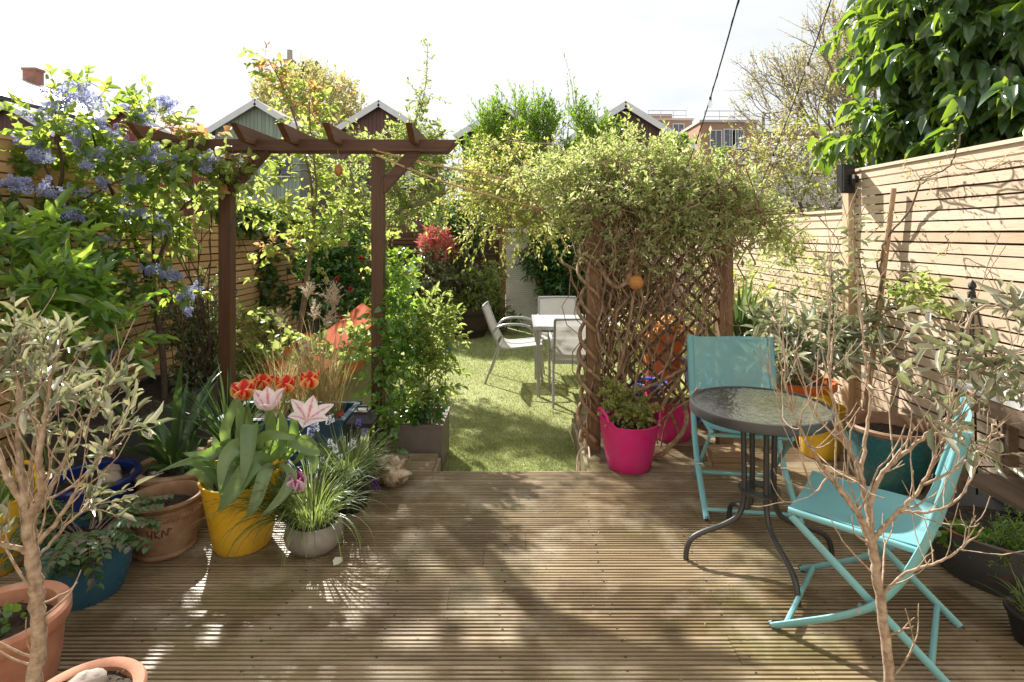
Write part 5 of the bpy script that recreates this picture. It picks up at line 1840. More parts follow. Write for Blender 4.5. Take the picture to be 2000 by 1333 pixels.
def simple_plant(name, label, cat, base, blobs, lmat, smat, seed, stems=True, stem_r=0.008, group=None, amp=0.12, leafname='foliage', **kw):
    """Stems wander from the base into each blob; twigs and leaves fill the blobs."""
    gg = np.random.default_rng(seed)
    t = plant(name, label, cat, base, group)
    lm, sm = MB(), MB()
    bl = PB(blobs)
    if stems:
        for c, r, n in bl:
            b0 = np.array(tuple(base)) + gg.normal(size=3) * (0.04, 0.04, 0)
            sm.tube(wig(gg, b0, c, 9, amp), np.linspace(stem_r, stem_r * 0.35, 9), 6, cap=False)
    blob_foliage(gg, lm, sm, bl, **kw)
    if sm.n:
        sm.build('stems', smat, t, smooth='full')
    lm.build(leafname, lmat, t, smooth='full')
    return t


# ---------------------------------------------------------------- far trees
def round_tree(label, base, crown, nl, seed, lmat, ll, group):
    gg = np.random.default_rng(seed)
    t = plant('tree', label, 'tree', base, group)
    lm, sm = MB(), MB()
    c = np.array(tuple(crown[0]))
    rx, rz = crown[1]
    sm.tube(wig(gg, base, c - (0, 0, rz * 0.7), 7, 0.4), np.linspace(0.35, 0.2, 7), 8)
    tips = []
    for k_ in range(9):
        d = nrm(np.array((gg.normal() * 0.8, gg.normal() * 0.8, 0.9)))
        grow(gg, sm, c - (0, 0, rz * 0.7), d, rz * 0.55, 0.14, 3, tips, (2, 3), 34, 0.72, 0.6, 0.08, 0.12, 3, 0.3, 0.018, 5)
    d = rnd_dir(gg, nl)
    q = gg.uniform(0.35, 1, (nl, 1)) ** 0.6
    A = c + d * q * np.array((rx, rx, rz))
    keep = np.array([noise.noise(Vector(tuple(p * 0.35))) > -0.28 for p in A])
    A, d = A[keep], d[keep]
    D = nrm(d * 0.6 + np.array((0, 0, 0.9)) + gg.normal(size=d.shape) * 0.3)
    twig_leaves(gg, lm, sm, A, D, rx * gg.uniform(0.12, 0.26, len(A)), 7, ll, ll * 0.6, 'diamond', droop=0, r=0.014, ang=40)
    sm.build('trunk', bark_grey, t)
    lm.build('crown', lmat, t)


round_tree('broad pale budding tree behind the green and brown gables', (P(600, 200, 60).x, 60, -0.34), (P(606, 222, 60), (5.6, 4.4)), 1500, 101, L_bud, 0.34, 'far trees behind the houses')
round_tree('small rounded olive-green tree beside the tall pale chimney', (P(606, 200, 74).x, 74, -0.34), (P(606, 172, 74), (1.9, 3.2)), 500, 102, L_varieg, 0.36, 'far trees behind the houses')

# budding tree on the right
gg = np.random.default_rng(110)
tb = plant('budding_tree', 'bare-branched tree with small yellow-green buds beyond the right fence', 'tree', (5.9, 9.6, -0.3))
sm, lm = MB(), MB()
B0 = P(1690, 360, 9.6)
sm.tube(wig(gg, (5.9, 9.6, -0.3), B0, 8, 0.15), np.linspace(0.15, 0.11, 8), 10)
tips = []
for px_, py_, dy, r_ in ((1560, 250, -0.6, 0.05), (1500, 200, 0.2, 0.045), (1530, 90, 0.4, 0.055), (1600, 60, -0.4, 0.06), (1660, 20, 0.5, 0.055), (1720, 40, 0.0, 0.055), (1590, 300, 0.3, 0.035), (1470, 290, -0.2, 0.04), (1640, 140, -0.7, 0.045), (1560, 150, 0.7, 0.045), (1760, 130, 0.6, 0.05)):
    e = P(px_, py_, 9.6 + dy)
    d = nrm(np.array(e) - np.array(B0))
    Lt = np.linalg.norm(np.array(e) - np.array(B0))
    grow(gg, sm, B0, nrm(d + gg.normal(size=3) * 0.15), Lt * 0.36, r_, 4, tips, (2, 3), 26, 0.74, 0.60, 0.06, 0.10, 4, 0.75, 0.004, 6)
A = np.array([t_[0] for t_ in tips])
D = np.array([t_[1] for t_ in tips])
twig_leaves(gg, lm, sm, A, D, 0.30 * gg.uniform(0.5, 1.3, len(A)), 3, 0.042, 0.024, 'diamond', droop=0.0, ldroop=-0.1, r=0.0035, ang=60)
q = gg.uniform(0, 1, len(A)) < 0.30
twig_leaves(gg, lm, sm, A[q], nrm(D[q] + gg.normal(size=D[q].shape) * 0.5), 0.22 * gg.uniform(0.5, 1.3, q.sum()), 4, 0.045, 0.028, 'diamond', droop=0.0, ldroop=-0.1, r=0.003, ang=60)
sm.build('trunk', bark_grey, tb, smooth='full')
lm.build('buds', L_bud, tb)

# blossoming tree behind the right fence
tb2 = simple_plant('blossom_tree', 'small yellow-green tree with white blossom above the lower right fence', 'tree', (4.1, 8.0, -0.3),
                   [(1450, 330, 8.2, 0.42, 0.40, 72), (1520, 300, 8.0, 0.5, 0.42, 90), (1590, 330, 7.8, 0.5, 0.42, 90), (1540, 380, 7.8, 0.55, 0.3, 90), (1650, 380, 7.6, 0.4, 0.35, 60), (1600, 260, 8.4, 0.4, 0.4, 48), (1470, 400, 7.8, 0.4, 0.25, 48), (1630, 420, 7.3, 0.35, 0.22, 42)],
                   L_pale, bark_brown, 111, stem_r=0.03, amp=0.4, tl=0.32, per=10, ll=0.052, lw=0.026, tmpl='diamond', gap=0.1, r=0.0035)
lm = MB()
for c, r, n in PB([(1450, 330, 8.2, 0.42, 0.40, 60), (1530, 310, 8.0, 0.5, 0.42, 110), (1590, 330, 7.8, 0.5, 0.42, 110), (1650, 380, 7.6, 0.4, 0.35, 80), (1620, 400, 7.3, 0.35, 0.22, 60)]):
    p = np.array(tuple(c)) + gg.normal(size=(n, 3)) * np.array(r) * 0.6
    p = np.repeat(p, 5, 0) + gg.normal(size=(n * 5, 3)) * 0.012
    leaves(lm, p, rnd_dir(gg, n * 5), rnd_dir(gg, n * 5), np.full(n * 5, 0.03), np.full(n * 5, 0.028), 'diamond')
lm.build('blossom', F_white, tb2)

# big-leaved evergreen at the top right
gg = np.random.default_rng(112)
ev = plant('evergreen_tree', 'big dark evergreen with large glossy drooping leaves above the right fence', 'tree', (3.6, 4.2, -0.3))
sm, lm = MB(), MB()
bl = PB([(1768, 54, 4.7, 0.42, 0.4, 44), (1875, 14, 4.3, 0.5, 0.45, 60), (1985, 54, 4.0, 0.5, 0.45, 64), (1798, 164, 4.8, 0.42, 0.34, 48), (1885, 124, 4.4, 0.5, 0.40, 72), (1995, 174, 4.0, 0.5, 0.45, 72), (1748, 254, 4.9, 0.34, 0.26, 40), (1838, 244, 4.6, 0.42, 0.28, 52), (1915, 234, 4.3, 0.45, 0.26, 52), (2015, 254, 3.9, 0.4, 0.28, 40), (1688, 269, 5.0, 0.16, 0.16, 11), (1838, -66, 4.5, 0.5, 0.4, 36), (1955, -86, 4.1, 0.5, 0.4, 36), (1738, 114, 4.8, 0.22, 0.2, 14), (2105, 94, 3.9, 0.4, 0.6, 48)], 0.45)
for c, r, n in bl:
    sm.tube(wig(gg, (3.9, 4.4, 0.5), c, 8, 0.2), np.linspace(0.05, 0.010, 8), 7, cap=False)
sm.tube(wig(gg, (3.6, 4.2, -0.3), (3.9, 4.4, 0.9), 6, 0.06), np.linspace(0.09, 0.07, 6), 9)
blob_foliage(gg, lm, sm, bl, tl=0.24, per=9, ll=0.150, lw=0.072, tmpl='droop', out=0.8, up=0.15, rnd=0.55, fill=1.6, droop=0.2, ldroop=0.75, ang=60, r=0.004, upn=0.8, twist=0.35, lsd=0.2)
sm.build('trunk', bark_dark, ev, smooth='full')
lm.build('crown', L_laurel, ev, smooth='full')

# topiary-like green shrubs poking above the vine
simple_plant('column_shrub', 'narrow bright green column shrub before the orange brick flats', 'shrub', (P(1412, 330, 8.6).x, 8.6, LAWN),
             [(1412, 318, 8.6, 0.13, 0.18, 60), (1410, 350, 8.6, 0.15, 0.22, 60), (1408, 420, 8.6, 0.16, 0.4, 60)], L_hedge, bark_brown, 113, tl=0.10, per=9, ll=0.06, lw=0.028, tmpl='diamond', fill=1.4, group='narrow column shrubs')
simple_plant('column_shrub', 'small bright green shrub top against the dark brown gable', 'shrub', (P(1322, 290, 8.8).x, 8.8, LAWN),
             [(1322, 285, 8.8, 0.16, 0.16, 60), (1320, 330, 8.8, 0.2, 0.4, 60)], L_hedge, bark_brown, 114, tl=0.10, per=9, ll=0.06, lw=0.028, tmpl='diamond', fill=1.4, group='narrow column shrubs')

# tall green hedge behind the wall
gg = np.random.default_rng(120)
hd = plant('tall_hedge', 'tall bright green hedge with upright shoots behind the white wall', 'hedge', (0.5, 11.6, -0.3))
sm, lm = MB(), MB()
bl = PB([(960, 265, 11.6, 0.42, 0.55, 150), (1005, 240, 11.5, 0.45, 0.55, 170), (1060, 255, 11.5, 0.5, 0.55, 190), (1110, 250, 11.6, 0.45, 0.5, 180), (1160, 275, 11.6, 0.45, 0.45, 150), (1200, 300, 11.7, 0.35, 0.35, 80), (950, 340, 11.4, 0.5, 0.6, 160), (1030, 340, 11.3, 0.6, 0.6, 220), (1110, 340, 11.4, 0.6, 0.6, 200), (1180, 360, 11.4, 0.5, 0.5, 130), (910, 330, 11.6, 0.3, 0.45, 70), (980, 430, 11.4, 0.6, 0.7, 150), (1090, 440, 11.3, 0.7, 0.7, 180)])
for c, r, n in bl:
    sm.tube(wig(gg, (np.array(tuple(c)) * (1, 1, 0)) + (gg.normal() * 0.2, 0, -0.3), c, 8, 0.25), np.linspace(0.03, 0.012, 8), 6, cap=False)
blob_foliage(gg, lm, sm, bl, tl=0.36, per=11, ll=0.085, lw=0.026, tmpl='diamond', out=0.5, up=0.8, rnd=0.35, gap=0.12, gapsc=1.6, fill=1.7, r=0.005, ang=42, droop=0.0, ldroop=0.1)
sh_ = [(985, 160), (963, 200), (1010, 205), (1037, 165), (1052, 200), (1075, 215), (1098, 185), (1112, 150), (1122, 108), (1131, 150), (1140, 200), (1170, 190), (1158, 230), (945, 225), (925, 235), (1020, 190), (1085, 205), (1128, 178)]
A = np.array([tuple(P(x + gg.normal() * 4, max(y + 95, 215), 11.5 + gg.normal() * 0.2)) for x, y in sh_])
E = np.array([tuple(P(x, y, 11.5)) for x, y in sh_])
dv = E - A
twig_leaves(gg, lm, sm, A, nrm(dv), np.linalg.norm(dv, axis=1), 20, 0.085, 0.024, 'diamond', droop=0.0, ldroop=0.0, r=0.006, ang=45, start=0.1)
sm.build('stems', bark_brown, hd)
lm.build('foliage', L_hedge, hd)

# ---------------------------------------------------------------- young tree with orange tips, apple tree
gg = np.random.default_rng(130)
yt = plant('young_tree', 'slender young tree with yellow-green leaves and orange tips behind the pergola', 'tree', (P(577, 745, 5.3).x, 5.3, 0.2))
sm, lm, lo = MB(), MB(), MB()
tr_pts = [(577, 745, 5.3, 0.024), (585, 650, 5.3, 0.022), (597, 560, 5.3, 0.020), (608, 480, 5.3, 0.018), (612, 420, 5.32, 0.016), (606, 350, 5.35, 0.013), (590, 280, 5.35, 0.010), (568, 210, 5.35, 0.008), (548, 160, 5.3, 0.006), (524, 118, 5.3, 0.003)]
q = spline([(*P(a, b, c), r) for a, b, c, r in tr_pts], 5)
sm.tube(q[:, :3], q[:, 3], 8)
lead2 = [(610, 440, 5.3, 0.012), (618, 380, 5.25, 0.010), (612, 300, 5.2, 0.008), (604, 230, 5.2, 0.006), (606, 170, 5.2, 0.003)]
q2 = spline([(*P(a, b, c), r) for a, b, c, r in lead2], 5)
sm.tube(q2[:, :3], q2[:, 3], 7)
nodes = [(p[:3], 0.5 + i / len(q)) for i, p in enumerate(q) if i > 17] + [(p[:3], 1) for i, p in enumerate(q2) if i > 1]
A, D, Ls = [], [], []
for p, w in nodes:
    for k_ in range(2):
        a = gg.uniform(0, 6.283)
        d = np.array((math.cos(a), math.sin(a) * 0.8, gg.uniform(0.0, 0.7)))
        high = (p[2] - 1.4) / 1.9
        L_ = gg.uniform(0.18, 0.50) * (1.1 - 0.6 * np.clip(high, 0, 1))
        A.append(p)
        D.append(nrm(d))
        Ls.append(L_)
for px_, py_, Y_, L_ in ((480, 400, 5.0, 0.5), (520, 480, 5.0, 0.4), (690, 380, 5.2, 0.45), (680, 440, 5.1, 0.45), (540, 330, 5.2, 0.4), (660, 330, 5.3, 0.4), (700, 480, 5.2, 0.4), (500, 310, 5.2, 0.4), (640, 420, 5.0, 0.4), (560, 400, 5.0, 0.4), (600, 460, 4.95, 0.4)):
    e = np.array(tuple(P(px_, py_, Y_)))
    for k_ in range(7):
        A.append(e + gg.normal(size=3) * 0.14)
        D.append(nrm(gg.normal(size=3) * (1, 1, 0.5)))
        Ls.append(L_ * gg.uniform(0.4, 0.8))
    b = np.array(q[min(range(len(q)), key=lambda i: np.linalg.norm(q[i][:3] - e) + (0.6 if q[i][2] > e[2] else 0))][:3])
    sm.tube(wig(gg, b, e, 6, 0.05), np.linspace(0.008, 0.003, 6), 5, cap=False)
A, D, Ls = np.array(A), np.array(D), np.array(Ls)
twig_leaves(gg, lm, sm, A, D, Ls, 9, 0.062, 0.036, 'ovate', droop=0.25, ldroop=0.45, r=0.0026, ang=50)
top = np.array([p[:3] for p in q[-10:]] + [p[:3] for p in q2[-6:]] + [tuple(P(385 + 130 + i * 6, 480 + (i % 3) * 8, 5.0)) for i in range(4)] + [tuple(P(665, 180 + i * 8, 5.5)) for i in range(2)])
A2 = np.repeat(top, 2, 0) + gg.normal(size=(len(top) * 2, 3)) * 0.03
twig_leaves(gg, lo, sm, A2, nrm(gg.normal(size=A2.shape) * (0.6, 0.6, 0.4) + (0, 0, 0.5)), 0.13 * gg.uniform(0.6, 1.2, len(A2)), 6, 0.048, 0.026, 'ovate', droop=0.1, ldroop=0.4, r=0.0018)
sm.build('trunk', bark_brown, yt, smooth='full')
lm.build('crown', L_amel, yt, smooth='full')
lo.build('young_leaves', L_orange, yt, smooth='full')

gg = np.random.default_rng(131)
ap = plant('apple_tree', 'gnarled apple tree with crooked branches and pale green leaves, mid garden', 'tree', (P(752, 700, 7.4).x, 7.4, LAWN))
sm, lm = MB(), MB()
limbs = [[(752, 705, 7.4, 0.075), (750, 600, 7.4, 0.068), (748, 520, 7.4, 0.06), (745, 470, 7.4, 0.05)],
         [(745, 490, 7.4, 0.045), (715, 445, 7.3, 0.036), (692, 415, 7.2, 0.028), (690, 370, 7.2, 0.020), (682, 320, 7.2, 0.012)],
         [(745, 475, 7.4, 0.042), (760, 430, 7.35, 0.034), (790, 405, 7.3, 0.03), (815, 400, 7.2, 0.028), (850, 382, 7.1, 0.02), (885, 372, 7.0, 0.012)],
         [(790, 408, 7.3, 0.026), (776, 375, 7.3, 0.024), (762, 345, 7.35, 0.022), (770, 305, 7.4, 0.018), (795, 270, 7.4, 0.014), (818, 220, 7.4, 0.010), (832, 160, 7.4, 0.006), (835, 85, 7.4, 0.003)],
         [(740, 545, 7.4, 0.038), (715, 505, 7.4, 0.034), (690, 488, 7.4, 0.024), (665, 470, 7.4, 0.014)],
         [(835, 392, 7.2, 0.02), (838, 350, 7.2, 0.016), (850, 310, 7.2, 0.010), (850, 270, 7.2, 0.006)],
         [(762, 345, 7.35, 0.018), (735, 320, 7.3, 0.014), (722, 275, 7.3, 0.008)]]
A, D = [], []
for lb in limbs:
    s_ = spline([(*P(a, b, c), r) for a, b, c, r in lb], 5)
    sm.tube(s_[:, :3], s_[:, 3], 8)
    if lb is not limbs[0]:
        for i in range(4, len(s_)):
            for k_ in range(4):
                A.append(s_[i, :3] + gg.normal(size=3) * 0.03)
                D.append(nrm(gg.normal(size=3) + (0, 0, 0.4)))
A, D = np.array(A), np.array(D)
thin = A[:, 2] > 3.35
twig_leaves(gg, lm, sm, A[~thin], D[~thin], 0.28 * gg.uniform(0.5, 1.4, (~thin).sum()), 10, 0.060, 0.034, 'diamond', droop=0.0, ldroop=0.1, r=0.004, ang=50)
twig_leaves(gg, lm, sm, A[thin], D[thin], 0.05 * gg.uniform(0.5, 1.4, thin.sum()), 4, 0.042, 0.024, 'diamond', droop=0.0, ldroop=0.1, r=0.003, ang=50)
blob_foliage(gg, lm, sm, PB([(700, 345, 7.3, 0.3, 0.3, 25), (780, 285, 7.4, 0.32, 0.28, 30), (835, 270, 7.3, 0.3, 0.3, 30), (870, 320, 7.1, 0.3, 0.28, 28), (810, 330, 7.2, 0.35, 0.3, 30), (720, 420, 7.2, 0.3, 0.25, 22), (670, 440, 7.4, 0.25, 0.25, 20), (880, 400, 7.0, 0.28, 0.22, 20), (760, 420, 7.2, 0.3, 0.25, 20), (650, 360, 7.6, 0.3, 0.3, 20)]),
             tl=0.26, per=10, ll=0.058, lw=0.033, tmpl='diamond', gap=0.1, r=0.004)
sm.build('trunk', bark_grey, ap, smooth='full')
lm.build('crown', L_yellow, ap)

# ---------------------------------------------------------------- shrubs along the back and left
cm = simple_plant('camellia', 'dark glossy camellia bush with a few red flowers behind the pergola', 'shrub', (-2.2, 6.9, LAWN),
                  [(655, 520, 6.9, 0.42, 0.45, 150), (620, 560, 6.8, 0.36, 0.36, 100), (700, 540, 6.9, 0.4, 0.45, 130), (670, 600, 6.7, 0.45, 0.3, 100), (640, 470, 7.0, 0.3, 0.25, 60)],
                  L_dark, bark_dark, 140, tl=0.2, per=8, ll=0.080, lw=0.042, tmpl='ovate', gap=0.3)
for px_, py_, Y_ in ((686, 564, 6.45), (705, 505, 6.5), (659, 545, 6.4), (668, 622, 6.2)):
    m = MB()
    c = np.array(tuple(P(px_, py_, Y_)))
    for k_ in range(3):
        n = 7
        a = np.arange(n) / n * 6.283 + k_ * 0.5
        d = np.stack([np.cos(a), -0.5 + 0 * a, np.sin(a)], -1) * (1 - 0.25 * k_) + np.array((0, -0.5 - 0.4 * k_, 0))
        leaves(m, np.repeat(c[None], n, 0), d, np.repeat(np.array([(0, -1.0, 0.1)]), n, 0), np.full(n, 0.042), np.full(n, 0.036), 'round')
    m.build('flower', L_red, cm, smooth='full')

simple_plant('ivy', 'ivy spilling over the top of the lower left fence', 'ivy', (-2.88, 6.9, LAWN),
             [(490, 415, 6.2, 0.16, 0.09, 60), (530, 425, 6.8, 0.18, 0.12, 70), (465, 412, 5.9, 0.10, 0.05, 26), (512, 470, 6.6, 0.07, 0.18, 40), (520, 540, 6.6, 0.06, 0.20, 30), (510, 600, 6.5, 0.06, 0.18, 20), (575, 430, 7.6, 0.2, 0.14, 50)],
             L_ivy, bark_dark, 141, tl=0.16, per=8, ll=0.062, lw=0.058, tmpl='ivy', up=0.0, droop=0.6, ldroop=0.7, stem_r=0.006, amp=0.1, upn=0.4, twist=0.6)
simple_plant('undergrowth_shrub', 'leafy yellow-green shrub behind the left pergola post', 'shrub', (-2.45, 5.1, 0.2),
             [(478, 650, 4.9, 0.10, 0.14, 14), (500, 705, 4.8, 0.14, 0.10, 24), (475, 620, 5.0, 0.07, 0.12, 7), (545, 700, 4.7, 0.10, 0.06, 10), (645, 700, 4.7, 0.10, 0.08, 14), (690, 660, 4.8, 0.08, 0.12, 12), (600, 665, 4.8, 0.08, 0.06, 7), (455, 720, 4.7, 0.12, 0.12, 20), (540, 640, 5.6, 0.12, 0.1, 9)],
             L_yellow, stem_green, 142, tl=0.18, per=7, ll=0.06, lw=0.045, tmpl='ovate', stem_r=0.004)
simple_plant('variegated_shrub', 'dense small-leaved variegated shrub beside the left pergola post', 'shrub', (-2.45, 4.35, 0.0),
             [(360, 650, 4.4, 0.16, 0.16, 100), (395, 690, 4.35, 0.17, 0.16, 110), (345, 610, 4.5, 0.12, 0.12, 50), (400, 640, 4.5, 0.14, 0.16, 80), (380, 730, 4.3, 0.16, 0.13, 80), (420, 600, 4.5, 0.10, 0.14, 40), (440, 735, 4.4, 0.12, 0.1, 40), (405, 560, 4.6, 0.08, 0.12, 26)],
             L_varieg, bark_dark, 143, tl=0.12, per=11, ll=0.028, lw=0.018, tmpl='diamond', stem_r=0.005)
rs = simple_plant('pieris_shrub', 'shrub with scarlet new leaves hanging at the dark back fence', 'shrub', (-1.25, 9.9, LAWN),
                  [(838, 510, 9.6, 0.30, 0.3, 70), (880, 540, 9.5, 0.38, 0.22, 80), (900, 500, 9.7, 0.25, 0.3, 60), (850, 550, 9.4, 0.3, 0.16, 60), (930, 560, 9.4, 0.28, 0.2, 50)],
                  L_varieg, bark_dark, 144, tl=0.2, per=9, ll=0.075, lw=0.032, tmpl='diamond')
lm = MB()
blob_foliage(np.random.default_rng(145), lm, None, PB([(852, 470, 9.5, 0.20, 0.17, 70), (835, 478, 9.5, 0.12, 0.14, 34), (868, 485, 9.4, 0.13, 0.16, 34)]), tl=0.14, per=10, ll=0.07, lw=0.02, tmpl='diamond', up=0.7, ldroop=0.1)
lm.build('scarlet_leaves', L_scarlet, rs)
simple_plant('dark_shrub', 'dark upright shrub beside the scarlet-leaved one on the back fence', 'shrub', (-0.95, 10.0, LAWN),
             [(905, 470, 10.0, 0.26, 0.36, 90), (890, 430, 10.0, 0.3, 0.26, 70), (872, 420, 10.1, 0.35, 0.2, 60), (925, 420, 10.0, 0.3, 0.3, 60)], L_dark, bark_dark, 146, tl=0.2, per=9, ll=0.1, lw=0.034, tmpl='diamond')
simple_plant('maple_sapling', 'small pale green maple growing in the half barrel', 'tree', (BR[0], BR[1], 0.28),
             [(930, 540, 9.3, 0.28, 0.14, 40), (900, 575, 9.3, 0.25, 0.10, 30), (950, 570, 9.3, 0.22, 0.1, 26), (915, 600, 9.3, 0.3, 0.08, 26), (960, 530, 9.3, 0.2, 0.1, 20)], L_yellow, bark_dark, 147, tl=0.2, per=7, ll=0.07, lw=0.04, tmpl='diamond', up=0.0, droop=0.3, ldroop=0.4, stem_r=0.012)
simple_plant('dark_ivy', 'dense dark evergreen climber covering the white wall', 'climber', (0.85, 10.3, LAWN),
             [(1075, 490, 10.1, 0.35, 0.3, 150), (1110, 540, 10.0, 0.38, 0.35, 170), (1150, 500, 10.0, 0.4, 0.4, 150), (1075, 560, 10.1, 0.22, 0.26, 80), (1130, 600, 9.9, 0.38, 0.28, 110), (1045, 510, 10.1, 0.2, 0.22, 60), (1200, 540, 10.0, 0.45, 0.45, 150), (1250, 560, 10.0, 0.4, 0.45, 100), (1100, 450, 10.2, 0.5, 0.25, 120)],
             L_dark, bark_dark, 148, tl=0.22, per=9, ll=0.10, lw=0.034, tmpl='diamond', up=0.1, ldroop=0.5, stem_r=0.015)
simple_plant('lawn_edge_shrub', 'low dark shrub at the foot of the white wall by the barrel', 'shrub', (-0.25, 9.7, LAWN),
             [(965, 610, 9.7, 0.2, 0.2, 60), (990, 630, 9.6, 0.15, 0.12, 40), (940, 600, 9.9, 0.22, 0.2, 50)], L_ivy, bark_dark, 149, tl=0.15, per=9, ll=0.06, lw=0.03, tmpl='diamond')
simple_plant('bay_shrub', 'dark green shrub on the left of the lawn before the raised bed', 'shrub', (-1.55, 6.4, LAWN),
             [(760, 600, 6.6, 0.25, 0.25, 70), (740, 650, 6.2, 0.2, 0.25, 60), (790, 590, 6.9, 0.22, 0.22, 50)], L_bright, stem_green, 150, tl=0.18, per=9, ll=0.06, lw=0.026, tmpl='diamond', stem_r=0.006)

# climber and nandina in the taupe planter
simple_plant('leafy_climber', 'bright green leafy climber scrambling up the right pergola post', 'climber', (-0.82, 4.2, 0.1),
             [(770, 560, 4.12, 0.09, 0.14, 27), (765, 620, 4.12, 0.10, 0.14, 29), (775, 680, 4.10, 0.12, 0.14, 32), (770, 740, 4.08, 0.11, 0.14, 29), (762, 800, 4.0, 0.09, 0.12, 24), (790, 640, 4.2, 0.10, 0.14, 24), (775, 520, 4.15, 0.06, 0.12, 13), (755, 850, 3.98, 0.07, 0.06, 11), (748, 700, 4.0, 0.06, 0.2, 14), (715, 680, 4.3, 0.08, 0.12, 13)],
             L_bright, stem_green, 151, tl=0.13, per=8, ll=0.046, lw=0.032, tmpl='ovate', stem_r=0.004, up=0.3)
simple_plant('nandina', 'airy yellow-green nandina canes in the taupe planter', 'shrub', (-0.66, 4.24, 0.1),
             [(840, 640, 4.25, 0.12, 0.12, 20), (850, 620, 4.3, 0.13, 0.14, 24), (862, 660, 4.3, 0.10, 0.12, 18), (830, 700, 4.2, 0.12, 0.13, 20), (852, 700, 4.25, 0.12, 0.12, 22), (840, 750, 4.2, 0.12, 0.1, 18), (815, 660, 4.2, 0.1, 0.14, 16), (840, 590, 4.3, 0.09, 0.10, 11), (820, 770, 4.15, 0.08, 0.08, 10), (858, 730, 4.3, 0.08, 0.08, 10)],
             L_yellow, stem_green, 152, tl=0.15, per=9, ll=0.052, lw=0.018, tmpl='lance', stem_r=0.005, up=0.4)
simple_plant('glossy_shrub', 'small dark-leaved shrub low in the taupe planter', 'shrub', (-0.6, 4.16, 0.1),
             [(845, 790, 4.12, 0.06, 0.07, 24), (825, 800, 4.08, 0.05, 0.05, 14), (800, 812, 4.08, 0.05, 0.04, 10)], L_dark, stem_green, 153, tl=0.08, per=7, ll=0.045, lw=0.026, tmpl='ovate', stem_r=0.003)

# ---------------------------------------------------------------- vine on the arbor
gg = np.random.default_rng(160)
vn = plant('arbor_vine', 'old tangled vine smothering the arbor, bare twisted stems below', 'climber', (0.7, 4.0, 0.0))
sm, lm, tw = MB(), MB(), MB()
for ph in (0.0, math.pi * 0.9, math.pi * 1.5):       # braided stems round the left post
    z_ = np.linspace(0.06, 1.75, 110)
    a = ph - 15.0 * z_ + 0.5 * np.sin(z_ * 3 + ph)
    rr = 0.070 + 0.012 * np.sin(z_ * 4 + ph)
    sm.tube(np.stack([0.515 + rr * np.cos(a) - 0.012, 3.99 + rr * np.sin(a), z_], -1), np.linspace(0.017, 0.011, 110), 7)
for k_ in range(72):                                 # leaning bare stems across the lattice
    x0 = np.clip(gg.normal(0.72, 0.16), 0.5, 1.42) if k_ < 38 else gg.uniform(0.5, 1.42)
    x1 = np.clip(x0 + gg.normal(0.16, 0.32), 0.46, 1.5)
    y0, y1 = 4.0 + gg.uniform(-0.16, 0.12), 4.0 + gg.uniform(-0.16, 0.18)
    za, zb_ = (gg.uniform(0.0, 0.5), gg.uniform(1.5, 2.1)) if k_ < 40 else (gg.uniform(0.5, 1.2), gg.uniform(1.3, 2.1))
    r_ = gg.choice([0.004, 0.006, 0.009, 0.013], p=[0.42, 0.32, 0.18, 0.08])
    sm.tube(wig(gg, (x0, y0, za), (x1, y1, zb_), 16, 0.17), np.linspace(r_, r_ * 0.7, 16), 6, cap=False)
for pts, r_ in (([P(1262, 900, 3.85), P(1300, 880, 3.8), P(1340, 830, 3.85), P(1330, 770, 3.95), P(1310, 720, 4.0), P(1300, 600, 4.02)], 0.017), ([P(1195, 770, 3.9), P(1240, 765, 3.85), P(1290, 745, 3.85), P(1340, 720, 3.9)], 0.014), ([P(1240, 860, 3.92), P(1290, 800, 3.88), P(1345, 700, 3.9), P(1390, 560, 3.95)], 0.015),
               ([P(1190, 800, 3.88), P(1215, 700, 3.82), P(1240, 560, 3.86), P(1232, 470, 3.95)], 0.013), ([P(1160, 500, 3.95), P(1200, 560, 3.88), P(1228, 540, 3.85), P(1235, 470, 3.9)], 0.018), ([P(1330, 860, 4.05), P(1270, 700, 3.95), P(1240, 600, 3.9)], 0.010)):
    q = spline([tuple(p) for p in pts], 7)
    sm.tube(q + gg.normal(size=q.shape) * 0.003, np.linspace(r_, r_ * 0.75, len(q)), 8)
for k_ in range(230):                                # fine dry tangle in front of and behind the lattice
    x0 = gg.uniform(0.5, 1.45)
    z0_ = gg.uniform(0.2, 1.6) if k_ < 100 else gg.uniform(0.75, 1.5)
    a = (x0, 4.0 + gg.uniform(-0.14, 0.14), z0_)
    b = (np.clip(x0 + gg.normal() * 0.13, 0.46, 1.48), 4.0 + gg.uniform(-0.14, 0.14), z0_ + gg.uniform(0.15, 0.7))
    r_ = gg.uniform(0.002, 0.0055)
    sm.tube(wig(gg, a, b, 10, 0.09), np.linspace(r_, r_ * 0.5, 10), 5, cap=False)
for k_ in range(60):                                 # arcs in the overhang
    a = P(gg.uniform(1120, 1480), gg.uniform(400, 560), 4.0 + gg.uniform(-0.2, 0.25))
    b = P(a.x * 280 + VX + gg.normal() * 110, gg.uniform(300, 480), 4.0 + gg.uniform(-0.4, 0.3))
    sm.tube(wig(gg, a, b, 10, 0.2, -0.05), np.linspace(0.006, 0.003, 10), 5, cap=False)
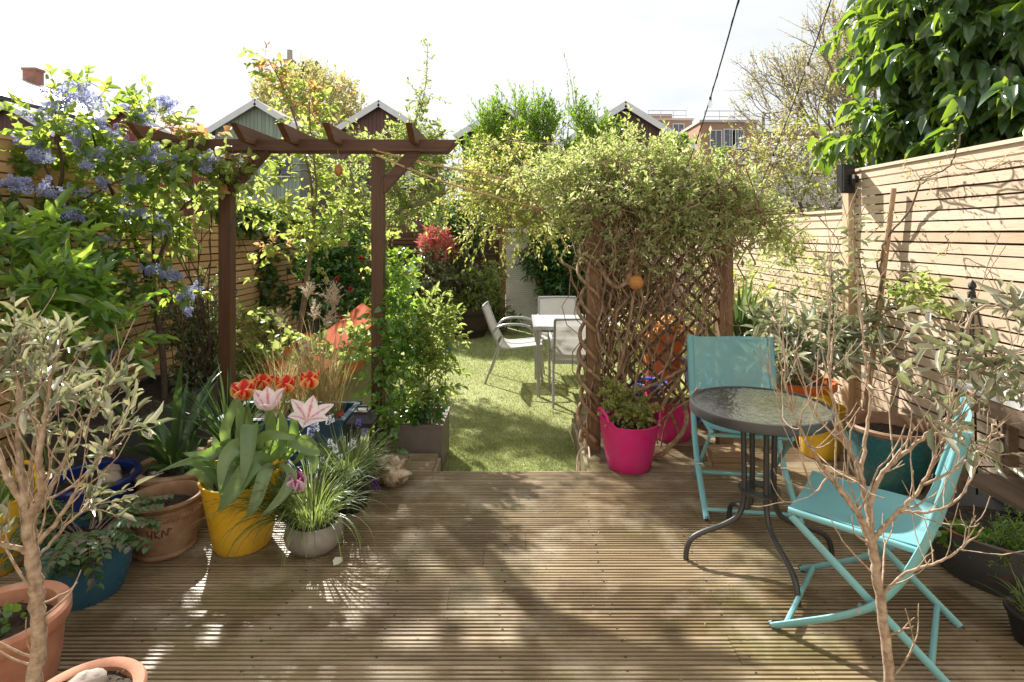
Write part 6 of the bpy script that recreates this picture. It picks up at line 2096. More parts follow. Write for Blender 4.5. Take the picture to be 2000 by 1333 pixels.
bl = PB([(1080, 350, 4.2, 0.30, 0.16, 180), (1150, 350, 4.1, 0.32, 0.18, 207), (1230, 345, 4.1, 0.34, 0.17, 233), (1310, 350, 4.1, 0.34, 0.17, 233), (1390, 370, 4.05, 0.30, 0.22, 233), (1440, 400, 4.1, 0.26, 0.22, 180),
         (1130, 410, 4.0, 0.26, 0.18, 180), (1210, 400, 3.9, 0.32, 0.22, 233), (1300, 410, 3.88, 0.34, 0.22, 252), (1380, 430, 3.9, 0.30, 0.20, 207), (1490, 440, 4.2, 0.24, 0.16, 126), (1540, 455, 4.3, 0.18, 0.12, 72), (1340, 480, 3.92, 0.28, 0.12, 99), (1230, 470, 3.9, 0.22, 0.12, 72), (1250, 298, 4.25, 0.34, 0.13, 152), (1180, 310, 4.3, 0.3, 0.13, 117), (1320, 328, 4.25, 0.28, 0.12, 107), (1410, 375, 4.2, 0.24, 0.12, 72), (1110, 335, 4.3, 0.25, 0.14, 81), (1470, 500, 4.25, 0.14, 0.10, 30), (1330, 560, 3.95, 0.16, 0.14, 9), (1280, 520, 3.92, 0.2, 0.08, 14), (1120, 480, 4.0, 0.10, 0.16, 23)], 0.36)
blob_foliage(gg, lm, tw, bl, tl=0.15, per=10, ll=0.036, lw=0.0165, tmpl='diamond', out=0.6, up=0.2, rnd=0.7, fill=1.9, gap=0.34, gapsc=4.2, r=0.0016, droop=0.2, ldroop=0.25, ang=60, twist=0.8)
sh_ = [(1180, 262), (1300, 268), (1350, 290), (1390, 318), (1430, 352), (1090, 300), (1500, 400), (1535, 430), (1600, 480), (1555, 520), (1050, 345), (1150, 275), (1205, 225), (1240, 215), (1290, 245), (1120, 265), (1165, 250), (1060, 300), (1030, 330), (1560, 420), (1590, 455), (1575, 490), (1520, 385), (1260, 250), (1100, 290), (1480, 350)]
E = np.array([tuple(P(x, y, 4.15 + gg.normal() * 0.12)) for x, y in sh_])
E += gg.normal(size=E.shape) * 0.04
A = E * 1.0
A[:, 2] -= 0.24
A[:, 0] += np.where(E[:, 0] > 1.6, -0.2, gg.normal(size=len(E)) * 0.06)
dv = E - A
twig_leaves(gg, lm, tw, A, nrm(dv), np.linalg.norm(dv, axis=1), 13, 0.036, 0.015, 'diamond', droop=0.05, ldroop=0.05, r=0.002, ang=55)
sm.build('bare_stems', vine_bark, vn, smooth='full')
tw.build('twigs', vine_bark, vn)
lm.build('foliage', L_vine, vn)

simple_plant('pale_climber', 'pale yellow-green climber trailing along the canes over the lawn opening', 'climber', (0.62, 4.25, 1.9),
             [(900, 345, 5.2, 0.16, 0.14, 36), (940, 370, 5.1, 0.20, 0.16, 54), (985, 350, 5.1, 0.22, 0.2, 66), (960, 410, 5.2, 0.20, 0.16, 54), (1010, 420, 5.1, 0.22, 0.18, 66), (1050, 380, 4.9, 0.24, 0.2, 72), (990, 470, 5.3, 0.14, 0.12, 30), (1040, 470, 5.2, 0.16, 0.13, 36), (890, 400, 5.3, 0.12, 0.12, 21), (930, 450, 5.4, 0.12, 0.1, 22), (1090, 430, 5.0, 0.2, 0.16, 48), (1000, 300, 5.5, 0.26, 0.16, 48), (920, 300, 5.6, 0.2, 0.12, 24), (1080, 320, 5.3, 0.25, 0.16, 48), (1045, 510, 5.2, 0.07, 0.10, 10)],
             L_pale, vine_bark, 161, tl=0.2, per=10, ll=0.042, lw=0.018, tmpl='diamond', up=0.0, droop=0.35, ldroop=0.35, stem_r=0.007, amp=0.25, r=0.002, gap=0.05)

# climbing leaves on the pergola at the left
simple_plant('pergola_climber', 'young climber with lime and orange leaves draped on the pergola beam', 'climber', (-2.35, 4.3, 0.35),
             [(335, 258, 4.0, 0.08, 0.04, 6), (400, 268, 4.05, 0.06, 0.04, 4), (330, 320, 4.0, 0.14, 0.10, 13), (390, 345, 4.0, 0.14, 0.10, 14), (440, 330, 3.95, 0.12, 0.09, 10), (300, 380, 4.0, 0.13, 0.12, 11), (360, 400, 4.05, 0.14, 0.12, 14), (410, 390, 4.0, 0.12, 0.10, 10), (470, 355, 3.95, 0.10, 0.05, 6), (330, 440, 4.1, 0.12, 0.10, 10), (250, 340, 3.9, 0.12, 0.10, 9)],
             L_yellow, bark_dark, 162, tl=0.17, per=6, ll=0.066, lw=0.052, tmpl='ovate', up=0.0, droop=0.2, ldroop=0.35, stem_r=0.006, amp=0.16)
t = plant('climber_shoots', 'orange-tinted young leaf shoots along the left end of the pergola beam', 'climber', P(330, 262, 4.0))
sm, lm = MB(), MB()
gg = np.random.default_rng(163)
A = np.array([tuple(P(x, y, 4.0 + gg.normal() * 0.03)) for x, y in ((300, 258), (325, 250), (350, 252), (375, 258), (400, 262), (420, 272), (440, 330), (450, 305), (428, 318), (432, 360), (395, 268), (340, 245))])
sm.tube(spline(A[:6], 4), 0.003, 5)
A = np.repeat(A, 2, 0)
twig_leaves(gg, lm, sm, A, nrm(gg.normal(size=A.shape) * (1, 0.6, 0.4) + (0, 0, 0.2)), np.full(len(A), 0.12), 5, 0.052, 0.04, 'ovate', droop=0.3, ldroop=0.5, r=0.0018)
sm.build('stems', bark_dark, t)
lm.build('foliage', L_orange, t, smooth='full')

# ---------------------------------------------------------------- blue-flowered shrub (left)
gg = np.random.default_rng(170)
ce = plant('ceanothus', 'tall shrub with clusters of blue-violet flowers against the left fence', 'shrub', (-2.52, 4.05, 0.36))
sm, lm = MB(), MB()
lm_y = MB()
stems = [[(322, 800, 4.0, 0.022), (318, 700, 4.0, 0.021), (306, 620, 3.98, 0.02), (290, 560, 3.95, 0.018), (275, 500, 3.9, 0.015), (240, 420, 3.85, 0.012), (200, 330, 3.8, 0.008), (170, 220, 3.7, 0.004)],
         [(290, 560, 3.95, 0.014), (320, 480, 3.95, 0.012), (345, 420, 3.95, 0.009), (400, 370, 3.95, 0.006), (450, 335, 3.9, 0.003)],
         [(306, 620, 3.98, 0.012), (300, 520, 4.05, 0.010), (300, 420, 4.1, 0.008), (310, 320, 4.05, 0.006), (300, 230, 4.0, 0.003)],
         [(120, 780, 3.5, 0.018), (125, 620, 3.5, 0.016), (118, 480, 3.5, 0.014), (115, 380, 3.5, 0.012), (122, 330, 3.5, 0.010), (108, 250, 3.5, 0.005), (110, 200, 3.5, 0.003)],
         [(122, 400, 3.5, 0.009), (160, 390, 3.5, 0.008), (220, 360, 3.55, 0.006), (290, 330, 3.6, 0.004), (330, 315, 3.6, 0.003)],
         [(118, 480, 3.5, 0.010), (80, 440, 3.4, 0.008), (40, 400, 3.35, 0.006), (10, 360, 3.3, 0.004)],
         [(118, 400, 3.5, 0.009), (90, 330, 3.45, 0.006), (60, 270, 3.4, 0.003)]]
for st in stems:
    s_ = spline([(*P(a, b, c), r) for a, b, c, r in st], 6)
    sm.tube(s_[:, :3], s_[:, 3], 7)
bl = PB([(165, 200, 3.7, 0.10, 0.13, 9), (110, 220, 3.5, 0.12, 0.12, 10), (60, 265, 3.4, 0.11, 0.10, 8), (280, 225, 4.0, 0.10, 0.12, 9), (250, 260, 3.9, 0.10, 0.10, 7), (200, 280, 3.8, 0.16, 0.14, 15), (140, 290, 3.5, 0.14, 0.14, 13), (90, 330, 3.45, 0.14, 0.14, 13), (220, 350, 3.6, 0.18, 0.12, 15), (290, 318, 3.7, 0.14, 0.09, 12), (350, 325, 3.8, 0.12, 0.06, 9), (40, 370, 3.35, 0.12, 0.12, 10), (140, 410, 3.5, 0.16, 0.14, 15), (240, 430, 3.75, 0.18, 0.14, 16), (310, 450, 3.9, 0.15, 0.14, 12), (60, 450, 3.4, 0.14, 0.12, 12), (180, 490, 3.6, 0.16, 0.12, 14), (280, 540, 3.9, 0.16, 0.12, 11), (220, 560, 3.7, 0.14, 0.12, 10), (335, 560, 3.95, 0.12, 0.10, 8), (330, 330, 3.7, 0.1, 0.1, 6)])
blob_foliage(gg, lm, sm, bl, tl=0.17, per=9, ll=0.062, lw=0.036, tmpl='ovate', out=0.6, up=0.25, rnd=0.6, r=0.002, droop=0.1, ldroop=0.3, fill=1.8)
# flower clusters at the ends of shoots
fl_px = [(170, 160, 3.65), (150, 180, 3.65), (185, 185, 3.65), (118, 178, 3.45), (105, 190, 3.45), (130, 195, 3.45), (75, 225, 3.38), (95, 215, 3.4), (50, 275, 3.35), (85, 280, 3.4), (145, 245, 3.45), (165, 245, 3.5), (260, 200, 3.95), (272, 225, 3.9), (305, 188, 3.95), (310, 210, 3.95), (285, 230, 3.9), (325, 205, 3.95), (190, 235, 3.75), (210, 245, 3.75), (225, 255, 3.7), (160, 275, 3.45), (60, 300, 3.35), (90, 312, 3.4), (20, 355, 3.2), (35, 350, 3.2), (10, 345, 3.2), (75, 365, 3.35), (90, 370, 3.35), (210, 355, 3.5), (200, 290, 3.6), (240, 275, 3.7), (260, 290, 3.7), (300, 285, 3.7), (320, 300, 3.75), (285, 300, 3.7), (330, 290, 3.75), (255, 345, 3.6), (275, 350, 3.65), (145, 365, 3.4), (140, 412, 3.4), (125, 415, 3.4), (160, 415, 3.45), (245, 385, 3.65), (255, 400, 3.7), (265, 420, 3.7), (205, 460, 3.6), (215, 470, 3.6), (325, 430, 3.85), (335, 440, 3.85), (320, 445, 3.8), (310, 520, 3.85), (335, 525, 3.85), (290, 525, 3.85), (350, 540, 3.85), (375, 555, 3.9), (360, 575, 3.9), (375, 605, 3.95), (345, 575, 3.9), (385, 575, 3.95), (425, 308, 3.85), (400, 310, 3.85), (410, 325, 3.85), (355, 335, 3.8), (180, 205, 3.7), (205, 695, 3.7), (160, 320, 3.45), (230, 300, 3.7)]
fm = []
for k_ in range(4):                                   # four cluster shapes, shared by all clusters
    mbf = MB()
    for sp_ in range(5):
        n = 95
        u = gg.uniform(0, 1, n)
        th = gg.uniform(0, 6.283, n)
        rad = 0.0135 * np.sin(np.pi * (0.12 + 0.83 * u)) ** 0.7 * gg.uniform(0.6, 1.15, n)
        ax_ = nrm(np.array((gg.normal() * 0.9, gg.normal() * 0.9, 0.7)))
        f1 = nrm(np.cross(ax_, (0.3, 0.9, 0.2)))
        f2 = np.cross(ax_, f1)
        ln_ = gg.uniform(0.06, 0.085)
        p = gg.normal(size=3) * (0.026, 0.02, 0.016) + ax_ * (u * ln_)[:, None] + f1 * (rad * np.cos(th))[:, None] + f2 * (rad * np.sin(th))[:, None]
        d = nrm(f1 * np.cos(th)[:, None] + f2 * np.sin(th)[:, None] + ax_ * 0.5 + gg.normal(size=(n, 3)) * 0.4)
        leaves(mbf, p, d, rnd_dir(gg, n), np.full(n, 0.0115), np.full(n, 0.0085), 'diamond')
    tmp = mbf.build('flower_cluster', F_blue, None)
    fm.append(tmp)
base = Vector(ce.location)
for k_, (px_, py_, Y_) in enumerate(fl_px):
    for rep in range(1):
        src = fm[(k_ + rep) % 4]
        o = src.copy()
        col.objects.link(o)
        o.parent = ce
        p = P(px_ + gg.normal() * 3 + rep * 7, py_ + gg.normal() * 3 + rep * 6, Y_ + gg.normal() * 0.03)
        o.location = p - base - Vector((0, 0, 0.03))
        d = Vector((gg.normal() * 0.5, gg.normal() * 0.5 - 0.3, 0.9)).normalized()
        o.rotation_euler = d.to_track_quat('Z', 'Y').to_euler()
        s_ = gg.uniform(0.6, 1.1)
        o.scale = (s_, s_, s_)
        sm.tube([p - d * 0.09, p - d * 0.01], 0.0018, 4)
for o in fm:
    bpy.data.objects.remove(o)
sm.build('stems', bark_dark, ce, smooth='full')
lm.build('foliage', L_cean, ce, smooth='full')

# glossy bright shrub below it
simple_plant('glossy_green_shrub', 'bright green shrub with long glossy leaves at the left edge', 'shrub', (-2.52, 3.0, 0.0),
             [(40, 500, 2.9, 0.16, 0.12, 11), (110, 490, 2.95, 0.16, 0.10, 11), (30, 570, 2.8, 0.14, 0.12, 10), (95, 560, 2.8, 0.16, 0.12, 12), (160, 560, 2.9, 0.14, 0.12, 10), (60, 630, 2.75, 0.15, 0.10, 10), (140, 625, 2.85, 0.14, 0.10, 9), (200, 610, 2.95, 0.12, 0.10, 7), (20, 450, 2.95, 0.14, 0.1, 7), (215, 660, 3.0, 0.10, 0.06, 4), (120, 690, 2.8, 0.12, 0.08, 5), (30, 690, 2.7, 0.12, 0.1, 6)],
             L_bright, stem_green, 171, tl=0.17, per=8, ll=0.095, lw=0.030, tmpl='lance', up=0.45, ldroop=0.15, droop=0.1, stem_r=0.007, amp=0.1, r=0.0022)
simple_plant('shade_shrub', 'dark-leaved shrub low against the left fence, below the blue flowers', 'shrub', (-2.78, 3.7, 0.36),
             [(60, 440, 3.25, 0.14, 0.12, 10), (130, 450, 3.4, 0.16, 0.12, 12), (200, 520, 3.55, 0.14, 0.12, 9), (230, 590, 3.65, 0.12, 0.10, 7), (260, 650, 3.8, 0.10, 0.1, 4), (20, 480, 3.1, 0.14, 0.1, 6), (240, 720, 3.7, 0.10, 0.1, 4), (190, 690, 3.6, 0.1, 0.08, 4), (270, 590, 3.8, 0.1, 0.1, 4)],
             L_dark, bark_dark, 172, tl=0.16, per=8, ll=0.055, lw=0.034, tmpl='ovate', stem_r=0.005)

# ---------------------------------------------------------------- olive trees in front
def olive(label, base, limbs, seed, twigs, ll, lw, spread, tl, per, extra=(), bare=0, cat='olive tree', gsz=1.0, lowz=0.0):
    gg = np.random.default_rng(seed)
    t = plant('olive_tree', label, cat, base, 'potted olive trees')
    sm, lm = MB(), MB()
    ends = []
    for lb in limbs:
        s_ = spline([(*P(a, b, c), r) for a, b, c, r in lb], 6)
        s_[:, :3] += gg.normal(size=s_[:, :3].shape) * 0.0015
        knot = 1 + 0.045 * np.sin(np.arange(len(s_)) * 1.7) * gg.uniform(0.3, 1, len(s_))
        sm.tube(s_[:, :3], s_[:, 3] * knot, 10)
        for i in range(3, len(s_)):
            ends.append((s_[i, :3], nrm(s_[i, :3] - s_[i - 1, :3]), s_[i, 3], i / len(s_)))
    # bare side twigs along the limbs
    for k_ in range(bare):
        p, d, r_, u = ends[gg.integers(len(ends))]
        q = nrm(d + gg.normal(size=3) * 0.6 + (0, 0, 0.3))
        L_ = gg.uniform(0.04, 0.16) * gsz
        tips = []
        grow(gg, sm, p, q, L_, min(r_ * 0.5, 0.0032), 1, tips, (1, 2), 30, 0.75, 0.6, 0.16, 0.10, 4, 0.0, 0.0011, 6)
    A, D = [], []
    for lb in limbs[1:]:
        s_ = spline([(*P(a, b, c), r) for a, b, c, r in lb], 6)
        k0 = int(len(s_) * 0.68)
        for i in range(k0, len(s_)):
            d = nrm(s_[i, :3] - s_[i - 1, :3])
            for r_ in range(twigs):
                A.append(s_[i, :3])
                D.append(nrm(d * 0.8 + gg.normal(size=3) * spread + (0, 0, 0.25)))
    for px_, py_, Y_, n_, rr in extra:
        c = np.array(tuple(P(px_, py_, Y_)))
        e = min(ends, key=lambda q: np.linalg.norm(q[0] - c))
        sm.tube(wig(gg, e[0], c, 7, 0.03), np.linspace(0.0035, 0.002, 7), 6, cap=False)
        for k_ in range(n_):
            A.append(c + gg.normal(size=3) * rr * 0.4)
            D.append(nrm(gg.normal(size=3) * 0.7 + (0, 0, 0.5)))
    A, D = np.array(A), np.array(D)
    twig_leaves(gg, lm, sm, A, D, tl * gg.uniform(0.5, 1.3, len(A)), per, ll, lw, 'lance', droop=0.1, ldroop=0.05, r=0.0016, ang=52, pair=False, twist=0.8, start=0.2, lsd=0.28)
    for k_ in range(60):
        p, d, r_, u = ends[gg.integers(len(ends))]
        if r_ > 0.006:
            q = nrm(np.cross(d, gg.normal(size=3)))
            sm.tube([p + q * r_ * 0.5, p + q * r_ * 1.16], [r_ * 0.35, r_ * 0.12], 6)
    sm.build('trunk', bark_olive, t, smooth='full')
    lm.build('foliage', L_olive, t, smooth='full')
    return t


olive('silvery olive tree in a pot at the bottom left, thin pale trunk', (-1.06, 1.235, 0.21),
      [[(62, 1420, 1.24, 0.0172), (66, 1335, 1.24, 0.0153), (76, 1240, 1.24, 0.0142), (70, 1150, 1.24, 0.0138), (60, 1080, 1.24, 0.0133), (58, 1020, 1.24, 0.0129), (50, 985, 1.24, 0.0112)],
       [(55, 1000, 1.24, 0.0103), (45, 940, 1.25, 0.0090), (35, 880, 1.27, 0.0069), (38, 800, 1.3, 0.0052), (30, 720, 1.32, 0.0034), (28, 650, 1.33, 0.0019)],
       [(58, 1010, 1.24, 0.0103), (80, 960, 1.23, 0.0086), (75, 900, 1.22, 0.0069), (85, 830, 1.22, 0.0052), (100, 740, 1.23, 0.0034), (120, 660, 1.25, 0.0019)],
       [(60, 1020, 1.24, 0.0086), (85, 980, 1.26, 0.0069), (110, 930, 1.3, 0.0052), (140, 870, 1.33, 0.0039), (180, 810, 1.36, 0.0026), (215, 770, 1.38, 0.0017)],
       [(50, 990, 1.24, 0.0086), (20, 940, 1.24, 0.0069), (-5, 880, 1.25, 0.0052), (-20, 800, 1.25, 0.0034), (-25, 700, 1.26, 0.0017)],
       [(75, 1060, 1.24, 0.0052), (110, 1020, 1.22, 0.0043), (150, 960, 1.2, 0.0034), (190, 900, 1.2, 0.0026), (235, 830, 1.2, 0.0017)],
       [(60, 1085, 1.24, 0.0060), (30, 1070, 1.22, 0.0052), (0, 1065, 1.2, 0.0043), (-30, 1040, 1.2, 0.0034)],
       [(65, 1100, 1.24, 0.0034), (100, 1060, 1.26, 0.0030), (150, 1010, 1.28, 0.0026), (190, 985, 1.3, 0.0013)],
       [(62, 1040, 1.24, 0.0052), (60, 960, 1.28, 0.0043), (65, 870, 1.33, 0.0034), (70, 780, 1.37, 0.0026), (65, 700, 1.4, 0.0017)]],
      180, 1, 0.036, 0.0088, 0.5, 0.085, 5, [(20, 700, 1.3, 5, 0.07), (60, 750, 1.35, 4, 0.07), (110, 700, 1.25, 5, 0.07), (150, 780, 1.3, 4, 0.06), (90, 820, 1.25, 3, 0.06), (30, 820, 1.28, 4, 0.06), (200, 800, 1.3, 3, 0.05), (10, 650, 1.35, 4, 0.05), (60, 670, 1.3, 4, 0.05), (175, 730, 1.32, 2, 0.05), (235, 870, 1.25, 2, 0.04), (130, 900, 1.3, 2, 0.05)], 60, gsz=0.8)

olive('tall potted olive tree in front of the teal chairs, bare lower branches', (0.975, 1.50, 0.15),
      [[(1745, 1465, 1.5, 0.0144), (1738, 1333, 1.5, 0.0130), (1728, 1240, 1.5, 0.0124), (1716, 1150, 1.5, 0.0119), (1706, 1080, 1.5, 0.0119), (1700, 1050, 1.5, 0.0119)],
       [(1702, 1060, 1.5, 0.0094), (1680, 1010, 1.5, 0.0079), (1650, 970, 1.49, 0.0065), (1620, 930, 1.47, 0.0054), (1590, 890, 1.45, 0.0043), (1560, 830, 1.43, 0.0033), (1535, 760, 1.42, 0.0022), (1520, 690, 1.42, 0.0014)],
       [(1700, 1050, 1.5, 0.0094), (1696, 990, 1.52, 0.0086), (1680, 930, 1.54, 0.0072), (1660, 880, 1.55, 0.0058), (1630, 800, 1.55, 0.0043), (1618, 700, 1.55, 0.0029), (1622, 600, 1.55, 0.0018), (1620, 500, 1.55, 0.0011)],
       [(1696, 990, 1.52, 0.0072), (1720, 930, 1.5, 0.0058), (1760, 890, 1.48, 0.0050), (1810, 850, 1.46, 0.0043), (1870, 800, 1.45, 0.0029), (1930, 740, 1.45, 0.0022), (1985, 690, 1.45, 0.0014)],
       [(1704, 1060, 1.5, 0.0072), (1735, 1020, 1.48, 0.0058), (1770, 985, 1.46, 0.0050), (1800, 950, 1.45, 0.0043), (1830, 880, 1.44, 0.0033), (1860, 780, 1.43, 0.0022), (1885, 640, 1.43, 0.0011)],
       [(1680, 930, 1.54, 0.0058), (1690, 860, 1.56, 0.0050), (1700, 780, 1.58, 0.0036), (1690, 700, 1.6, 0.0029), (1680, 600, 1.6, 0.0022), (1665, 470, 1.6, 0.0011)],
       [(1800, 950, 1.45, 0.0036), (1860, 920, 1.4, 0.0029), (1910, 880, 1.38, 0.0022), (1960, 850, 1.37, 0.0014)],
       [(1718, 1165, 1.5, 0.0043), (1770, 1120, 1.46, 0.0036), (1830, 1100, 1.44, 0.0029), (1880, 1070, 1.43, 0.0022), (1920, 1030, 1.42, 0.0014)],
       [(1760, 1000, 1.47, 0.0043), (1810, 1000, 1.46, 0.0036), (1860, 985, 1.45, 0.0029), (1895, 940, 1.45, 0.0022), (1920, 860, 1.45, 0.0014)],
       [(1620, 930, 1.47, 0.0029), (1590, 960, 1.45, 0.0022), (1568, 900, 1.43, 0.0018), (1545, 830, 1.42, 0.0011)],
       [(1660, 880, 1.55, 0.0036), (1610, 830, 1.55, 0.0029), (1580, 780, 1.56, 0.0022), (1560, 700, 1.57, 0.0014)]],
      181, 0, 0.050, 0.0122, 0.45, 0.11, 5, [(1900, 780, 1.45, 5, 0.06), (1950, 740, 1.45, 6, 0.06), (1880, 860, 1.44, 4, 0.05), (1960, 820, 1.42, 5, 0.06), (1800, 780, 1.45, 3, 0.05), (1850, 720, 1.45, 3, 0.06), (1740, 760, 1.5, 2, 0.06), (1990, 700, 1.42, 4, 0.05), (1700, 690, 1.55, 2, 0.05), (1930, 900, 1.42, 2, 0.05), (1990, 780, 1.4, 3, 0.05), (1950, 680, 1.42, 3, 0.05), (1890, 680, 1.43, 3, 0.05), (1965, 640, 1.42, 3, 0.05), (1995, 610, 1.4, 3, 0.05), (1925, 650, 1.43, 2, 0.05)], 110)
pot('terracotta_pot', 'terracotta pot holding the tall olive tree, below the bottom edge', 'plant pot', (0.975, 1.50, 0.0), pot_profile(0.09, 0.115, 0.19, 0.016, 0.045, 0.006, 0.04), terra_o, 0.103, 0.15, 'terracotta pots', seed=71)

# silver-leaved shrub in the orange pot
simple_plant('silver_shrub', 'silver-leaved shrub with long shoots in the bright orange pot', 'shrub', (OP[0], OP[1], 0.36),
             [(1510, 690, 4.1, 0.13, 0.10, 15), (1560, 700, 4.0, 0.14, 0.10, 18), (1620, 690, 4.0, 0.14, 0.12, 18), (1570, 650, 4.1, 0.14, 0.10, 15), (1680, 690, 4.0, 0.12, 0.12, 13), (1700, 640, 4.0, 0.1, 0.12, 7), (1500, 640, 4.2, 0.09, 0.10, 7)],
             L_silver, stem_green, 182, tl=0.18, per=8, ll=0.105, lw=0.026, tmpl='lance', up=0.5, droop=0.2, ldroop=0.2, stem_r=0.005, r=0.002)
t = plant('silver_shoots', 'tall lone silver-leaved shoots rising before the floodlight post', 'shrub', (2.14, 4.2, 0.36))
gg = np.random.default_rng(183)
sm, lm = MB(), MB()
for pts in ([(1690, 740, 4.1), (1695, 640, 4.05), (1690, 560, 4.05), (1672, 480, 4.05), (1668, 420, 4.05)], [(1625, 740, 4.1), (1628, 640, 4.1), (1625, 560, 4.1), (1620, 500, 4.1)], [(1530, 720, 4.1), (1528, 640, 4.1), (1530, 560, 4.1)]):
    s_ = spline([tuple(P(*p)) for p in pts], 6)
    sm.tube(s_, np.linspace(0.007, 0.002, len(s_)), 6)
    A = s_[3::2]
    A = np.repeat(A, 2, 0)
    twig_leaves(gg, lm, sm, A, nrm(gg.normal(size=A.shape) * (1, 1, 0.3) + (0, 0, 0.4)), np.full(len(A), 0.05), 3, 0.085, 0.024, 'lance', droop=0.2, ldroop=0.3, r=0.0015)
sm.build('stems', bark_brown, t)
lm.build('foliage', L_silver, t, smooth='full')

# strap-leaved plants
t = plant('strap_leaf_plant', 'stiff dark strap-leaved plant in the tall orange pot', 'plant', (1.80, 4.62, 0.5))
m = MB()
gg = np.random.default_rng(184)
blades(gg, m, (1.80, 4.62, 0.5), 26, 0.52, 0.055, 0.55, 0.25, 0.09, fold=0.5)
m.build('leaves', L_palm, t, smooth='full')
t = plant('strap_leaf_plant', 'upright broad strap leaves of the plant behind the rear teal chair', 'plant', (1.62, 4.75, 0.0))
m = MB()
blades(gg, m, (1.66, 4.82, 0.35), 9, 0.75, 0.09, 0.3, 0.15, 0.08, fold=0.3)
m.build('leaves', L_varieg, t, smooth='full')
m = MB()
c = (1.66, 4.82, 0.0)
m.lathe(c, pot_profile(0.11, 0.14, 0.36, 0.012, 0.04, 0, 0.05), 32)
m.build('pot', terra_o, t, smooth=True)
t = plant('spiky_plant', 'spiky grass-like yucca in the small terracotta pot', 'plant', (-1.72, 3.43, 0.25))
m = MB()
blades(gg, m, (-1.72, 3.43, 0.25), 85, 0.40, 0.013, 1.05, 0.35, 0.03, fold=0.4)
m.build('leaves', L_palm, t, smooth='full')
t = plant('palm_leaf_plant', 'broad pleated palm-like leaves rising from the weathered terracotta pot', 'plant', (-1.86, 3.14, 0.22))
m = MB()
blades(gg, m, (-1.88, 3.14, 0.22), 18, 0.44, 0.046, 1.0, 1.1, 0.05, k=9, fold=0.8, az=(0.6, 5.6))
blades(gg, m, (-1.80, 3.10, 0.22), 14, 0.22, 0.02, 0.8, 0.6, 0.06)
m.build('leaves', L_palm, t, smooth='full')

# tall dry grass with plumes in the navy trough
gg = np.random.default_rng(185)
ms_ = plant('ornamental_grass', 'tall dry ornamental grass with feathery plumes in the navy trough', 'grass', (-1.38, 3.75, 0.3))
m = MB()
for x_ in (-1.55, -1.40, -1.28, -1.20):
    blades(gg, m, (x_, 3.74, 0.30), 110, 0.46, 0.0030, 0.34, 0.75, 0.07)
blades(gg, m, (-1.30, 3.80, 0.30), 60, 0.58, 0.0042, 0.25, 0.5, 0.08)
m.build('blades', L_straw, ms_)
sm = MB()
for px_, py_, b0 in ((600, 585, -1.42), (612, 625, -1.36), (640, 595, -1.30), (655, 590, -1.24), (648, 610, -1.30), (635, 640, -1.32), (548, 640, -1.52), (590, 700, -1.46)):
    e = P(px_, py_, 3.72 + gg.normal() * 0.05)
    a = np.array((b0, 3.74, 0.3))
    b = np.array(tuple(e))
    mid = (a + b) / 2 + (gg.normal() * 0.02, 0, 0.06)
    s_ = spline([a, mid, b], 8)
    sm.tube(s_, np.linspace(0.0025, 0.0012, len(s_)), 5)
    d = nrm(b - mid)
    pm = MB()
    A = np.repeat(b[None], 26, 0) + d * gg.uniform(-0.02, 0.07, (26, 1))
    D = nrm(d + gg.normal(size=(26, 3)) * 0.28)
    twig_leaves(gg, pm, None, A, D, 0.11 * gg.uniform(0.5, 1.2, 26), 14, 0.013, 0.003, 'diamond', droop=0.35, ldroop=0.1, ang=30)
    twig_leaves(gg, pm, pm, A[:8], D[:8], 0.11 * gg.uniform(0.5, 1.2, 8), 3, 0.013, 0.003, 'diamond', droop=0.35, ang=30, r=0.0008)
    pm.build('plume', F_plume, ms_)
sm.build('stalks', bpy.data.materials['stake_wood'], ms_)
t = plant('bedding_plant', 'small plant with red flowers in the right corner of the navy trough', 'plant', (-1.14, 3.70, 0.3))
m = MB()
gl_ = np.random.default_rng(186)
blob_foliage(gl_, m, None, [((-1.15, 3.70, 0.33), (0.05, 0.05, 0.02), 8)], tl=0.05, per=6, ll=0.03, lw=0.02)
m.build('foliage', L_bronze, t)
m = MB()
c = np.array((-1.16, 3.66, 0.335))
for k_ in range(5):
    p = c + gl_.normal(size=3) * (0.025, 0.02, 0.006)
    leaves(m, np.repeat(p[None], 6, 0), rnd_dir(gl_, 6), rnd_dir(gl_, 6), np.full(6, 0.022), np.full(6, 0.018), 'round')
m.build('flowers', L_red, t)

# ---------------------------------------------------------------- tulips in the yellow tub
def petalmat(name, centre, edge, lo, hi, base_c):
    t = NT(name)
    uv = t.n('ShaderNodeUVMap')
    sp = t.n('ShaderNodeSeparateXYZ')
    t.l(uv.outputs[0], sp.inputs[0])
    a = t.n('ShaderNodeMath', operation='SUBTRACT')
    t.l(sp.outputs['Y'], a.inputs[0])
    a.inputs[1].default_value = 0.5
    b = t.n('ShaderNodeMath', operation='ABSOLUTE')
    t.l(a.outputs[0], b.inputs[0])
    nzz = t.noise(60, (1, 1, 1), 3)
    ad = t.n('ShaderNodeMath', operation='MULTIPLY_ADD')
    t.l(nzz, ad.inputs[0])
    ad.inputs[1].default_value = 0.28
    t.l(b.outputs[0], ad.inputs[2])
    c = t.ramp(ad.outputs[0], [centre, edge], [lo + 0.14, hi + 0.14])
    c = t.mix(t.ramp(sp.outputs['X'], [(1, 1, 1), (0, 0, 0)], [0.0, 0.22]), c, base_c)
    p = t.pbr(c, 0.4, 0, 0.4)
    d = t.n('ShaderNodeBsdfTranslucent')
    t.l(c, d.inputs['Color'])
    mxs = t.n('ShaderNodeMixShader')
    mxs.inputs[0].default_value = 0.42
    t.l(p.outputs[0], mxs.inputs[1])
    t.l(d.outputs[0], mxs.inputs[2])
    return t.done(mxs)


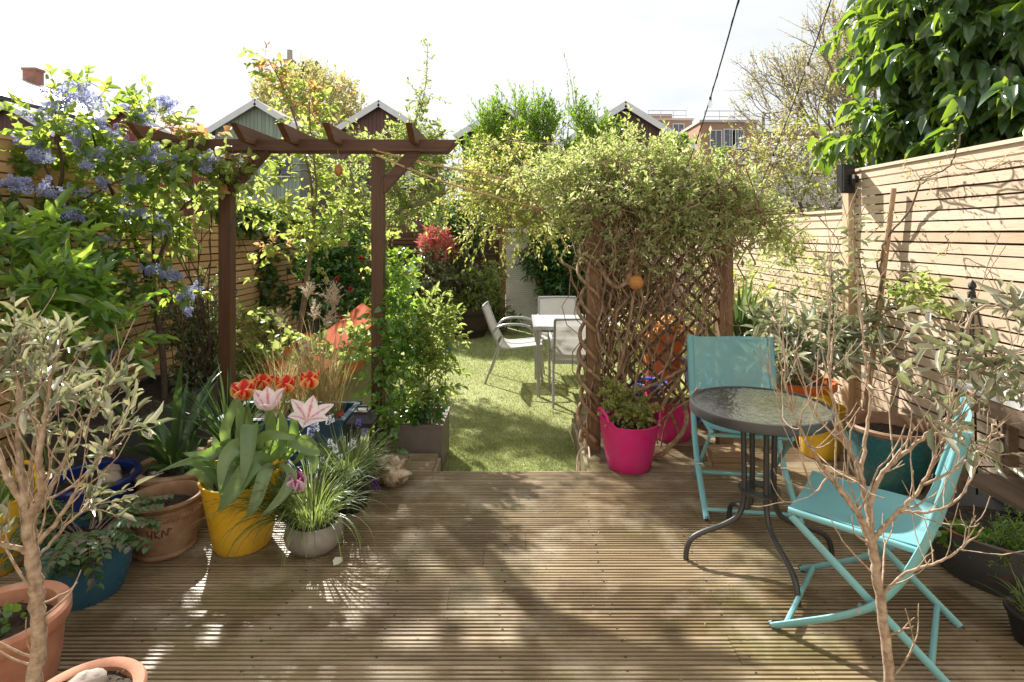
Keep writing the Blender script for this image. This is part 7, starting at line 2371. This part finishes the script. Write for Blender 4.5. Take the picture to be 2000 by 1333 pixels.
Pt_red = petalmat('petal_red_yellow', (0.70, 0.015, 0.02), (0.90, 0.60, 0.24), 0.16, 0.40, (0.75, 0.55, 0.10))
Pt_pink = petalmat('petal_pink_white', (0.72, 0.14, 0.26), (0.88, 0.80, 0.80), -0.02, 0.15, (0.80, 0.75, 0.65))
Pt_mag = petalmat('petal_magenta_white', (0.52, 0.03, 0.30), (0.82, 0.70, 0.78), 0.12, 0.36, (0.78, 0.72, 0.70))
gg = np.random.default_rng(190)


def tulip(label, head, base, mat, opening, size, tilt=(0, 0), pointed=False, stem=True):
    head, base = np.array(tuple(head)), np.array(tuple(base))
    t = plant('tulip', label, 'tulip', tuple(base), 'tulips in the yellow tub')
    ax = nrm(np.array((tilt[0], tilt[1], 1.0)))
    if stem:
        m = MB()
        s_ = spline([base, base * 0.5 + head * 0.5 + gg.normal(size=3) * (0.02, 0.02, 0), head - ax * 0.02, head], 6)
        m.tube(s_, np.linspace(0.0052, 0.004, len(s_)), 8)
        m.build('stem', stem_green, t, smooth='full')
    e1 = nrm(np.cross(ax, (0.3, 1, 0.1)))
    e2 = np.cross(ax, e1)
    for k_ in range(6):
        inner = k_ % 2
        a = k_ * math.pi / 3 + gg.normal() * 0.08
        rd = e1 * math.cos(a) + e2 * math.sin(a)
        sd = -e1 * math.sin(a) + e2 * math.cos(a)
        na_, nb_ = 9, 7
        V = np.zeros((na_, nb_, 3))
        op = opening * gg.uniform(0.85, 1.15) * (0.8 if inner else 1.0)
        for i, u in enumerate(np.linspace(0, 1, na_)):
            wv = (math.sin(math.pi * min(1, u * 0.92 + 0.06)) ** (0.6 if not pointed else 0.85)) * (0.52 if not pointed else 0.36) * size
            out = size * (0.30 * math.sin(math.pi * 0.5 * min(1, u * 1.8)) * (1 - 0.35 * u) + op * u ** 2)
            hgt = size * (u * (1 - 0.35 * op * u))
            for j, v in enumerate(np.linspace(-1, 1, nb_)):
                V[i, j] = head + ax * (hgt + 0.02 * size * math.sin(v * 4 + k_) * u) + rd * (out * (1 - 0.25 * v * v * (1 - op)) + (0.004 if inner == 0 else 0)) + sd * v * wv
        m = MB()
        m.grid(V)
        m.build('petal', mat, t, smooth='full', uv=True)
    return t


YB = np.array(YT) + (0, 0, 0.27)
tulip('red and yellow flamed tulip, leftmost bloom, wide open', P(480, 780, 2.78), YB + (-0.04, 0.02, 0), Pt_red, 0.48, 0.094, (-0.1, -0.2))
tulip('red and yellow flamed tulip behind the leftmost bloom, half open', P(512, 762, 2.90), YB + (-0.02, 0.08, 0), Pt_red, 0.40, 0.080, (0.15, -0.1))
tulip('red tulip with cream edges, middle of the red ones', P(558, 768, 2.84), YB + (0.04, 0.07, 0), Pt_red, 0.42, 0.086, (0.05, -0.15))
tulip('red tulip with yellow edges, rightmost of the red ones', P(604, 760, 2.84), YB + (0.08, 0.05, 0), Pt_red, 0.36, 0.086, (0.05, -0.1))
tulip('pale pink lily-shaped tulip facing forward in the middle', P(524, 802, 2.66), YB + (0.0, -0.03, 0), Pt_pink, 0.60, 0.105, (0.05, -0.30), True)
tulip('pink and white striped tulip with splayed petals, right of the others', P(600, 822, 2.68), YB + (0.08, 0.0, 0), Pt_pink, 0.95, 0.095, (0.35, -0.5), True)
tulip('drooping magenta and white tulip hanging low over the tub rim', P(578, 958, 2.62), YB + (0.10, -0.06, 0.02), Pt_mag, 0.14, 0.088, (0.15, -0.3))
# the mass of broad leaves belongs to one clump
tl_ = plant('tulip_foliage', 'broad grey-green tulip leaves flopping over the yellow tub', 'tulip leaves', tuple(YB))
m = MB()
def leaf_strip(m, pts, w, roll=0.35, nb_=5):
    s_ = spline([tuple(p) for p in pts], 5)
    T = nrm(np.gradient(s_, axis=0))
    V = np.zeros((len(s_), nb_, 3))
    for i in range(len(s_)):
        u = i / (len(s_) - 1)
        sd = nrm(np.cross(T[i], (0.25, -1.0, 0.35)))
        nn = np.cross(sd, T[i])
        ww = w * (math.sin(math.pi * min(1.0, 0.10 + 0.92 * u)) ** 0.75) * (0.6 + 0.4 * min(1, u * 3))
        for j, v in enumerate(np.linspace(-1, 1, nb_)):
            V[i, j] = s_[i] + sd * v * ww * 0.5 + nn * roll * ww * 0.5 * v * v + nn * 0.004 * math.sin(9 * u + 3 * v)
    m.grid(V)
hand = [([(505, 910, 2.72), (490, 830, 2.66), (545 - 60, 880, 2.58), (470, 960, 2.54)], 0.075), ([(530, 905, 2.70), (500, 900, 2.60), (455, 960, 2.54), (424, 1000, 2.52)], 0.085), ([(535, 910, 2.70), (520, 920, 2.60), (500, 980, 2.54), (478, 1015, 2.52)], 0.060), ([(500, 900, 2.72), (470, 870, 2.62), (440, 900, 2.56), (428, 965, 2.54)], 0.070),
        ([(548, 905, 2.70), (570, 930, 2.60), (550, 970, 2.56), (508, 1012, 2.53)], 0.05), ([(470, 900, 2.78), (455, 870, 2.74), (400, 890, 2.70), (355, 885, 2.68)], 0.060), ([(480, 900, 2.80), (475, 830, 2.80), (462, 770, 2.80)], 0.06), ([(540, 900, 2.76), (560, 860, 2.72), (610, 880, 2.68), (625, 890, 2.66)], 0.06), ([(520, 900, 2.80), (530, 830, 2.78), (515, 770, 2.78)], 0.05),
        ([(560, 900, 2.80), (575, 850, 2.80), (570, 800, 2.80)], 0.05), ([(455, 905, 2.76), (440, 850, 2.74), (455, 800, 2.74), (470, 760, 2.74)], 0.05), ([(550, 905, 2.82), (590, 860, 2.82), (620, 870, 2.80)], 0.05), ([(500, 910, 2.74), (510, 860, 2.68), (540, 850, 2.64), (580, 860, 2.62)], 0.05), ([(470, 910, 2.74), (430, 880, 2.70), (415, 850, 2.70)], 0.045), ([(460, 915, 2.66), (440, 940, 2.60), (432, 980, 2.58)], 0.05), ([(575, 905, 2.76), (600, 880, 2.72), (615, 900, 2.68), (610, 930, 2.66)], 0.045),
        ([(500, 905, 2.84), (490, 850, 2.86), (485, 790, 2.86)], 0.05), ([(525, 905, 2.86), (545, 850, 2.88), (550, 800, 2.88)], 0.045), ([(545, 900, 2.74), (555, 840, 2.7), (545, 800, 2.68)], 0.045)]
for pts, w_ in hand:
    m.box((0, 0, -50), (0, 0, 0)) if False else None
    leaf_strip(m, [P(*p) for p in pts], w_)
for k_ in range(26):
    a_ = gg.uniform(0, 6.283)
    o_ = np.array((math.cos(a_), math.sin(a_), 0))
    b_ = YB + o_ * gg.uniform(0.02, 0.13)
    L_ = gg.uniform(0.14, 0.30)
    q_ = gg.uniform(0.2, 0.75)
    leaf_strip(m, [b_, b_ + o_ * L_ * q_ * 0.3 + (0, 0, L_ * 0.45), b_ + o_ * L_ * q_ * 0.75 + (0, 0, L_ * (0.85 - 0.2 * q_)), b_ + o_ * L_ * q_ * 1.3 + (gg.normal() * 0.02, 0, L_ * (1.05 - 0.6 * q_))], gg.uniform(0.022, 0.045))
m.build('leaves', L_tulip, tl_, smooth='full')

# ---------------------------------------------------------------- grasses and small pot plants
def pot_grass(name, label, base, n, L, W, spread, bend, mat, r0, seed, az=None, cat='grass plant'):
    gg = np.random.default_rng(seed)
    t = plant(name, label, cat, base)
    m = MB()
    blades(gg, m, base, n, L, W, spread, bend, r0, k=8, az=az)
    m.build('blades', mat, t)
    return t


pot_grass('bowl_grass', 'long arching grass spilling out of the grey stone bowl', (-0.975, 2.74, 0.12), 260, 0.36, 0.0052, 0.9, 2.6, L_grass, 0.085, 191)
gx = MB()
blades(np.random.default_rng(1911), gx, (-1.02, 2.72, 0.13), 150, 0.40, 0.006, 0.9, 2.2, 0.06, k=9, az=(2.6, 4.3))
gx.build('trailing_blades', leafmat('leaf_grass_dark', [(0.05, 0.09, 0.02), (0.10, 0.15, 0.04)], [(0.25, 0.38, 0.06), (0.36, 0.46, 0.10)], 0.3, 0.4, 0.4), [o for o in col.objects if o.name == 'bowl_grass'][0])
mu = pot_grass('grape_hyacinths', 'grape hyacinths with arching grassy leaves in the black pot', (-0.93, 3.15, 0.19), 480, 0.20, 0.0050, 0.95, 1.7, L_grass, 0.11, 192, cat='grape hyacinths')
gg = np.random.default_rng(193)
sm = MB()
for k_, (px_, py_, pale) in enumerate([(612, 830, 1), (618, 838, 1), (642, 825, 1), (648, 822, 1), (605, 848, 1), (608, 850, 0), (712, 848, 0), (645, 870, 1), (655, 880, 1), (700, 830, 0), (630, 905, 1), (655, 915, 1), (552, 922, 0), (655, 945, 1), (665, 900, 1), (610, 838, 0), (690, 870, 1)]):
    e = P(px_, py_, 3.1 if px_ != 552 else 2.7)
    if px_ == 552:
        e = P(560, 905, 2.95)
    sm.tube([(-0.93 + (e.x + 0.93) * 0.3, 3.15, 0.19), (-0.93 + (e.x + 0.93) * 0.8, 3.13, (e.z + 0.19) * 0.55), tuple(e)], 0.002, 5)
    m = MB()
    n = 60
    u = gg.uniform(0, 1, n)
    th = gg.uniform(0, 6.283, n)
    rad = 0.010 * np.sqrt(1.02 - u * 0.85)
    p = np.array(tuple(e)) + np.stack([rad * np.cos(th), rad * np.sin(th), u * 0.045 - 0.01], -1)
    leaves(m, p, np.stack([np.cos(th), np.sin(th), -0.4 + 0 * th], -1), rnd_dir(gg, n), np.full(n, 0.008), np.full(n, 0.007), 'round')
    m.build('flower_spike', F_pale if pale else F_musc, mu)
sm.build('flower_stalks', stem_green, mu)

# ferny mahonia in the dark blue pot
gg = np.random.default_rng(194)
mh = plant('mahonia', 'ferny shrub with bronze and green leaflets in the dark blue pot', 'shrub', (-1.80, 2.40, 0.22))
sm, lm = MB(), MB()
n = 46
a = gg.uniform(0, 6.283, n)
el = gg.uniform(0.1, 0.9, n)
A = np.array((-1.80, 2.40, 0.24)) + np.stack([np.cos(a), np.sin(a), np.zeros(n)], -1) * 0.05
D = nrm(np.stack([np.cos(a) * np.cos(el), np.sin(a) * np.cos(el), np.sin(el)], -1))
L_ = 0.31 * gg.uniform(0.6, 1.2, n)
k = 12
t_ = np.linspace(0, 1, k)
C = A[:, None] + D[:, None] * (L_[:, None] * t_)[..., None] + np.array((0, 0, -1.0)) * (0.42 * L_[:, None] * t_ ** 2)[..., None]
sm.sweep(C, np.broadcast_to(0.0022 * (1.1 - 0.7 * t_), (n, k)), 4)
T = nrm(np.gradient(C, axis=1))
S = nrm(np.cross(T, np.array((0, 0, 1.0))))
for j in range(3, k):
    for s in (-1, 1):
        d = S[:, j] * s + T[:, j] * 0.5 + gg.normal(size=(n, 3)) * 0.1 - np.array((0, 0, 0.15))
        leaves(lm, C[:, j], d, np.array((0, 0, 1.0)) + gg.normal(size=(n, 3)) * 0.2, 0.052 * (1.15 - 0.5 * t_[j]) * gg.uniform(0.8, 1.2, n), 0.025 * np.ones(n), 'lance')
sm.build('stalks', bark_brown, mh)
lm.build('leaflets', L_bronze, mh, smooth='full')

# plants in the tubs and pots on the right
simple_plant('trailing_plant', 'small-leaved leafy plant filling the front magenta tub', 'plant', (PT1[0], PT1[1], 0.24),
             [(1205, 795, 3.68, 0.07, 0.05, 40), (1240, 815, 3.65, 0.09, 0.03, 50), (1195, 765, 3.72, 0.05, 0.05, 26), (1225, 780, 3.8, 0.08, 0.04, 34), (1265, 800, 3.7, 0.05, 0.03, 20)], L_pale, stem_green, 195, tl=0.07, per=8, ll=0.024, lw=0.017, tmpl='ovate', stem_r=0.003)
simple_plant('trailing_plant', 'leafy yellow-green plant in the rear magenta tub', 'plant', (PT2[0], PT2[1], 0.24),
             [(1330, 790, 4.2, 0.10, 0.05, 40), (1310, 800, 4.2, 0.08, 0.04, 26), (1345, 770, 4.25, 0.06, 0.06, 20)], L_yellow, stem_green, 196, tl=0.08, per=7, ll=0.03, lw=0.022, tmpl='ovate', stem_r=0.003)
simple_plant('orange_flower_plant', 'plant with orange flowers and leaves behind the lattice', 'plant', (1.26, 4.95, 0.6),
             [(1300, 640, 4.9, 0.12, 0.06, 30), (1290, 660, 4.9, 0.10, 0.06, 22), (1330, 650, 4.95, 0.08, 0.06, 18)], L_orange, stem_green, 197, tl=0.1, per=7, ll=0.05, lw=0.035, tmpl='ovate', stem_r=0.003)
simple_plant('lattice_shrub', 'yellow-green shrub growing on the lawn side of the lattice', 'shrub', (1.2, 5.4, LAWN),
             [(1230, 640, 5.4, 0.2, 0.25, 50), (1310, 680, 5.3, 0.22, 0.2, 50), (1380, 640, 5.2, 0.2, 0.25, 50), (1260, 720, 5.3, 0.2, 0.15, 40), (1400, 560, 5.4, 0.2, 0.25, 40), (1460, 600, 5.0, 0.18, 0.2, 40)], L_pale, stem_green, 198, tl=0.16, per=8, ll=0.05, lw=0.022, tmpl='diamond', stem_r=0.005)
fe = simple_plant('feathery_plant', 'feathery bright green seedlings in the rusty metal tub', 'plant', (MT[0], MT[1], 0.17),
                  [(1965, 1085, 2.40, 0.09, 0.06, 60), (1990, 1060, 2.42, 0.09, 0.07, 50), (2010, 1100, 2.36, 0.08, 0.06, 40)], L_bright, stem_green, 199, tl=0.10, per=16, ll=0.022, lw=0.0045, tmpl='diamond', up=0.6, ang=55, stem_r=0.002)
simple_plant('strawberry_plant', 'low round-leaved plant at the left side of the metal tub', 'plant', (MT[0] - 0.12, MT[1] + 0.04, 0.17),
             [(1868, 1048, 2.52, 0.05, 0.025, 14), (1900, 1065, 2.50, 0.06, 0.025, 16), (1920, 1080, 2.46, 0.05, 0.02, 12)], L_bright, stem_green, 200, tl=0.07, per=4, ll=0.036, lw=0.034, tmpl='round', up=0.6, stem_r=0.002)
pot_grass('pot_grass', 'wispy grass in the small black pot at the bottom right edge', (1.90, 2.10, 0.10), 60, 0.12, 0.004, 0.8, 1.2, L_grass, 0.05, 201)
pot_grass('tub_grass', 'straggly green plant in the yellow tub at the left edge', (-2.36, 2.56, 0.27), 80, 0.14, 0.012, 0.9, 0.8, L_bright, 0.10, 202, cat='plant')
t = plant('seedling', 'tiny seedling in the wide terracotta pot at the left edge', 'plant', (-1.57, 1.78, 0.275))
m = MB()
gg = np.random.default_rng(203)
blob_foliage(gg, m, None, [((-1.585, 1.80, 0.295), (0.02, 0.02, 0.01), 6)], tl=0.03, per=4, ll=0.022, lw=0.018, tmpl='round')
m.build('leaves', L_bright, t, smooth='full')

# bare climber twigs on the right fence
gg = np.random.default_rng(204)
cl = plant('fence_climber', 'bare thin climber branches trained over the tall right fence', 'climber', (2.5, 3.95, 0.0))
sm, lm = MB(), MB()
XF = 2.555
def PX(px, py, off=0.0):
    Y = (XF - off) * FPX / (px - VX)
    return P(px, py, Y)
A = []
for pts, r_ in (([(1705, 640), (1720, 560), (1722, 500), (1735, 460), (1770, 420), (1795, 370), (1800, 350), (1850, 330), (1870, 290), (1880, 255)], 0.008), ([(1795, 360), (1840, 345), (1900, 340), (1960, 318), (2010, 318)], 0.005), ([(1870, 330), (1930, 330), (2000, 312)], 0.004), ([(1722, 505), (1712, 520), (1735, 560), (1730, 610), (1700, 640), (1690, 700)], 0.007), ([(1735, 570), (1775, 530), (1810, 520)], 0.004), ([(1800, 350), (1780, 330), (1760, 330)], 0.003), ([(1850, 330), (1815, 340), (1795, 345)], 0.004), ([(1690, 470), (1720, 440), (1745, 400)], 0.003), ([(1850, 460), (1852, 480), (1848, 500)], 0.003), ([(1690, 620), (1750, 600), (1770, 660), (1765, 720)], 0.003)):
    s_ = spline([tuple(PX(x, y, gg.uniform(0.02, 0.10))) for x, y in pts], 5)
    s_ += gg.normal(size=s_.shape) * 0.004
    sm.tube(s_, np.linspace(r_, r_ * 0.5, len(s_)), 6)
    for p in s_[::2]:
        A.append(p)
A = np.array(A)
twig_leaves(gg, lm, sm, A, nrm(gg.normal(size=A.shape) + (-0.4, 0, 0.2)), 0.10 * gg.uniform(0.4, 1.5, len(A)), 3, 0.022, 0.010, 'diamond', droop=0.0, r=0.0014)
bl = [(PX(1790, 565, 0.10), (0.06, 0.08, 0.05), 11), (PX(1770, 590, 0.12), (0.06, 0.10, 0.05), 9), (PX(1815, 580, 0.1), (0.04, 0.06, 0.04), 6)]
sm.build('branches', bark_brown, cl, smooth='full')
ly = MB()
blob_foliage(gg, ly, None, bl, tl=0.12, per=7, ll=0.05, lw=0.026, tmpl='ovate')
lm.build('foliage', L_bud, cl)
ly.build('leaves', L_yellow, cl, smooth='full')
simple_plant('vine_on_fence', 'loose leafy strands of climber against the lower right fence', 'climber', (2.45, 5.2, LAWN),
             [(1480, 530, 5.3, 0.14, 0.14, 36), (1540, 500, 4.9, 0.14, 0.10, 36), (1590, 540, 4.6, 0.10, 0.14, 26), (1450, 570, 5.8, 0.16, 0.2, 40), (1640, 560, 4.3, 0.08, 0.14, 14), (1560, 580, 4.7, 0.1, 0.12, 18)], L_vine, vine_bark, 205, tl=0.16, per=7, ll=0.034, lw=0.016, tmpl='diamond', stem_r=0.003, amp=0.12, r=0.0016, droop=0.3)

# fallen petals and scraps on the deck
gg = np.random.default_rng(206)
m = MB()
c = np.array(tuple(P(652, 1107, 2.585)))
c[2] = 0.004
leaves(m, c[None], np.array([(0.4, 0.8, 0.25)]), np.array([(0, -0.4, 1.0)]), np.array([0.055]), np.array([0.045]), 'round')
tag(m.build('fallen_petal', F_white, loc=tuple(c), smooth='full'), 'single white fallen petal lying on the deck before the stone bowl', 'petal')
m = MB()
n = 420
x_, y_ = gg.uniform(-1.9, 2.2, n), 3.6 - 2.0 * gg.uniform(0, 1, n) ** 1.2
leaves(m, np.stack([x_, y_, np.full(n, 0.004)], -1), gg.normal(size=(n, 3)) * (1, 1, 0.05), np.array((0, 0, 1.0)) + gg.normal(size=(n, 3)) * 0.15, gg.uniform(0.004, 0.016, n), gg.uniform(0.002, 0.006, n), 'diamond')
setting(tag(m.build('leaf_litter', leafmat('litter', [(0.25, 0.18, 0.10), (0.45, 0.36, 0.22), (0.12, 0.08, 0.05)], [(0.4, 0.3, 0.15), (0.4, 0.3, 0.15)], 0.1, 0.8, 0.1)), 'scattered crumbs of dry leaf on the deck', 'leaf litter'), 'stuff')
